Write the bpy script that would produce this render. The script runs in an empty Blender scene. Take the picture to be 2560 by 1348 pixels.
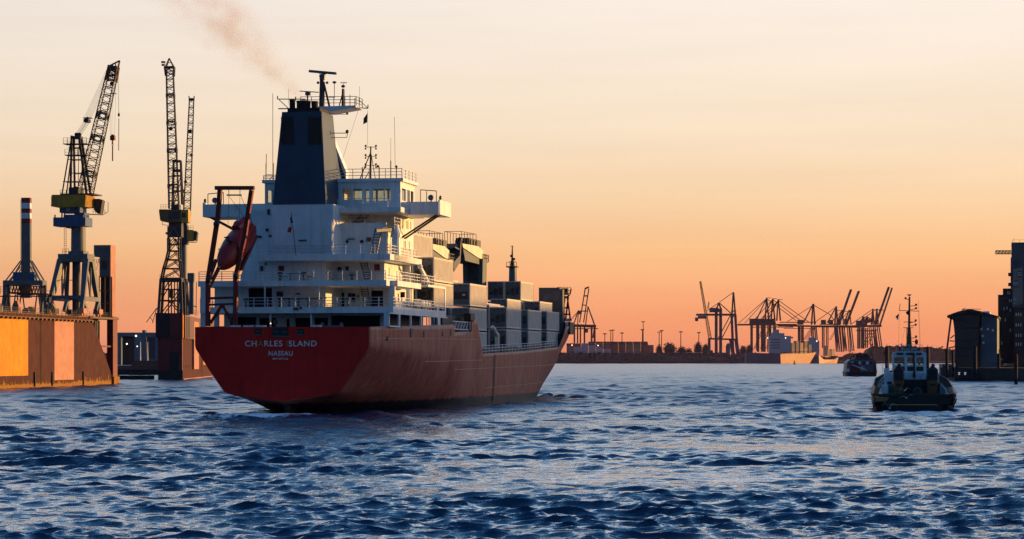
import bpy, math, random
import numpy as np
from mathutils import Vector, Matrix
R = math.radians
random.seed(7)
SC = bpy.context.scene
COL = SC.collection

# ------------------------------------------------------------------ camera
F, H, YH = 6000.0, 5.7, 900.0          # focal length (px of the 2560 px photo), eye height (m), horizon row
cam_d = bpy.data.cameras.new('camera')
cam_d.sensor_width = 36.0
cam_d.lens = 36.0 * F / 2560
cam_d.shift_y = (YH - 674) / 2560
cam_d.clip_start = 1.0
cam_d.clip_end = 60000
cam = bpy.data.objects.new('camera', cam_d)
cam.location = (0, 0, H)
cam.rotation_euler = (R(90), 0, 0)
COL.objects.link(cam)
SC.camera = cam

# ------------------------------------------------------------------ sky, sun, exposure
SUN_AZ, SUN_EL = R(65), R(4.0)          # azimuth from +Y towards +X
def build_world():
    w = bpy.data.worlds.new('World'); SC.world = w
    w.use_nodes = True
    nt = w.node_tree; N = nt.nodes; L = nt.links
    N.clear()
    out = N.new('ShaderNodeOutputWorld'); bg = N.new('ShaderNodeBackground')
    sky = N.new('ShaderNodeTexSky'); sky.sky_type = 'NISHITA'; sky.sun_disc = False
    sky.sun_elevation = SUN_EL; sky.sun_rotation = SUN_AZ
    sky.air_density = 1.5; sky.dust_density = 4.0; sky.ozone_density = 2.0
    tc = N.new('ShaderNodeTexCoord')
    sep = N.new('ShaderNodeSeparateXYZ'); L.new(tc.outputs['Generated'], sep.inputs[0])
    dot = N.new('ShaderNodeVectorMath'); dot.operation = 'DOT_PRODUCT'
    a = R(34)                            # the glow is widest round the bearing of the sunset
    dot.inputs[1].default_value = (math.sin(a), math.cos(a), 0)
    L.new(tc.outputs['Generated'], dot.inputs[0])
    def ramp(stops):
        r = N.new('ShaderNodeValToRGB'); r.color_ramp.interpolation = 'B_SPLINE' if False else 'LINEAR'
        e = r.color_ramp.elements
        while len(e) > 1: e.remove(e[-1])
        e[0].position = stops[0][0]; e[0].color = (*stops[0][1], 1)
        for p, c in stops[1:]:
            n = e.new(p); n.color = (*c, 1)
        L.new(sep.outputs['Z'], r.inputs[0]); return r
    front = ramp([(0.0, (.84, .24, .115)), (.008, (.96, .32, .14)), (.025, (1.0, .415, .19)), (.045, (1.0, .55, .255)), (.066, (1.0, .685, .41)),
                  (.092, (1.0, .79, .575)), (.125, (1.0, .855, .71)), (.152, (1.0, .885, .80)), (.165, (1.25, 1.13, 1.04)), (.19, (1.75, 1.62, 1.52)),
                  (.25, (1.25, 1.48, 1.75)), (.33, (.32, .74, 1.25)), (.46, (.09, .33, .74)), (1.0, (.025, .11, .34))])
    back = ramp([(0.0, (.07, .14, .21)), (.06, (.08, .17, .265)), (.16, (.075, .18, .30)), (.35, (.06, .17, .34)), (.6, (.035, .14, .35)), (1.0, (.02, .09, .30))])
    mr = N.new('ShaderNodeMapRange'); mr.interpolation_type = 'SMOOTHSTEP'
    mr.inputs['From Min'].default_value = -.55; mr.inputs['From Max'].default_value = 1.0
    L.new(dot.outputs['Value'], mr.inputs['Value'])
    mx = N.new('ShaderNodeMix'); mx.data_type = 'RGBA'
    L.new(mr.outputs['Result'], mx.inputs[0]); L.new(back.outputs[0], mx.inputs[6]); L.new(front.outputs[0], mx.inputs[7])
    # Nishita sky shares the light with the graded dusk colours
    sc = N.new('ShaderNodeVectorMath'); sc.operation = 'SCALE'; sc.inputs['Scale'].default_value = .12
    L.new(sky.outputs[0], sc.inputs[0])
    m2 = N.new('ShaderNodeMix'); m2.data_type = 'RGBA'; m2.inputs[0].default_value = .10
    L.new(mx.outputs[2], m2.inputs[6]); L.new(sc.outputs[0], m2.inputs[7])
    # faint drawn-out cirrus, only a few per cent in brightness
    mp = N.new('ShaderNodeMapping'); mp.inputs['Scale'].default_value = (2.2, 2.2, 26); mp.inputs['Rotation'].default_value = (R(3), R(5), 0); L.new(tc.outputs['Generated'], mp.inputs[0])
    cn = N.new('ShaderNodeTexNoise'); cn.inputs['Scale'].default_value = 2.0; cn.inputs['Detail'].default_value = 5; cn.inputs['Roughness'].default_value = .55; L.new(mp.outputs[0], cn.inputs['Vector'])
    cr = N.new('ShaderNodeMapRange'); cr.inputs['From Min'].default_value = .3; cr.inputs['From Max'].default_value = .7; cr.inputs['To Min'].default_value = .955; cr.inputs['To Max'].default_value = 1.035; L.new(cn.outputs['Fac'], cr.inputs['Value'])
    cm = N.new('ShaderNodeVectorMath'); cm.operation = 'SCALE'; L.new(m2.outputs[2], cm.inputs[0]); L.new(cr.outputs[0], cm.inputs['Scale'])
    L.new(cm.outputs[0], bg.inputs['Color']); bg.inputs['Strength'].default_value = .72
    L.new(bg.outputs[0], out.inputs['Surface'])
build_world()
sd = bpy.data.lights.new('sun', 'SUN'); sd.energy = 5.0; sd.angle = R(.5); sd.color = (1.0, .54, .15)
sun = bpy.data.objects.new('sun', sd); COL.objects.link(sun)
sdir = Vector((math.sin(SUN_AZ) * math.cos(SUN_EL), math.cos(SUN_AZ) * math.cos(SUN_EL), math.sin(SUN_EL)))
sun.rotation_euler = sdir.to_track_quat('Z', 'Y').to_euler()
sun.location = (300, 100, 200)
vs = SC.view_settings
vs.view_transform = 'Standard'; vs.look = 'None'; vs.exposure = .58; vs.gamma = 1.0; vs.use_curve_mapping = False
cy = SC.cycles
cy.max_bounces = 6; cy.diffuse_bounces = 3; cy.glossy_bounces = 3; cy.transmission_bounces = 4; cy.transparent_max_bounces = 16; cy.volume_bounces = 0
cy.use_denoising = True; cy.denoising_prefilter = 'NONE'; cy.denoising_input_passes = 'RGB_ALBEDO_NORMAL'
cy.sample_clamp_indirect = 4.0

# ------------------------------------------------------------------ materials
MATS = {}
def mat(name, col, rough=.6, metal=0.0, var=.25, scale=.6, stretch=(1, 1, 1), dark=None, bump=0.0, streak=0.0, streak_col=None, spec=.4):
    """Weathered paint or plain surface: base colour broken by two scales of noise, optional rust streaks running down."""
    if name in MATS: return MATS[name]
    m = bpy.data.materials.new(name); m.use_nodes = True
    nt = m.node_tree; N = nt.nodes; L = nt.links
    b = N['Principled BSDF']
    b.inputs['Roughness'].default_value = rough; b.inputs['Metallic'].default_value = metal
    b.inputs['Specular IOR Level'].default_value = spec
    tc = N.new('ShaderNodeTexCoord'); mp = N.new('ShaderNodeMapping'); mp.inputs['Scale'].default_value = stretch
    L.new(tc.outputs['Object'], mp.inputs[0])
    nz = N.new('ShaderNodeTexNoise'); nz.inputs['Scale'].default_value = scale; nz.inputs['Detail'].default_value = 8; nz.inputs['Roughness'].default_value = .65
    L.new(mp.outputs[0], nz.inputs['Vector'])
    rp = N.new('ShaderNodeValToRGB'); e = rp.color_ramp.elements
    dk = dark or tuple(c * (1 - var) for c in col)
    lt = tuple(min(1, c * (1 + var * .35)) for c in col)
    e[0].position = .32; e[0].color = (*dk, 1); e[1].position = .68; e[1].color = (*lt, 1)
    L.new(nz.outputs['Fac'], rp.inputs[0])
    src = rp.outputs[0]
    if streak:
        mp2 = N.new('ShaderNodeMapping'); mp2.inputs['Scale'].default_value = (2.2, 2.2, .16)
        L.new(tc.outputs['Object'], mp2.inputs[0])
        n2 = N.new('ShaderNodeTexNoise'); n2.inputs['Scale'].default_value = 1.0; n2.inputs['Detail'].default_value = 6
        L.new(mp2.outputs[0], n2.inputs['Vector'])
        r2 = N.new('ShaderNodeValToRGB'); r2.color_ramp.elements[0].position = .52; r2.color_ramp.elements[1].position = .72
        r2.color_ramp.elements[0].color = (0, 0, 0, 1); r2.color_ramp.elements[1].color = (streak, streak, streak, 1)
        L.new(n2.outputs['Fac'], r2.inputs[0])
        mx = N.new('ShaderNodeMix'); mx.data_type = 'RGBA'
        L.new(r2.outputs[0], mx.inputs[0]); L.new(src, mx.inputs[6]); mx.inputs[7].default_value = (*(streak_col or (.12, .045, .02)), 1)
        src = mx.outputs[2]
    L.new(src, b.inputs['Base Color'])
    if bump:
        bp = N.new('ShaderNodeBump'); bp.inputs['Strength'].default_value = bump; bp.inputs['Distance'].default_value = .05
        L.new(nz.outputs['Fac'], bp.inputs['Height']); L.new(bp.outputs[0], b.inputs['Normal'])
    MATS[name] = m
    return m
def emis(name, col, strength):
    if name in MATS: return MATS[name]
    m = bpy.data.materials.new(name); m.use_nodes = True
    b = m.node_tree.nodes['Principled BSDF']
    b.inputs['Base Color'].default_value = (*col, 1); b.inputs['Emission Color'].default_value = (*col, 1); b.inputs['Emission Strength'].default_value = strength
    MATS[name] = m; return m
def glass_mat(name='window_glass', tint=(.75, .8, .8)):
    if name in MATS: return MATS[name]
    m = bpy.data.materials.new(name); m.use_nodes = True
    nt = m.node_tree; N = nt.nodes; L = nt.links; N.clear()
    o = N.new('ShaderNodeOutputMaterial'); t = N.new('ShaderNodeBsdfTransparent'); g = N.new('ShaderNodeBsdfGlossy'); x = N.new('ShaderNodeMixShader')
    fr = N.new('ShaderNodeFresnel'); fr.inputs['IOR'].default_value = 1.45
    t.inputs[0].default_value = (*tint, 1); g.inputs['Roughness'].default_value = .03
    L.new(fr.outputs[0], x.inputs[0]); L.new(t.outputs[0], x.inputs[1]); L.new(g.outputs[0], x.inputs[2]); L.new(x.outputs[0], o.inputs[0])
    MATS[name] = m; return m

# ------------------------------------------------------------------ mesh builder
class MB:
    def __init__(s): s.v = []; s.f = []
    def add(s, vs, fs):
        o = len(s.v); s.v.extend([tuple(p) for p in vs]); s.f.extend([tuple(i + o for i in f) for f in fs]); return s
    def box(s, x0, x1, y0, y1, z0, z1):
        if x0 > x1: x0, x1 = x1, x0
        if y0 > y1: y0, y1 = y1, y0
        if z0 > z1: z0, z1 = z1, z0
        return s.add([(x0, y0, z0), (x1, y0, z0), (x1, y1, z0), (x0, y1, z0), (x0, y0, z1), (x1, y0, z1), (x1, y1, z1), (x0, y1, z1)],
                     [(0, 3, 2, 1), (4, 5, 6, 7), (0, 1, 5, 4), (1, 2, 6, 5), (2, 3, 7, 6), (3, 0, 4, 7)])
    def hexa(s, b, t):                                   # bottom quad (ccw from above), top quad
        return s.add(list(b) + list(t), [(0, 3, 2, 1), (4, 5, 6, 7), (0, 1, 5, 4), (1, 2, 6, 5), (2, 3, 7, 6), (3, 0, 4, 7)])
    def bar(s, p, q, w, h=None, w2=None, h2=None):
        h = h or w; w2 = w2 or w; h2 = h2 or (h if w2 == w else h * w2 / w)
        p = Vector(p); q = Vector(q); d = q - p
        if d.length < 1e-6: return s
        d.normalize()
        up = Vector((0, 0, 1)) if abs(d.z) < .95 else Vector((0, 1, 0))
        a = d.cross(up).normalized(); b = a.cross(d).normalized()
        vs = [p + a * i * w / 2 + b * j * h / 2 for i, j in ((-1, -1), (1, -1), (1, 1), (-1, 1))] + [q + a * i * w2 / 2 + b * j * h2 / 2 for i, j in ((-1, -1), (1, -1), (1, 1), (-1, 1))]
        return s.add(vs, [(0, 1, 2, 3), (7, 6, 5, 4), (0, 4, 5, 1), (1, 5, 6, 2), (2, 6, 7, 3), (3, 7, 4, 0)])
    def path(s, pts, w, h=None):
        for a, b in zip(pts, pts[1:]): s.bar(a, b, w, h)
        return s
    def tube(s, p, q, r, r2=None, n=8):
        r2 = r if r2 is None else r2
        p = Vector(p); q = Vector(q); d = (q - p)
        if d.length < 1e-6: return s
        d.normalize()
        up = Vector((0, 0, 1)) if abs(d.z) < .95 else Vector((0, 1, 0))
        a = d.cross(up).normalized(); b = a.cross(d).normalized()
        vs = []
        for c, rr in ((p, r), (q, r2)):
            for i in range(n):
                t = 2 * math.pi * i / n; vs.append(c + a * rr * math.cos(t) + b * rr * math.sin(t))
        fs = [(i, (i + 1) % n, n + (i + 1) % n, n + i) for i in range(n)] + [tuple(range(n - 1, -1, -1)), tuple(range(n, 2 * n))]
        return s.add(vs, fs)
    def lathe(s, prof, n=16, o=(0, 0, 0), axis='z'):
        vs = []; fs = []
        for r, z in prof:
            for i in range(n):
                t = 2 * math.pi * i / n; x, y = r * math.cos(t), r * math.sin(t)
                p = (x, y, z) if axis == 'z' else ((x, z, y) if axis == 'y' else (z, x, y))
                vs.append((p[0] + o[0], p[1] + o[1], p[2] + o[2]))
        m = len(prof)
        for k in range(m - 1):
            for i in range(n): fs.append((k * n + i, k * n + (i + 1) % n, (k + 1) * n + (i + 1) % n, (k + 1) * n + i))
        fs.append(tuple(range(n - 1, -1, -1))); fs.append(tuple((m - 1) * n + i for i in range(n)))
        return s.add(vs, fs)
    def ball(s, c, r, n=10, sq=(1, 1, 1)):
        prof = [(max(1e-3, r * math.sin(math.pi * k / n)), -r * math.cos(math.pi * k / n)) for k in range(n + 1)]
        o = len(s.v); s.lathe(prof, n + 2)
        for i in range(o, len(s.v)):
            p = s.v[i]; s.v[i] = (p[0] * sq[0] + c[0], p[1] * sq[1] + c[1], p[2] * sq[2] + c[2])
        return s
    def prism(s, pts, axis, a, b):
        def mk(u, w, k): return (k, u, w) if axis == 'x' else ((u, k, w) if axis == 'y' else (u, w, k))
        n = len(pts)
        return s.add([mk(u, w, a) for u, w in pts] + [mk(u, w, b) for u, w in pts],
                     [tuple(range(n)), tuple(range(2 * n - 1, n - 1, -1))] + [(i, n + i, n + (i + 1) % n, (i + 1) % n) for i in range(n)])
    def loft(s, rings, cap=True, closed=True):
        n = len(rings[0]); o = len(s.v)
        for r in rings: s.v.extend([tuple(p) for p in r])
        for k in range(len(rings) - 1):
            for i in range(n if closed else n - 1):
                s.f.append((o + k * n + i, o + k * n + (i + 1) % n, o + (k + 1) * n + (i + 1) % n, o + (k + 1) * n + i))
        if cap and closed:
            s.f.append(tuple(o + i for i in range(n - 1, -1, -1))); s.f.append(tuple(o + (len(rings) - 1) * n + i for i in range(n)))
        return s
    def wall(s, axis, k0, k1, u0, u1, z0, z1, holes=()):   # a wall with rectangular openings (u0,u1,z0,z1)
        def bx(a, b, c, d):
            if b - a < 1e-4 or d - c < 1e-4: return
            (s.box(a, b, k0, k1, c, d) if axis == 'y' else s.box(k0, k1, a, b, c, d))
        u = u0
        for (a, b, c, d) in sorted(holes):
            bx(u, a, z0, z1); bx(a, b, z0, c); bx(a, b, d, z1); u = b
        bx(u, u1, z0, z1); return s
    def rail(s, pts, h=1.0, rows=3, sp=1.5, r=.03, post=None):
        post = post or r * 1.2
        for a, b in zip(pts, pts[1:]):
            a = Vector(a); b = Vector(b); L = (b - a).length; n = max(1, round(L / sp))
            for k in range(rows):
                dz = Vector((0, 0, h * (k + 1) / rows)); s.bar(a + dz, b + dz, r * 2)
            for i in range(n + 1):
                p = a.lerp(b, i / n); s.bar(p, p + Vector((0, 0, h)), post * 2)
        return s
    def lattice(s, p, q, w0, w1, n, r, up=(0, 1, 0), d0=None, d1=None, ch=None):
        """four-chord lattice girder from p to q; widths w (across) and d (along up)."""
        d0 = d0 or w0; d1 = d1 or w1; ch = ch or r * 1.7
        p = Vector(p); q = Vector(q); d = (q - p).normalized(); upv = Vector(up)
        a = d.cross(upv).normalized(); b = a.cross(d).normalized()
        def ring(t):
            c = p.lerp(q, t); w = w0 + (w1 - w0) * t; e = d0 + (d1 - d0) * t
            return [c + a * w / 2 * i + b * e / 2 * j for i, j in ((-1, -1), (1, -1), (1, 1), (-1, 1))]
        r0, r1 = ring(0), ring(1)
        for i in range(4): s.bar(r0[i], r1[i], ch)
        pr = r0
        for k in range(1, n + 1):
            c = ring(k / n)
            for i in range(4):
                j = (i + 1) % 4
                (s.bar(pr[i], c[j], r) if k % 2 else s.bar(pr[j], c[i], r))
                if k % 2 == 0 or k == n: s.bar(c[i], c[j], r)
            pr = c
        return s
    def build(s, name, m, parent=None, smooth=False):
        me = bpy.data.meshes.new(name)
        me.from_pydata(s.v, [], s.f); me.update()
        if smooth:
            for p in me.polygons: p.use_smooth = True
        me.materials.append(MATS[m] if isinstance(m, str) else m)
        o = bpy.data.objects.new(name, me); COL.objects.link(o)
        if parent is not None: o.parent = parent
        return o

def tag(o, label=None, cat=None, group=None, kind=None):
    if label: o['label'] = label
    if cat: o['category'] = cat
    if group: o['group'] = group
    if kind: o['kind'] = kind
    return o
def thing(name, label, cat, loc=(0, 0, 0), rz=0.0, group=None):
    o = bpy.data.objects.new(name, None); COL.objects.link(o); o.empty_display_size = 1
    o.location = loc; o.rotation_euler = (0, 0, rz)
    return tag(o, label, cat, group)
def dup(root, loc, rz=0.0, label=None, group=None, sc=None):
    def cp(o, par):
        c = o.copy(); COL.objects.link(c)
        if par is not None: c.parent = par
        for ch in list(o.children): cp(ch, c)
        return c
    r = cp(root, None); r.location = loc; r.rotation_euler = (0, 0, rz)
    if sc: r.scale = sc
    return tag(r, label, None, group)
def W(px, py, D): return ((px - 1280) * D / F, D, H + (YH - py) * D / F)
class PL:
    """local metres of a thing at distance D whose base stands at photo point (px0, py0)"""
    def __init__(s, px0, py0, D): s.a, s.b, s.D = px0, py0, D; s.k = D / F; s.loc = W(px0, py0, D)
    def __call__(s, px, py, dy=0.0): return Vector(((px - s.a) * s.k, dy, (s.b - py) * s.k))
    def x(s, px): return (px - s.a) * s.k
    def z(s, py): return (s.b - py) * s.k

FONT_CACHE = {}
def text_islands(body, width, height, depth=.02):
    """lettering as solid letters in the xz plane facing -y, centred; returns one (verts, faces) per letter, left to right"""
    cu = bpy.data.curves.new('lettering', 'FONT'); cu.body = body; cu.size = 1.0; cu.extrude = .01; cu.space_character = 1.12; cu.offset = .012
    o = bpy.data.objects.new('lettering', cu); COL.objects.link(o)
    dg = bpy.context.evaluated_depsgraph_get(); dg.update()
    me = bpy.data.meshes.new_from_object(o.evaluated_get(dg))
    V = [tuple(v.co) for v in me.vertices]; Fc = [tuple(p.vertices) for p in me.polygons]
    bpy.data.objects.remove(o); bpy.data.curves.remove(cu); bpy.data.meshes.remove(me)
    x0 = min(v[0] for v in V); x1 = max(v[0] for v in V); y0 = min(v[1] for v in V); y1 = max(v[1] for v in V)
    V = [((v[0] - (x0 + x1) / 2) * width / (x1 - x0), (-depth if v[2] > 0 else 0), (v[1] - (y0 + y1) / 2) * height / (y1 - y0)) for v in V]
    par = list(range(len(V)))
    def fd(i):
        while par[i] != i: par[i] = par[par[i]]; i = par[i]
        return i
    # join coincident corners first (font faces do not share them)
    key = {}
    for i, v in enumerate(V):
        k = (round(v[0], 3), round(v[2], 3))
        if k in key: par[fd(i)] = fd(key[k])
        else: key[k] = i
    for f in Fc:
        for i in f[1:]: par[fd(i)] = fd(f[0])
    groups = {}
    for f in Fc: groups.setdefault(fd(f[0]), []).append(f)
    out = []
    for fs in groups.values():
        ids = sorted({i for f in fs for i in f}); mp = {i: n for n, i in enumerate(ids)}
        out.append(([V[i] for i in ids], [tuple(mp[i] for i in f) for f in fs]))
    out.sort(key=lambda g: min(v[0] for v in g[0]))
    return out
def put_text(mb, isl, off):
    for vs, fs in isl: mb.add([(v[0] + off[0], v[1] + off[1], v[2] + off[2]) for v in vs], fs)
    return mb

# ------------------------------------------------------------------ palette
mat('white_paint', (.74, .76, .76), .45, var=.16, scale=.5, streak=.35, streak_col=(.34, .25, .18))
mat('white_clean', (.78, .78, .77), .4, var=.08)
mat('dark_interior', (.02, .022, .026), .7, var=.4)  # near-black stand-in for the shade in openings and behind rails
mat('black_paint', (.012, .012, .014), .55, var=.4)
mat('funnel_blue', (.014, .048, .095), .45, spec=.3, var=.3, scale=.3, streak=.25, streak_col=(.02, .03, .05))
mat('soot_black', (.008, .008, .009), .8, var=.4)
mat('steel_grey', (.10, .11, .12), .5, var=.35)
mat('dark_steel', (.03, .032, .036), .55, var=.4)
mat('red_oxide', (.20, .012, .008), .5, var=.35, scale=.8)
mat('boat_red', (.36, .012, .008), .35, var=.25, scale=.8)
mat('rust_steel', (.10, .045, .025), .75, var=.5)
mat('crane_yellow', (.58, .30, .02), .5, var=.3, streak=.4)
mat('crane_blue', (.02, .09, .22), .5, var=.35)
mat('crane_grey', (.10, .125, .14), .55, var=.35, streak=.4)
mat('crane_dark', (.032, .030, .032), .6, var=.4)
mat('cream_paint', (.72, .66, .50), .45, var=.15, streak=.3)
mat('rail_white', (.62, .64, .66), .45, var=.1)
mat('wood', (.16, .09, .05), .7, var=.4)
glass_mat()

# ------------------------------------------------------------------ water
SHIP_O = Vector((-24.1, 250.7, 0)); SHIP_TH = R(10.6)
def smooth(a, b, x):
    t = np.clip((x - a) / (b - a), 0, 1); return t * t * (3 - 2 * t)
def build_water():
    rng = np.random.default_rng(11)
    ys = [20.0]
    while ys[-1] < 70: ys.append(ys[-1] + 2.0)
    while ys[-1] < 4600: ys.append(ys[-1] * 1.0016)
    ys = np.array(ys); ny = len(ys)
    t = np.concatenate([np.array([-3, -1.6, -.9, -.55, -.4, -.32]), np.arange(-.26, .2601, .0015), np.array([.32, .4, .55, .9, 1.6, 3])]); nx = len(t)
    Y = np.repeat(ys[:, None], nx, 1); X = Y * t[None, :]
    dy = np.gradient(ys)[:, None] * np.ones((1, nx)); dx = np.abs(np.gradient(X, axis=1))
    sp = np.maximum(dx, dy)
    # patches: gusty and slick water
    def lown(seed, lam, n=14):
        r = np.random.default_rng(seed); o = np.zeros_like(X)
        for _ in range(n):
            th = r.uniform(0, 2 * np.pi); k = 2 * np.pi / (lam * r.uniform(.6, 1.8)); o += np.sin(k * (X * np.cos(th) * .6 + Y * np.sin(th)) + r.uniform(0, 6.28))
        return o / math.sqrt(n / 2)
    patch = lown(3, 34) * .5 + lown(4, 11) * .5
    rough = .52 + (.72 - .22 * smooth(160, 95, Y)) * smooth(-1.1, .9, patch)
    s_, c_ = math.sin(SHIP_TH), math.cos(SHIP_TH)
    S = (X - SHIP_O.x) * s_ + (Y - SHIP_O.y) * c_; T = (X - SHIP_O.x) * c_ - (Y - SHIP_O.y) * s_
    # churned wash astern of the ship and of the tug; slick lanes at its sides
    wake = np.exp(-(T / (8 + .12 * np.maximum(-S, 0))) ** 2) * smooth(12, -4, S) * np.exp(np.minimum(S, 0) / 130)
    tx, ty = 44.0, 262.0
    tw = np.exp(-((X - tx) / (5 + .18 * np.maximum(ty - Y, 0))) ** 2) * smooth(4, -3, Y - ty) * np.exp(np.minimum(Y - ty, 0) / 40)
    slick = np.exp(-((Y - 158 - .25 * (X - 26)) / 9) ** 2) * smooth(-12, 14, X) * .9 + np.exp(-((Y - 205 - .35 * (X + 34)) / 9) ** 2) * smooth(-8, -24, X) * .85
    slick = slick + .6 * np.exp(-((Y - 118 - .2 * X) / 7) ** 2) * smooth(-14, 6, X)
    rough = rough * (1 - .72 * np.clip(slick, 0, 1)) + .55 * wake + .5 * tw
    Z = np.zeros_like(X); DX = np.zeros_like(X); DY = np.zeros_like(X)
    lam = np.exp(rng.uniform(math.log(.36), math.log(8.0), 210)); lam = np.sort(lam)[::-1]
    for L in lam:
        th = rng.normal(R(256), R(40)); ph = rng.uniform(0, 2 * np.pi); k = 2 * np.pi / L
        a = .0056 * L * (1.0 if L < 1.4 else (1.4 / L) ** .58)
        if L < 1.1: a *= 1.6
        elif L > 2.2: a = a * (1 + .45 * smooth(140, 480, Y))
        fade = np.clip((L / sp - 2.2) / 2.5, 0, 1)
        amp = a * fade * (rough if L < 2 else (.4 + .6 * rough))
        arg = k * (X * math.cos(th) * .8 + Y * math.sin(th)) + ph
        sn, cn = np.sin(arg), np.cos(arg)
        Z += amp * sn; q = 1.35
        DX += amp * q * math.cos(th) * cn; DY += amp * q * math.sin(th) * cn
    # bow and stern waves of the ship, tug wave
    for sx in (1, -1):                                        # diverging crests thrown off by the bow and by the stern quarters
        d = T * sx - 6 - .8 * (118 - S); e = smooth(119, 114, S) * smooth(35, 75, S)
        Z += e * (.42 * np.exp(-(d / 1.7) ** 2) - .22 * np.exp(-((d + 3.4) / 2.2) ** 2) + .16 * np.exp(-((d + 7.5) / 2.0) ** 2))
        d = T * sx - 8.5 - .36 * np.maximum(4 - S, 0); e = smooth(6, -2, S) * np.exp(np.minimum(S, 0) / 70)
        Z += e * (.34 * np.exp(-(d / 1.4) ** 2) - .16 * np.exp(-((d + 3.2) / 2.0) ** 2) + .14 * np.exp(-((d + 6.5) / 1.8) ** 2))
        d = (X - tx) * sx - 4.5 - .5 * np.maximum(ty + 6 - Y, 0); e = smooth(ty + 10, ty + 2, Y) * np.exp(np.minimum(Y - ty, 0) / 35)
        Z += e * (.26 * np.exp(-(d / 1.1) ** 2) - .12 * np.exp(-((d + 2.4) / 1.5) ** 2))
    Z += .13 * np.sin(S * .62 + .25 * np.sin(T * .22)) * np.exp(-(T / (9 + .3 * np.maximum(-S, 0))) ** 2) * smooth(0, -6, S) * np.exp(np.minimum(S, 0) / 75)
    Z += .10 * wake * np.sin(S * 1.1 + np.sin(T * .8) * 1.3) + .10 * tw * np.sin(Y * 1.3 + np.sin(X) * .9)
    side = np.abs(T) - (8.5 + 2.8 * smooth(0, 30, S) - 9.5 * smooth(100, 133, S))
    foam = .85 * np.exp(-((side - .6) / 1.6) ** 2) * smooth(-4, 4, S) * smooth(140, 128, S) * (.45 + .55 * smooth(90, 125, S)) + .95 * wake * smooth(-45, -1, S) * (.5 + .5 * np.exp(-(T / 5) ** 2)) + .95 * tw * smooth(225, 258, Y)
    foam = np.clip(foam, 0, 1)
    far = smooth(1500, 3000, Y); Z *= (1 - far)
    co = np.stack([X + DX, Y + DY, Z], -1).reshape(-1, 3).astype(np.float32)
    idx = np.arange(ny * nx).reshape(ny, nx)
    q = np.stack([idx[:-1, :-1], idx[:-1, 1:], idx[1:, 1:], idx[1:, :-1]], -1).reshape(-1, 4)
    # far sheet out to the horizon and behind the viewer
    base = len(co)
    ring = np.array([[-14000, -1500, -1.2], [14000, -1500, -1.2], [14000, 9500, -1.2], [-14000, 9500, -1.2]], np.float32)
    co = np.concatenate([co, ring]); q = np.concatenate([q, np.array([[base, base + 1, base + 2, base + 3]])])
    me = bpy.data.meshes.new('water')
    me.vertices.add(len(co)); me.vertices.foreach_set('co', co.ravel())
    nf = len(q); me.loops.add(nf * 4); me.loops.foreach_set('vertex_index', q.astype(np.int32).ravel())
    me.polygons.add(nf); me.polygons.foreach_set('loop_start', np.arange(0, nf * 4, 4, dtype=np.int32)); me.polygons.foreach_set('loop_total', np.full(nf, 4, np.int32))
    me.polygons.foreach_set('use_smooth', np.ones(nf, bool)); me.update(calc_edges=True)
    m = bpy.data.materials.new('water'); m.use_nodes = True
    nt = m.node_tree; N = nt.nodes; L = nt.links; b = N['Principled BSDF']
    b.inputs['Base Color'].default_value = (.002, .026, .066, 1); b.inputs['Roughness'].default_value = .06; b.inputs['IOR'].default_value = 1.5
    tc = N.new('ShaderNodeTexCoord'); mp = N.new('ShaderNodeMapping'); mp.inputs['Scale'].default_value = (.75, 1.25, 1); mp.inputs['Rotation'].default_value = (0, 0, R(-14))
    L.new(tc.outputs['Object'], mp.inputs[0])
    def nz(scale, det, dist=.3):
        n = N.new('ShaderNodeTexNoise'); n.inputs['Scale'].default_value = scale; n.inputs['Detail'].default_value = det; n.inputs['Roughness'].default_value = .6; n.inputs['Distortion'].default_value = dist
        L.new(mp.outputs[0], n.inputs['Vector']); return n
    n1 = nz(2.6, 5); n3 = nz(.75, 3); n2 = nz(.035, 3)
    mr = N.new('ShaderNodeMapRange'); mr.inputs['From Min'].default_value = .38; mr.inputs['From Max'].default_value = .62; mr.inputs['To Min'].default_value = .35; mr.inputs['To Max'].default_value = 1.0
    L.new(n2.outputs['Fac'], mr.inputs['Value'])
    a2 = me.attributes.new('unresolved_chop', 'FLOAT', 'POINT'); a2.data.foreach_set('value', np.concatenate([smooth(90, 380, Y).reshape(-1), np.ones(4)]).astype(np.float32))
    ac = N.new('ShaderNodeAttribute'); ac.attribute_name = 'unresolved_chop'
    bm = N.new('ShaderNodeMapRange'); bm.inputs['To Min'].default_value = .9; bm.inputs['To Max'].default_value = .75; L.new(ac.outputs['Fac'], bm.inputs['Value'])
    rm = N.new('ShaderNodeMapRange'); rm.inputs['To Min'].default_value = .05; rm.inputs['To Max'].default_value = .30; L.new(ac.outputs['Fac'], rm.inputs['Value']); L.new(rm.outputs[0], b.inputs['Roughness'])
    b.inputs['Specular Tint'].default_value = (.64, .89, 1.0, 1)
    mu = N.new('ShaderNodeMath'); mu.operation = 'MULTIPLY'; L.new(mr.outputs['Result'], mu.inputs[0]); L.new(bm.outputs[0], mu.inputs[1])
    b3 = N.new('ShaderNodeBump'); b3.inputs['Distance'].default_value = .26; L.new(n3.outputs['Fac'], b3.inputs['Height']); L.new(mu.outputs[0], b3.inputs['Strength'])
    bp = N.new('ShaderNodeBump'); bp.inputs['Distance'].default_value = .17
    L.new(n1.outputs['Fac'], bp.inputs['Height']); L.new(mu.outputs[0], bp.inputs['Strength']); L.new(b3.outputs[0], bp.inputs['Normal']); L.new(bp.outputs[0], b.inputs['Normal'])
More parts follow.
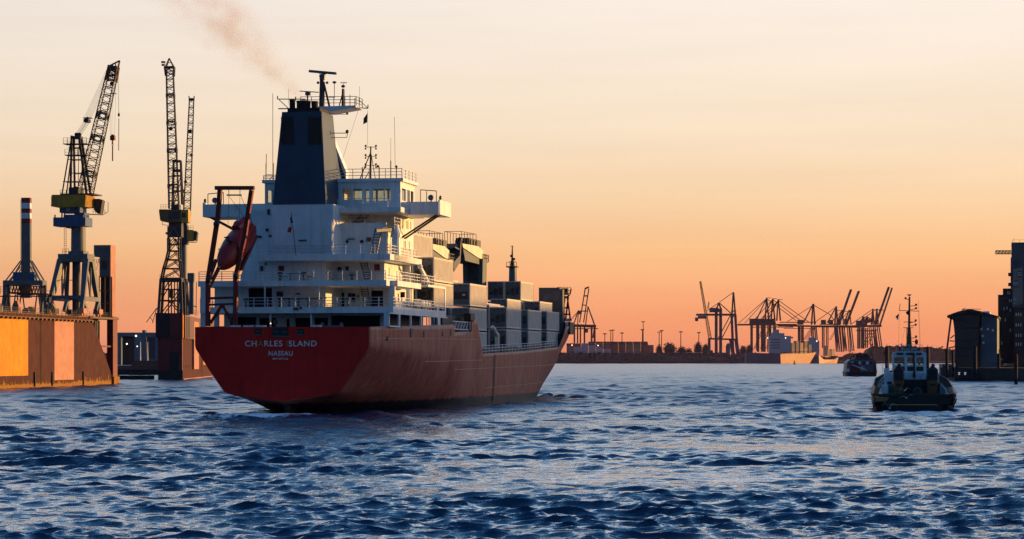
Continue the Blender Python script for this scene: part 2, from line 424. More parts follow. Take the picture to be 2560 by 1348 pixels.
    # broken foam on the churned water, from the wake mask carried by the mesh
    at = me.attributes.new('foam', 'FLOAT', 'POINT'); fo = np.concatenate([foam.reshape(-1), np.zeros(4)]).astype(np.float32); at.data.foreach_set('value', fo)
    an = N.new('ShaderNodeAttribute'); an.attribute_name = 'foam'
    nf_ = N.new('ShaderNodeTexNoise'); nf_.inputs['Scale'].default_value = 1.3; nf_.inputs['Detail'].default_value = 7; nf_.inputs['Roughness'].default_value = .7; L.new(mp.outputs[0], nf_.inputs['Vector'])
    sm = N.new('ShaderNodeMath'); sm.operation = 'MULTIPLY_ADD'; L.new(an.outputs['Fac'], sm.inputs[0]); sm.inputs[1].default_value = .60; L.new(nf_.outputs['Fac'], sm.inputs[2])
    th = N.new('ShaderNodeMapRange'); th.inputs['From Min'].default_value = .80; th.inputs['From Max'].default_value = .93; L.new(sm.outputs[0], th.inputs['Value'])
    d = N.new('ShaderNodeBsdfDiffuse'); d.inputs[0].default_value = (.9, .92, .93, 1); mxs = N.new('ShaderNodeMixShader')
    out = N['Material Output']; L.new(th.outputs[0], mxs.inputs[0]); L.new(b.outputs[0], mxs.inputs[1]); L.new(d.outputs[0], mxs.inputs[2]); L.new(mxs.outputs[0], out.inputs['Surface'])
    me.materials.append(m)
    o = bpy.data.objects.new('water', me); COL.objects.link(o)
    tag(o, 'choppy dark blue river water with pale sky glints', 'water', kind='structure')
build_water()

# ------------------------------------------------------------------ the cargo ship  (local: x to starboard, y forward from the transom, z up from the waterline)
_sn, _cs = math.sin(SHIP_TH), math.cos(SHIP_TH)
def sT(px, s):                                            # starboard offset seen at photo column px for a station s
    k = (px - 1280) / F; return (k * (SHIP_O.y + s * _cs) - SHIP_O.x - s * _sn) / (_cs + k * _sn)
def sZ(py, s, t=0.0): return H + (YH - py) * (SHIP_O.y + s * _cs - t * _sn) / F
def sS(px, t):
    k = (px - 1280) / F; return (k * (SHIP_O.y - t * _sn) - SHIP_O.x - t * _cs) / (_sn - k * _cs)
def sP(px, py, s): t = sT(px, s); return Vector((t, s, sZ(py, s, t)))
def sloc(t, s, z): return Vector((SHIP_O.x + s * _sn + t * _cs, SHIP_O.y + s * _cs - t * _sn, z))

SHIP = thing('cargo_ship', 'large red hulled reefer cargo ship under way with white superstructure and blue funnel', 'ship', SHIP_O, -SHIP_TH)

def interp(tab, x):
    if x <= tab[0][0]: return tab[0][1]
    for (a, va), (b, vb) in zip(tab, tab[1:]):
        if x <= b: return va + (vb - va) * (x - a) / (b - a)
    return tab[-1][1]
def sinterp(tab, x):                                       # smooth (Catmull-Rom) version
    n = len(tab)
    if x <= tab[0][0]: return tab[0][1]
    if x >= tab[-1][0]: return tab[-1][1]
    i = max(k for k in range(n - 1) if tab[k][0] <= x)
    x0, y0 = tab[i]; x1, y1 = tab[i + 1]; h = x1 - x0; u = (x - x0) / h
    m0 = (y1 - tab[i - 1][1]) / (x1 - tab[i - 1][0]) if i > 0 else (y1 - y0) / h
    m1 = (tab[i + 2][1] - y0) / (tab[i + 2][0] - x0) if i < n - 2 else (y1 - y0) / h
    return (2*u**3-3*u*u+1)*y0 + (u**3-2*u*u+u)*h*m0 + (-2*u**3+3*u*u)*y1 + (u**3-u*u)*h*m1
TOP = [(0, 9.15), (33.4, 9.85), (33.6, 8.95), (43.2, 9.15), (43.4, 10.5), (46.6, 10.65), (50.2, 6.45), (80, 6.95), (108.5, 7.6), (114.5, 10.75), (146, 11.4)]
BEAM_TOP = [(0, 9.4), (8, 10.2), (20, 11.0), (34, 11.4), (60, 11.5), (95, 11.5), (110, 11.5), (119, 11.2), (126, 10.3), (132, 8.5), (138, 5.6), (143, 2.4), (146, .12)]
BEAM_WL = [(0, 3.6), (8, 4.6), (20, 6.6), (34, 9.2), (50, 10.9), (70, 11.3), (88, 10.9), (100, 9.3), (110, 6.9), (120, 3.9), (128, 1.3), (133, .12), (146, .1)]
KEEL = [(0, 1.45), (5, .35), (10, -.8), (20, -1.6), (146, -1.6)]
def stem_z(s):                                             # raked stem: lowest z of the centre line near the bow
    return -2.0 if s < 131 else (s - 131) * .86 - 1.2
def half(s, z):
    bt, bw, zt = sinterp(BEAM_TOP, s), sinterp(BEAM_WL, s), max(interp(TOP, s), 9.0)
    if s < 30:                                             # stern: chined transom blending into the run
        f = s / 30
        z0 = 2.15 * (1 - f) + 0.6 * f
        if z >= 7.0: st = bt
        elif z >= z0: st = 6.0 + (bt - 6.0) * ((z - z0) / (7.0 - z0)) ** .92 + (bt - 6.0) * .2 * f
        else: st = 6.0 * max(0, (z - (interp(KEEL, s) - .02)) / max(.2, z0 - interp(KEEL, s))) ** (.85 if s < 3 else .6)
        st = min(st, bt)
        u = min(1, max(0, z / zt)); mid = bw + (bt - bw) * (1 - (1 - u) ** (1.9 + 4.2 * (1 - s / 48)))
        if z < 0: mid = bw * max(0, 1 + z / 2.6)
        g = f * f * (3 - 2 * f)
        return st * (1 - g) + mid * g
    u = min(1, max(0, z / zt))
    p = 1.9 + max(0, 4.2 * (1 - s / 48)) if s < 95 else max(1.35, 1.9 - (s - 95) / 35 * .5)
    fl = 1 - (1 - u) ** p
    w = bw + (bt - bw) * fl
    if s > 118:
        zs = stem_z(s)
        if z <= zs + .05: w = min(w, .06)
        elif z < zs + 3.0: w = min(w, .06 + bt * ((z - zs) / max(.6, zt - zs)) ** .8 * 1.25)
    return max(.05, min(w, bt))
def hull_mat():
    m = bpy.data.materials.new('hull_red'); m.use_nodes = True
    nt = m.node_tree; N = nt.nodes; L = nt.links; b = N['Principled BSDF']; b.inputs['Roughness'].default_value = .55; b.inputs['Specular IOR Level'].default_value = .22
    tc = N.new('ShaderNodeTexCoord')
    def noise(scale, st, det=6, rot=(0, 0, 0)):
        mp = N.new('ShaderNodeMapping'); mp.inputs['Scale'].default_value = st; mp.inputs['Rotation'].default_value = rot; L.new(tc.outputs['Object'], mp.inputs[0])
        n = N.new('ShaderNodeTexNoise'); n.inputs['Scale'].default_value = scale; n.inputs['Detail'].default_value = det; n.inputs['Roughness'].default_value = .65
        L.new(mp.outputs[0], n.inputs['Vector']); return n
    def ramp(src, a, ca, c, cc):
        r = N.new('ShaderNodeValToRGB'); e = r.color_ramp.elements; e[0].position = a; e[0].color = (*ca, 1); e[1].position = c; e[1].color = (*cc, 1)
        L.new(src, r.inputs[0]); return r
    def mix(f, a, bb, mode='MIX'):
        x = N.new('ShaderNodeMix'); x.data_type = 'RGBA'; x.blend_type = mode
        L.new(f, x.inputs[0]); L.new(a, x.inputs[6])
        if isinstance(bb, tuple): x.inputs[7].default_value = (*bb, 1)
        else: L.new(bb, x.inputs[7])
        return x.outputs[2]
    basec = ramp(noise(.35, (1, 1, 1)).outputs['Fac'], .3, (.34, .060, .034), .7, (.46, .105, .058)).outputs[0]
    # pale chafed streaks raked like the dock scrapes on the plating
    s1 = ramp(noise(1.0, (1.1, 1.1, .20), 8, (R(9), 0, 0)).outputs['Fac'], .50, (0, 0, 0), .76, (.55, .55, .55)).outputs[0]
    c1 = mix(s1, basec, (.60, .30, .20))
    s2 = ramp(noise(1.6, (.9, .9, .10), 8, (R(-4), 0, 0)).outputs['Fac'], .54, (0, 0, 0), .70, (.9, .9, .9)).outputs[0]
    c2 = mix(s2, c1, (.13, .035, .03))
    s3 = ramp(noise(.16, (1, 1, 1.6), 5).outputs['Fac'], .55, (0, 0, 0), .7, (.5, .5, .5)).outputs[0]
    c3 = mix(s3, c2, (.50, .17, .075))
    # scuffed dark patches near the waterline
    s4 = ramp(noise(.22, (.5, .5, 2.2), 7).outputs['Fac'], .60, (0, 0, 0), .70, (.7, .7, .7)).outputs[0]
    sep = N.new('ShaderNodeSeparateXYZ'); L.new(tc.outputs['Object'], sep.inputs[0])
    band = N.new('ShaderNodeMapRange'); band.inputs['From Min'].default_value = 4.2; band.inputs['From Max'].default_value = 2.4; L.new(sep.outputs['Z'], band.inputs['Value'])
    mm = N.new('ShaderNodeMath'); mm.operation = 'MULTIPLY'; L.new(s4, mm.inputs[0]); L.new(band.outputs[0], mm.inputs[1])
    c4 = mix(mm.outputs[0], c3, (.05, .045, .045))
    # black boot-topping, raised to paint in the shade under the hull, ragged edge
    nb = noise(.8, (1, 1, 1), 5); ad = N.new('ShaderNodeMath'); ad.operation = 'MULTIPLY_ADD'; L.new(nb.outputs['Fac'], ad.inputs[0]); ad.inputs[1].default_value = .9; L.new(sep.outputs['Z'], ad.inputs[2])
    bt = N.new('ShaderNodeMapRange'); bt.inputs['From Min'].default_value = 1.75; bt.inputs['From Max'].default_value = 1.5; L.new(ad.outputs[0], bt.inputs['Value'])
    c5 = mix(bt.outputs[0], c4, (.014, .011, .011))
    L.new(c5, b.inputs['Base Color'])
    bp = N.new('ShaderNodeBump'); bp.inputs['Strength'].default_value = .25; bp.inputs['Distance'].default_value = .12
    w = noise(.55, (1, 1, .5), 2); L.new(w.outputs['Fac'], bp.inputs['Height']); L.new(bp.outputs[0], b.inputs['Normal'])
    MATS['hull_red'] = m
hull_mat()
mat('transom_red', (.66, .020, .014), .6, spec=.15, var=.25, scale=.5, streak=.5, streak_col=(.36, .014, .010))
def build_hull():
    st = [0, .6, 1.5, 3, 5, 7.5, 10, 13, 16, 20, 25, 30, 33.4, 33.6, 38, 43.2, 43.4, 46.6, 48.4, 50.2, 56, 62, 70, 78, 86, 93, 98, 103, 106, 108.5, 111.5, 114.5, 117, 120, 123, 126, 128, 130, 131.5, 133, 134.5, 136, 137.5, 139, 140.5, 142, 143.5, 145]
    NZ = 22; mb = MB()
    rings = []
    for s in st:
        zb = interp(KEEL, s); zt = interp(TOP, s)
        if s > 131: zb = max(zb, stem_z(s))
        col = []
        for j in range(NZ + 1):
            z = zb + (zt - zb) * (j / NZ) ** 1.1
            col.append((half(s, z), s, z))
        rings.append([(-x, y, z) for x, y, z in reversed(col)] + col)
    mb.loft(rings, cap=False, closed=False)
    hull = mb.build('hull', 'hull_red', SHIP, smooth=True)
    md = hull.modifiers.new('plating', 'SOLIDIFY'); md.thickness = .16; md.offset = 1
    me = hull.data
    tr = MB(); r0 = rings[0]; tr.add([(x, -.012, z) for x, y, z in r0] + [(x, .10, z) for x, y, z in r0], [tuple(range(len(r0))), tuple(range(2 * len(r0) - 1, len(r0) - 1, -1))])
    trans = tr.build('transom', 'transom_red', SHIP)
    tag(trans, 'flat dark red transom carrying the name')
    # welded strakes: thin proud seams along the starboard side
    for zz, a, bb in ((7.95, 2, 46), (5.5, 20, 49.5), (4.55, 34, 140), (2.2, 52, 118)):
        sm = MB()
        pts = []
        n = 60
        for i in range(n + 1):
            s = a + (bb - a) * i / n; z = zz + (s - a) * .006
            if z > interp(TOP, s) - .15: continue
            pts.append((half(s, z) + .035, s, z))
        for p, q in zip(pts, pts[1:]): sm.bar(p, q, .05, .085)
        sm.build('plating_seam', mat('seam_paint', (.52, .22, .16), .5, var=.3), SHIP)
    mk = MB()                                             # draught marks up the side
    s = 57.5
    for i in range(19):
        z = .5 + i * .31; x = half(s, z) + .07
        mk.bar((x, s - .45, z), (x, s + .45, z), .04, .15)
    for i in range(12):
        z = .4 + i * .5; mk.bar((half(s, z) + .07, s + .34, z), (half(s, z + .5) + .07, s + .34, z + .5), .05, .24)
    mk.build('draught_mark', 'black_paint', SHIP)
    # mooring ports in the bulwark
    for s, z, w, h in ((14.5, 8.7, 1.6, .85), (19.2, 8.62, .55, .6), (27.5, 8.75, .45, .45), (31.5, 8.95, .5, .7), (6.2, 8.0, 1.5, .35)):
        p = MB(); x = half(s, z); p.box(x - .1, x + .035, s - w / 2, s + w / 2, z - h / 2, z + h / 2); po = p.build('fairlead', 'black_paint', SHIP)
        f = MB(); f.bar((x + .04, s - w / 2, z - h / 2), (x + .04, s + w / 2, z - h / 2), .12).build('fairlead_lip', 'steel_grey', po)
    for t, z, w, h in ((sT(645, 0), sZ(829, 0), .75, .65), (sT(691, 0), sZ(830, 0), .95, .9), (sT(712, 0), sZ(830, 0), .85, .95), (sT(752, 0), sZ(830, 0), .8, .6)):
        p = MB(); p.box(t - w / 2, t + w / 2, -.05, .05, z - h / 2, z + h / 2); po = p.build('fairlead', 'black_paint', SHIP)
        MB().box(t - w / 2, t + w / 2, -.10, -.03, z - h / 2 - .03, z - h / 2 + .06).box(t - w * .3, t + w * .3, -.10, -.03, z - .03, z + .06).build('fairlead_lip', 'steel_grey', po)
    # name on the transom
    isl = text_islands('CHARLES ISLAND', 7.75, .60); tc = sT(702, 0)
    mat('letter_white', (.72, .70, .70), .5, var=.45, scale=2.5); mat('letter_rust', (.30, .17, .07), .6, var=.4)
    for i, g in enumerate(isl):
        lo = put_text(MB(), [g], (tc, -.02, sZ(859, 0))).build('name_letter', 'letter_rust' if i in (2, 7) else 'letter_white', trans)
        if i in (2, 7): tag(lo, 'rust stained letter of the ship name')
    put_text(MB(), text_islands('NASSAU', 2.6, .52), (tc, -.02, sZ(883.5, 0))).build('home_port_name', 'letter_white', trans)
    put_text(MB(), text_islands('IMO 9059626', 1.65, .21), (tc - .05, -.02, sZ(897, 0))).build('registry_number', 'letter_white', trans)
    # decks inside the shell
    def deck(name, a, b, z, m='steel_grey', n=14):
        d = MB(); L_, R_ = [], []
        for i in range(n + 1):
            s = a + (b - a) * i / n; zz = z(s) if callable(z) else z; x = half(s, zz) - .12
            R_.append((x, s, zz)); L_.append((-x, s, zz))
        o = len(d.v); d.v += R_ + L_
        for i in range(n): d.f.append((i, i + 1, n + 1 + i + 1, n + 1 + i))
        return d.build(name, m, SHIP)
    deck('poop_deck', .1, 46.4, 7.95); deck('main_deck', 46.4, 113, lambda s: 5.5 + (s - 46) * .018, 'rust_steel'); deck('forecastle_deck', 112.5, 143.5, 9.6)
    MB().box(-11.2, 11.2, 46.3, 46.6, 5.4, 7.95).build('deck_bulkhead', 'rust_steel', SHIP)
    MB().box(-10.9, 10.9, 112.4, 112.7, 6.4, 9.6).build('deck_bulkhead', 'rust_steel', SHIP)
    # rudder stock just showing under the counter
    MB().box(-.35, .35, 2.2, 5.2, -1.5, 1.4).build('rudder', 'black_paint', SHIP)
build_hull()

def box_part(name, m, x0, x1, y0, y1, z0, z1, parent=None): return MB().box(x0, x1, y0, y1, z0, z1).build(name, m, parent or SHIP)
zA1, zA0 = 11.40, 10.72; zB1, zB0 = 14.25, 13.65; zC1, zC0 = 17.1, 16.45; zD1, zD0 = 20.15, 19.75; zE1, zE0 = 22.55, 21.75; zR1, zR0 = 25.65, 25.3
def build_superstructure():
    # --- deck slabs -----------------------------------------------------
    sA = 7.0; tl, tr = sT(500, sA), 10.35
    A = MB(); A.box(tl, tr, sA, 33.6, zA0, zA1).build('boat_deck', 'white_paint', SHIP)
    sB = 7.6; b = MB(); b.box(sT(495, sB), sT(966, sB), sB, 21.0, zB0, zB1); b.box(sT(966, sB), 10.2, 9.6, 21.0, zB0, zB1).build('accommodation_deck', 'white_paint', SHIP)
    sC = 8.6; c = MB(); c.box(sT(645, sC), sT(975, sC), sC, 24.0, zC0, zC1); c.box(sT(975, sC), 9.3, 10.5, 23.4, zC0, zC1).build('accommodation_deck', 'white_paint', SHIP)
    # --- poop side plating with its openings (starboard) -----------------
    x = 10.35; zb = 9.2
    hol = []
    for a, bb in ((975, 998), (1001, 1027), (1029, 1052.5), (1055, 1095), (1101, 1119)):
        hol.append((sS(a, x), sS(bb, x), 9.35, zA0 - .12))
    w = MB(); w.wall('x', x - .18, x, 7.15, 33.6, zb, zA0, hol); w.build('side_plating', 'white_paint', SHIP)
    for px in (1069, 1075, 1081, 1087):
        s = sS(px, x); MB().bar((x - .1, s, 8), (x - .1, s, zA0), .09).build('pipe', 'rail_white', SHIP)
    # port side of the poop: open with posts
    tp = sT(503, sA)
    for s in (7.2, 12, 17, 22, 28):
        MB().box(tp - .15, tp + .35, s, s + .4, 7.95, zA0).build('deck_post', 'white_paint', SHIP)
        MB().box(tp - .15, tp + .35, s + (.2 if s > 8 else 0), s + .6, zA1, zB0).build('deck_post', 'white_paint', SHIP)
    # aft posts
    for px, z0, z1, wd in ((676, 7.95, zA0, .16), (778, 7.95, zA0, .16), (662, zA1, zB0, .14), (797, zA1, zB0, .14)):
        t = sT(px, 7.3); MB().box(t - wd / 2, t + wd / 2, 7.25, 7.25 + wd, z0, z1).build('deck_post', 'rail_white', SHIP)
    for z0, z1, s0 in ((7.95, zA0, 7.05), (zA1, zB0, 9.7)):
        t = sT(967, 7.3); MB().box(t - .28, t + .30, s0, s0 + .35, z0, z1).build('deck_post', 'white_paint', SHIP)
    # --- house blocks ----------------------------------------------------
    hs = 23.0
    t1l, t1r = sT(622, 11), 8.6
    # poop-level house with openings enlarged to darken the recess
    M1 = MB(); s = 11.5
    M1.wall('y', s, s + .2, sT(560, s), sT(960, s), 7.95, zA0, [(sT(575, s), sT(640, s), 7.95, 10.4), (sT(648, s), sT(690, s), 8.6, 10.3), (sT(716, s), sT(724, s), 8.0, 10.2), (sT(736, s), sT(778, s), 7.95, 10.3), (sT(786, s), sT(820, s), 8.6, 10.3), (sT(828, s), sT(950, s), 7.95, 10.5)])
    M1.box(sT(560, s), sT(560, s) + .2, s + .2, hs + 9, 7.95, zA0); M1.build('house_wall', 'white_paint', SHIP)
    box_part('interior_shade', 'dark_interior', sT(562, s) + .1, 8.4, s + 1.4, 30, 7.95, zA0)  # black block paints the shade seen through the openings
    # boat-deck level
    s = 10.6; M2 = MB()
    M2.wall('y', s, s + .2, sT(538, s), sT(814, s), zA1, zB0, [(sT(621, s), sT(680, s), zA1, zB0 - .1)])
    M2.box(sT(538, s), sT(538, s) + .2, s + .2, 30, zA1, zB0)
    M2.box(sT(814, s) - .2, sT(814, s), s + .2, 17.5, zA1, zB0)
    M2.wall('y', 17.5, 17.7, sT(814, s) - .2, 8.0, zA1, zB0, [(sT(845, 17), sT(858, 17), zA1, 13.2), (sT(872, 17), sT(886, 17), 12.2, 13.1), (sT(925, 17), sT(955, 17), zA1 + .1, 13.4)])
    M2.wall('x', 7.8, 8.0, 17.7, hs + 1, zA1, zB0, [(18.9, 19.5, 12.2, 13.1), (20.6, 21.2, 12.2, 13.1)])
    M2.build('house_wall', 'white_paint', SHIP)
    box_part('interior_shade', 'dark_interior', sT(560, s), sT(814, s) - .3, s + 1.6, 29, zA1, zB0)
    box_part('interior_shade', 'dark_interior', sT(814, s), 7.7, 18.5, 23, zA1, zB0)
    # starboard forward bay of the boat deck: openings backed by a black shade block
    w = MB(); w.wall('x', 8.2, 8.4, 24.2, 33.2, zA1, zB1 - .2, [(25.0, 26.6, zA1 + .2, 14.0), (27.0, 29.0, zA1 + .2, 14.0), (29.5, 31.2, zA1 + .2, 14.0), (31.6, 33.0, zA1 + .2, 14.0)]).build('side_plating', 'white_paint', SHIP)
    box_part('interior_shade', 'dark_interior', 6.5, 8.1, 24.3, 33, zA1, zB1 - .4)
    MB().box(8.0, 10.35, 24, 33.6, zB1 - .25, zB1).build('accommodation_deck', 'white_paint', SHIP)
    MB().box(9.95, 10.35, 33.0, 33.6, zA1, zB1 - .25).build('deck_post', 'white_paint', SHIP)
    # B level
    s = 10.8; tcl, tcr = sT(680, 9.2), sT(815, 9.2)
    M3 = MB(); M3.wall('y', s, s + .2, sT(640, s), sT(815, s), zB1, zC0)
    M3.box(sT(640, s), sT(640, s) + .2, s + .2, hs, zB1, zC0); M3.box(sT(815, s) - .2, sT(815, s), s + .2, 14.2, zB1, zC0)
    M3.wall('y', 14.2, 14.4, sT(815, s) - .2, sT(961, 14.2), zB1, zC0, [(sT(848, 14.2) - .25, sT(848, 14.2) + .25, 15.4, 15.9)])
    M3.build('house_wall', 'white_paint', SHIP)
    tw = sT(961, 14.2)
    W3 = MB(); W3.wall('x', tw - .2, tw, 14.4, hs, zB1, zC0, [(16.2, 16.6, 15.0, 15.9)]); W3.build('house_wall', 'white_paint', SHIP)
    # C level
    s = 11.5
    M4 = MB(); M4.wall('y', 13.2, 13.4, sT(600, 13), sT(681, 13), zB1, zE0)
    M4.box(sT(600, 13), sT(600, 13) + .2, 13.4, hs, zB1, zE0); M4.build('house_wall', 'white_paint', SHIP)
    M4 = MB(); M4.wall('y', 13.0, 13.2, sT(815, 13) - .3, sT(966, 13), zC1, zD1 + .55, [(sT(846, 13) - .3, sT(846, 13) + .3, 18.6, 19.2), (sT(923, 13) - .35, sT(923, 13) + .25, 18.6, 19.1)])
    M4.build('house_wall', 'white_paint', SHIP)
    tw = sT(966, 13); W4 = MB()
    W4.wall('x', tw - .2, tw, 13.2, 17.2, zC1, zD1, [(14.8, 15.1, 18.2, 19.4), (15.5, 15.8, 18.2, 19.4)]); W4.build('house_wall', 'white_paint', SHIP)
    W5 = MB(); xw = 8.75; W5.wall('x', xw - .2, xw, 17.2, hs + .6, zC1, zE0, [(18.6, 19.0, 18.0, 19.0), (19.3, 19.7, 18.0, 19.0), (21.2, 21.6, 18.0, 19.0), (18.3, 18.7, 20.4, 21.3), (20.0, 20.35, 20.4, 21.3), (20.6, 20.95, 20.4, 21.3), (22.0, 22.35, 20.4, 21.3)])
    W5.wall('y', 17.2, 17.4, sT(835, 17), xw - .2, zC1, zE0, [(sT(850, 17) - .25, sT(850, 17) + .25, 20.5, 21.0)])
    W5.build('house_wall', 'white_paint', SHIP)
    box_part('accommodation_deck', 'white_paint', sT(835, 13) - .2, sT(985, 13), 13.25, 17.2, zD0, zD1)
    box_part('house_wall', 'white_paint', sT(612, 13), 8.4, 23.3, 23.6, 7.95, zE0)           # front of the house
    box_part('interior_shade', 'dark_interior', sT(615, 13) + .3, 7.2, 18.6, 23.2, 8.2, zE0 - .1); box_part('interior_shade', 'dark_interior', 7.3, 8.4, 17.6, 23.2, zC1, zE0 - .1)
    # --- funnel casing and funnel ------------------------------------------
    s0, s1 = 8.9, 15.5
    f = lambda px, py, s: sP(px, py, s)
    a, bq = sT(680, s0), sT(833, s0)
    C = MB(); C.box(a, bq, s0, s1, zC1 - .6, sZ(511, s0)).build('funnel_casing', 'white_paint', SHIP)
    zb, zt = sZ(511, s0), sZ(277, s0)
    xb0, xb1, xt0, xt1 = sT(683, s0), sT(813, s0), sT(705, s0 + .8), sT(804, s0 + .8)
    xb0, xb1 = sT(682, s0), sT(815, s0)
    FN = MB(); FN.hexa([(xb0, s0 - .05, zb), (xb1, s0 - .05, zb), (xb1, s1, zb), (xb0, s1, zb)], [(xt0, s0 + .8, zt), (xt1, s0 + .8, zt), (xt1, s1 - 1.0, zt), (xt0, s1 - 1.0, zt)])
    fun = FN.build('funnel', 'funnel_blue', SHIP)
    def on_f(px0, px1, py0, py1):
        v = []
        for (px, py) in ((px0, py1), (px1, py1), (px1, py0), (px0, py0)):
            u = (sZ(py, s0) - zb) / (zt - zb); ss = s0 - .05 + .85 * u; p = sP(px, py, ss); v.append((p.x, p.y, p.z))
        return v
    for q in ((703, 734, 292, 362), (770, 805, 292, 362)):
        g = MB()
        v = on_f(*q); lo = [Vector(p) for p in v]
        out = [(p.x, p.y - .06, p.z) for p in lo]; inn = [(p.x, p.y + .1, p.z) for p in lo]
        g.add(out + inn, [(0, 1, 2, 3), (7, 6, 5, 4), (0, 4, 5, 1), (1, 5, 6, 2), (2, 6, 7, 3), (3, 7, 4, 0)])
        for i in range(1, 14):
            u = i / 14; p = lo[0].lerp(lo[3], u); r = lo[1].lerp(lo[2], u); g.bar(p + Vector((0, -.1, 0)), r + Vector((0, -.1, 0)), .05, .09)
        g.build('louvre', 'black_paint', fun)
    # exhaust uptakes
    for px0, px1, py in ((724, 738, 252), (742, 776, 256), (779, 795, 257)):
        s = s0 + 3; c = sP((px0 + px1) / 2, 277, s); r = (sT(px1, s) - sT(px0, s)) / 2
        z1 = sZ(py, s)
        MB().lathe([(r, c.z - .6), (r, z1), (r * 1.06, z1 + .02), (r * 1.06, z1 + .15), (r * .8, z1 + .15), (r * .78, z1 - .6)], 18, (c.x, s, 0)).build('exhaust_pipe', 'soot_black', fun)
    MB().box(xt0 + .5, xt1 - .3, s0 + 1.2, s1 - 1.6, zt, zt + .45).build('funnel_cap', 'soot_black', fun)
    # --- bridge deck, wings, bridge ---------------------------------------
    wl, wr = sT(527, 18.5), sT(1111, 18.5)
    BD = MB(); BD.box(sT(616, 14), sT(1002, 11.5), 14.2, 23.8, zE0, zE1 - .25); BD.box(sT(842, 11.5), sT(1002, 11.5), 11.5, 14.2, zE0, zE1 - .25)
    BD.build('bridge_deck', 'white_paint', SHIP)
    for t0, t1, pxe in ((wl, sT(680, 16), 527), (8.6, wr, 1111)):
        Wg = MB(); a, b2 = t0, t1
        outer = a if a < -9 else b2
        Wg.box(a, b2, 15.6, 15.8, zE0 - .05, zE1 + .55); Wg.box(a, b2, 21.6, 21.8, zE0 - .05, zE1 + .75); Wg.box(a, b2, 15.8, 21.6, zE0 - .05, zE0 + .15)
        Wg.box(outer - .08 if outer < 0 else outer - .1, outer + .1 if outer < 0 else outer + .08, 15.8, 21.6, zE0 - .05, zE1 + .75)
        wg = Wg.build('bridge_wing', 'white_paint', SHIP)
        sg = -1 if outer < 0 else 1
        fr = MB()
        for d in (1.4, .3): fr.path([(outer - sg * (d + .1), 16.2, zE1 + .5), (outer - sg * (d + .1), 16.2, zE1 + 1.75)], .07)
        fr.bar((outer - sg * .4, 16.2, zE1 + 1.75), (outer - sg * 2.2, 16.2, zE1 + 1.9), .09); fr.bar((outer - sg * 2.2, 16.2, zE1 + .5), (outer - sg * 2.2, 16.2, zE1 + 1.9), .07)
        fr.build('awning_frame', 'dark_steel', wg)
        MB().ball((outer - sg * 1.1, 16.5, zE1 + 1.05), .33, 8, (1, .6, 1)).bar((outer - sg * 1.1, 16.7, zE1 + .4), (outer - sg * 1.1, 16.7, zE1 + 1.0), .12).build('searchlight', 'steel_grey', wg)
        st = MB()
        for dy in (0, 1.2):
            inner = 8.7 if sg > 0 else sT(600, 13)
            st.bar((outer - sg * .4, 16.6 + dy, zE0), (inner + sg * .1, 17.4 + dy * 1.4, zE0 - 2.5), .17)
        st.build('wing_strut', 'dark_steel', wg)
        lb = MB(); lb.ball((outer, 16.4, zE1 + 1.0), .16, 6, (1, 1, 1.6)).build('side_light', 'black_paint', wg)
    # bridge house: window openings through which the sky shows
    s = 14.6; sf = 21.4; zw0, zw1 = 23.35, 24.6
    L0, R0 = sT(662, s), sT(1001, s)
    Bh = MB()
    aft = [(sT(667, s), sT(682, s), zw0 - .2, zw1 - .1), (sT(857, s), sT(877, s), zw0, zw1 - .05), (sT(883, s), sT(905, s), zw0, zw1 - .05), (sT(914, s), sT(923, s), zw0 - .3, zw1 - .1), (sT(933, s), sT(959, s), zw0 - .2, zw1 - .1), (sT(962, s), sT(976, s), zw0 - .2, zw1 - .1)]
    Bh.wall('y', s, s + .18, L0, R0, zE1 - .25, zR0, aft)
    fw = []
    n = 11
    for i in range(n):
        a = L0 + .3 + (R0 - L0 - .6) * i / n; fw.append((a + .12, a + (R0 - L0 - .6) / n - .12, zw0 - .2, zw1 + .2))
    Bh.wall('y', sf, sf + .18, L0, R0, zE1 - .25, zR0, fw)
    side = [(s + .7, s + 2.6, zw0 - .1, zw1), (s + 3.0, s + 4.6, zw0 - .1, zw1), (s + 5.0, s + 6.4, zw0 - .1, zw1)]
    Bh.wall('x', L0, L0 + .18, s + .18, sf, zE1 - .25, zR0, side); Bh.wall('x', R0 - .18, R0, s + .18, sf, zE1 - .25, zR0, side)
    bridge = Bh.build('bridge_house', 'white_paint', SHIP)
    box_part('bridge_roof', 'white_paint', L0 - .25, R0 + .35, s - .25, sf + .7, zR0, zR1, bridge)
    for (a, b2, c, d) in aft: MB().box(a, b2, s + .08, s + .11, c, d).build('window_pane', 'window_glass', bridge)
    for (a, b2, c, d) in fw: MB().box(a, b2, sf + .08, sf + .11, c, d).build('window_pane', 'window_glass', bridge)
    con = MB(); con.box(L0 + 2, R0 - 2.2, sf - 1.6, sf - .9, zE1 - .25, zE1 + .75); con.box(L0 + 5, L0 + 6.1, s + 1.5, s + 4.5, zE1 - .25, zR0); con.build('bridge_console', 'dark_steel', bridge)
    box_part('house_wall', 'white_clean', sT(835, s), sT(858, s), s + .3, s + 4, zE1 - .25, zR0, bridge)
    # --- rails ------------------------------------------------------------
    RL = lambda pts, **k: MB().rail(pts, **k).build('railing', 'rail_white', SHIP)
    RL([(sT(600, 7.1), 7.15, zA1), (tr - .1, 7.15, zA1)], sp=1.6); RL([(tr - .1, 7.15, zA1), (tr - .1, 33.4, zA1)], sp=1.5)
    RL([(tl, 7.15, zA1), (tl, 30, zA1)], sp=2)
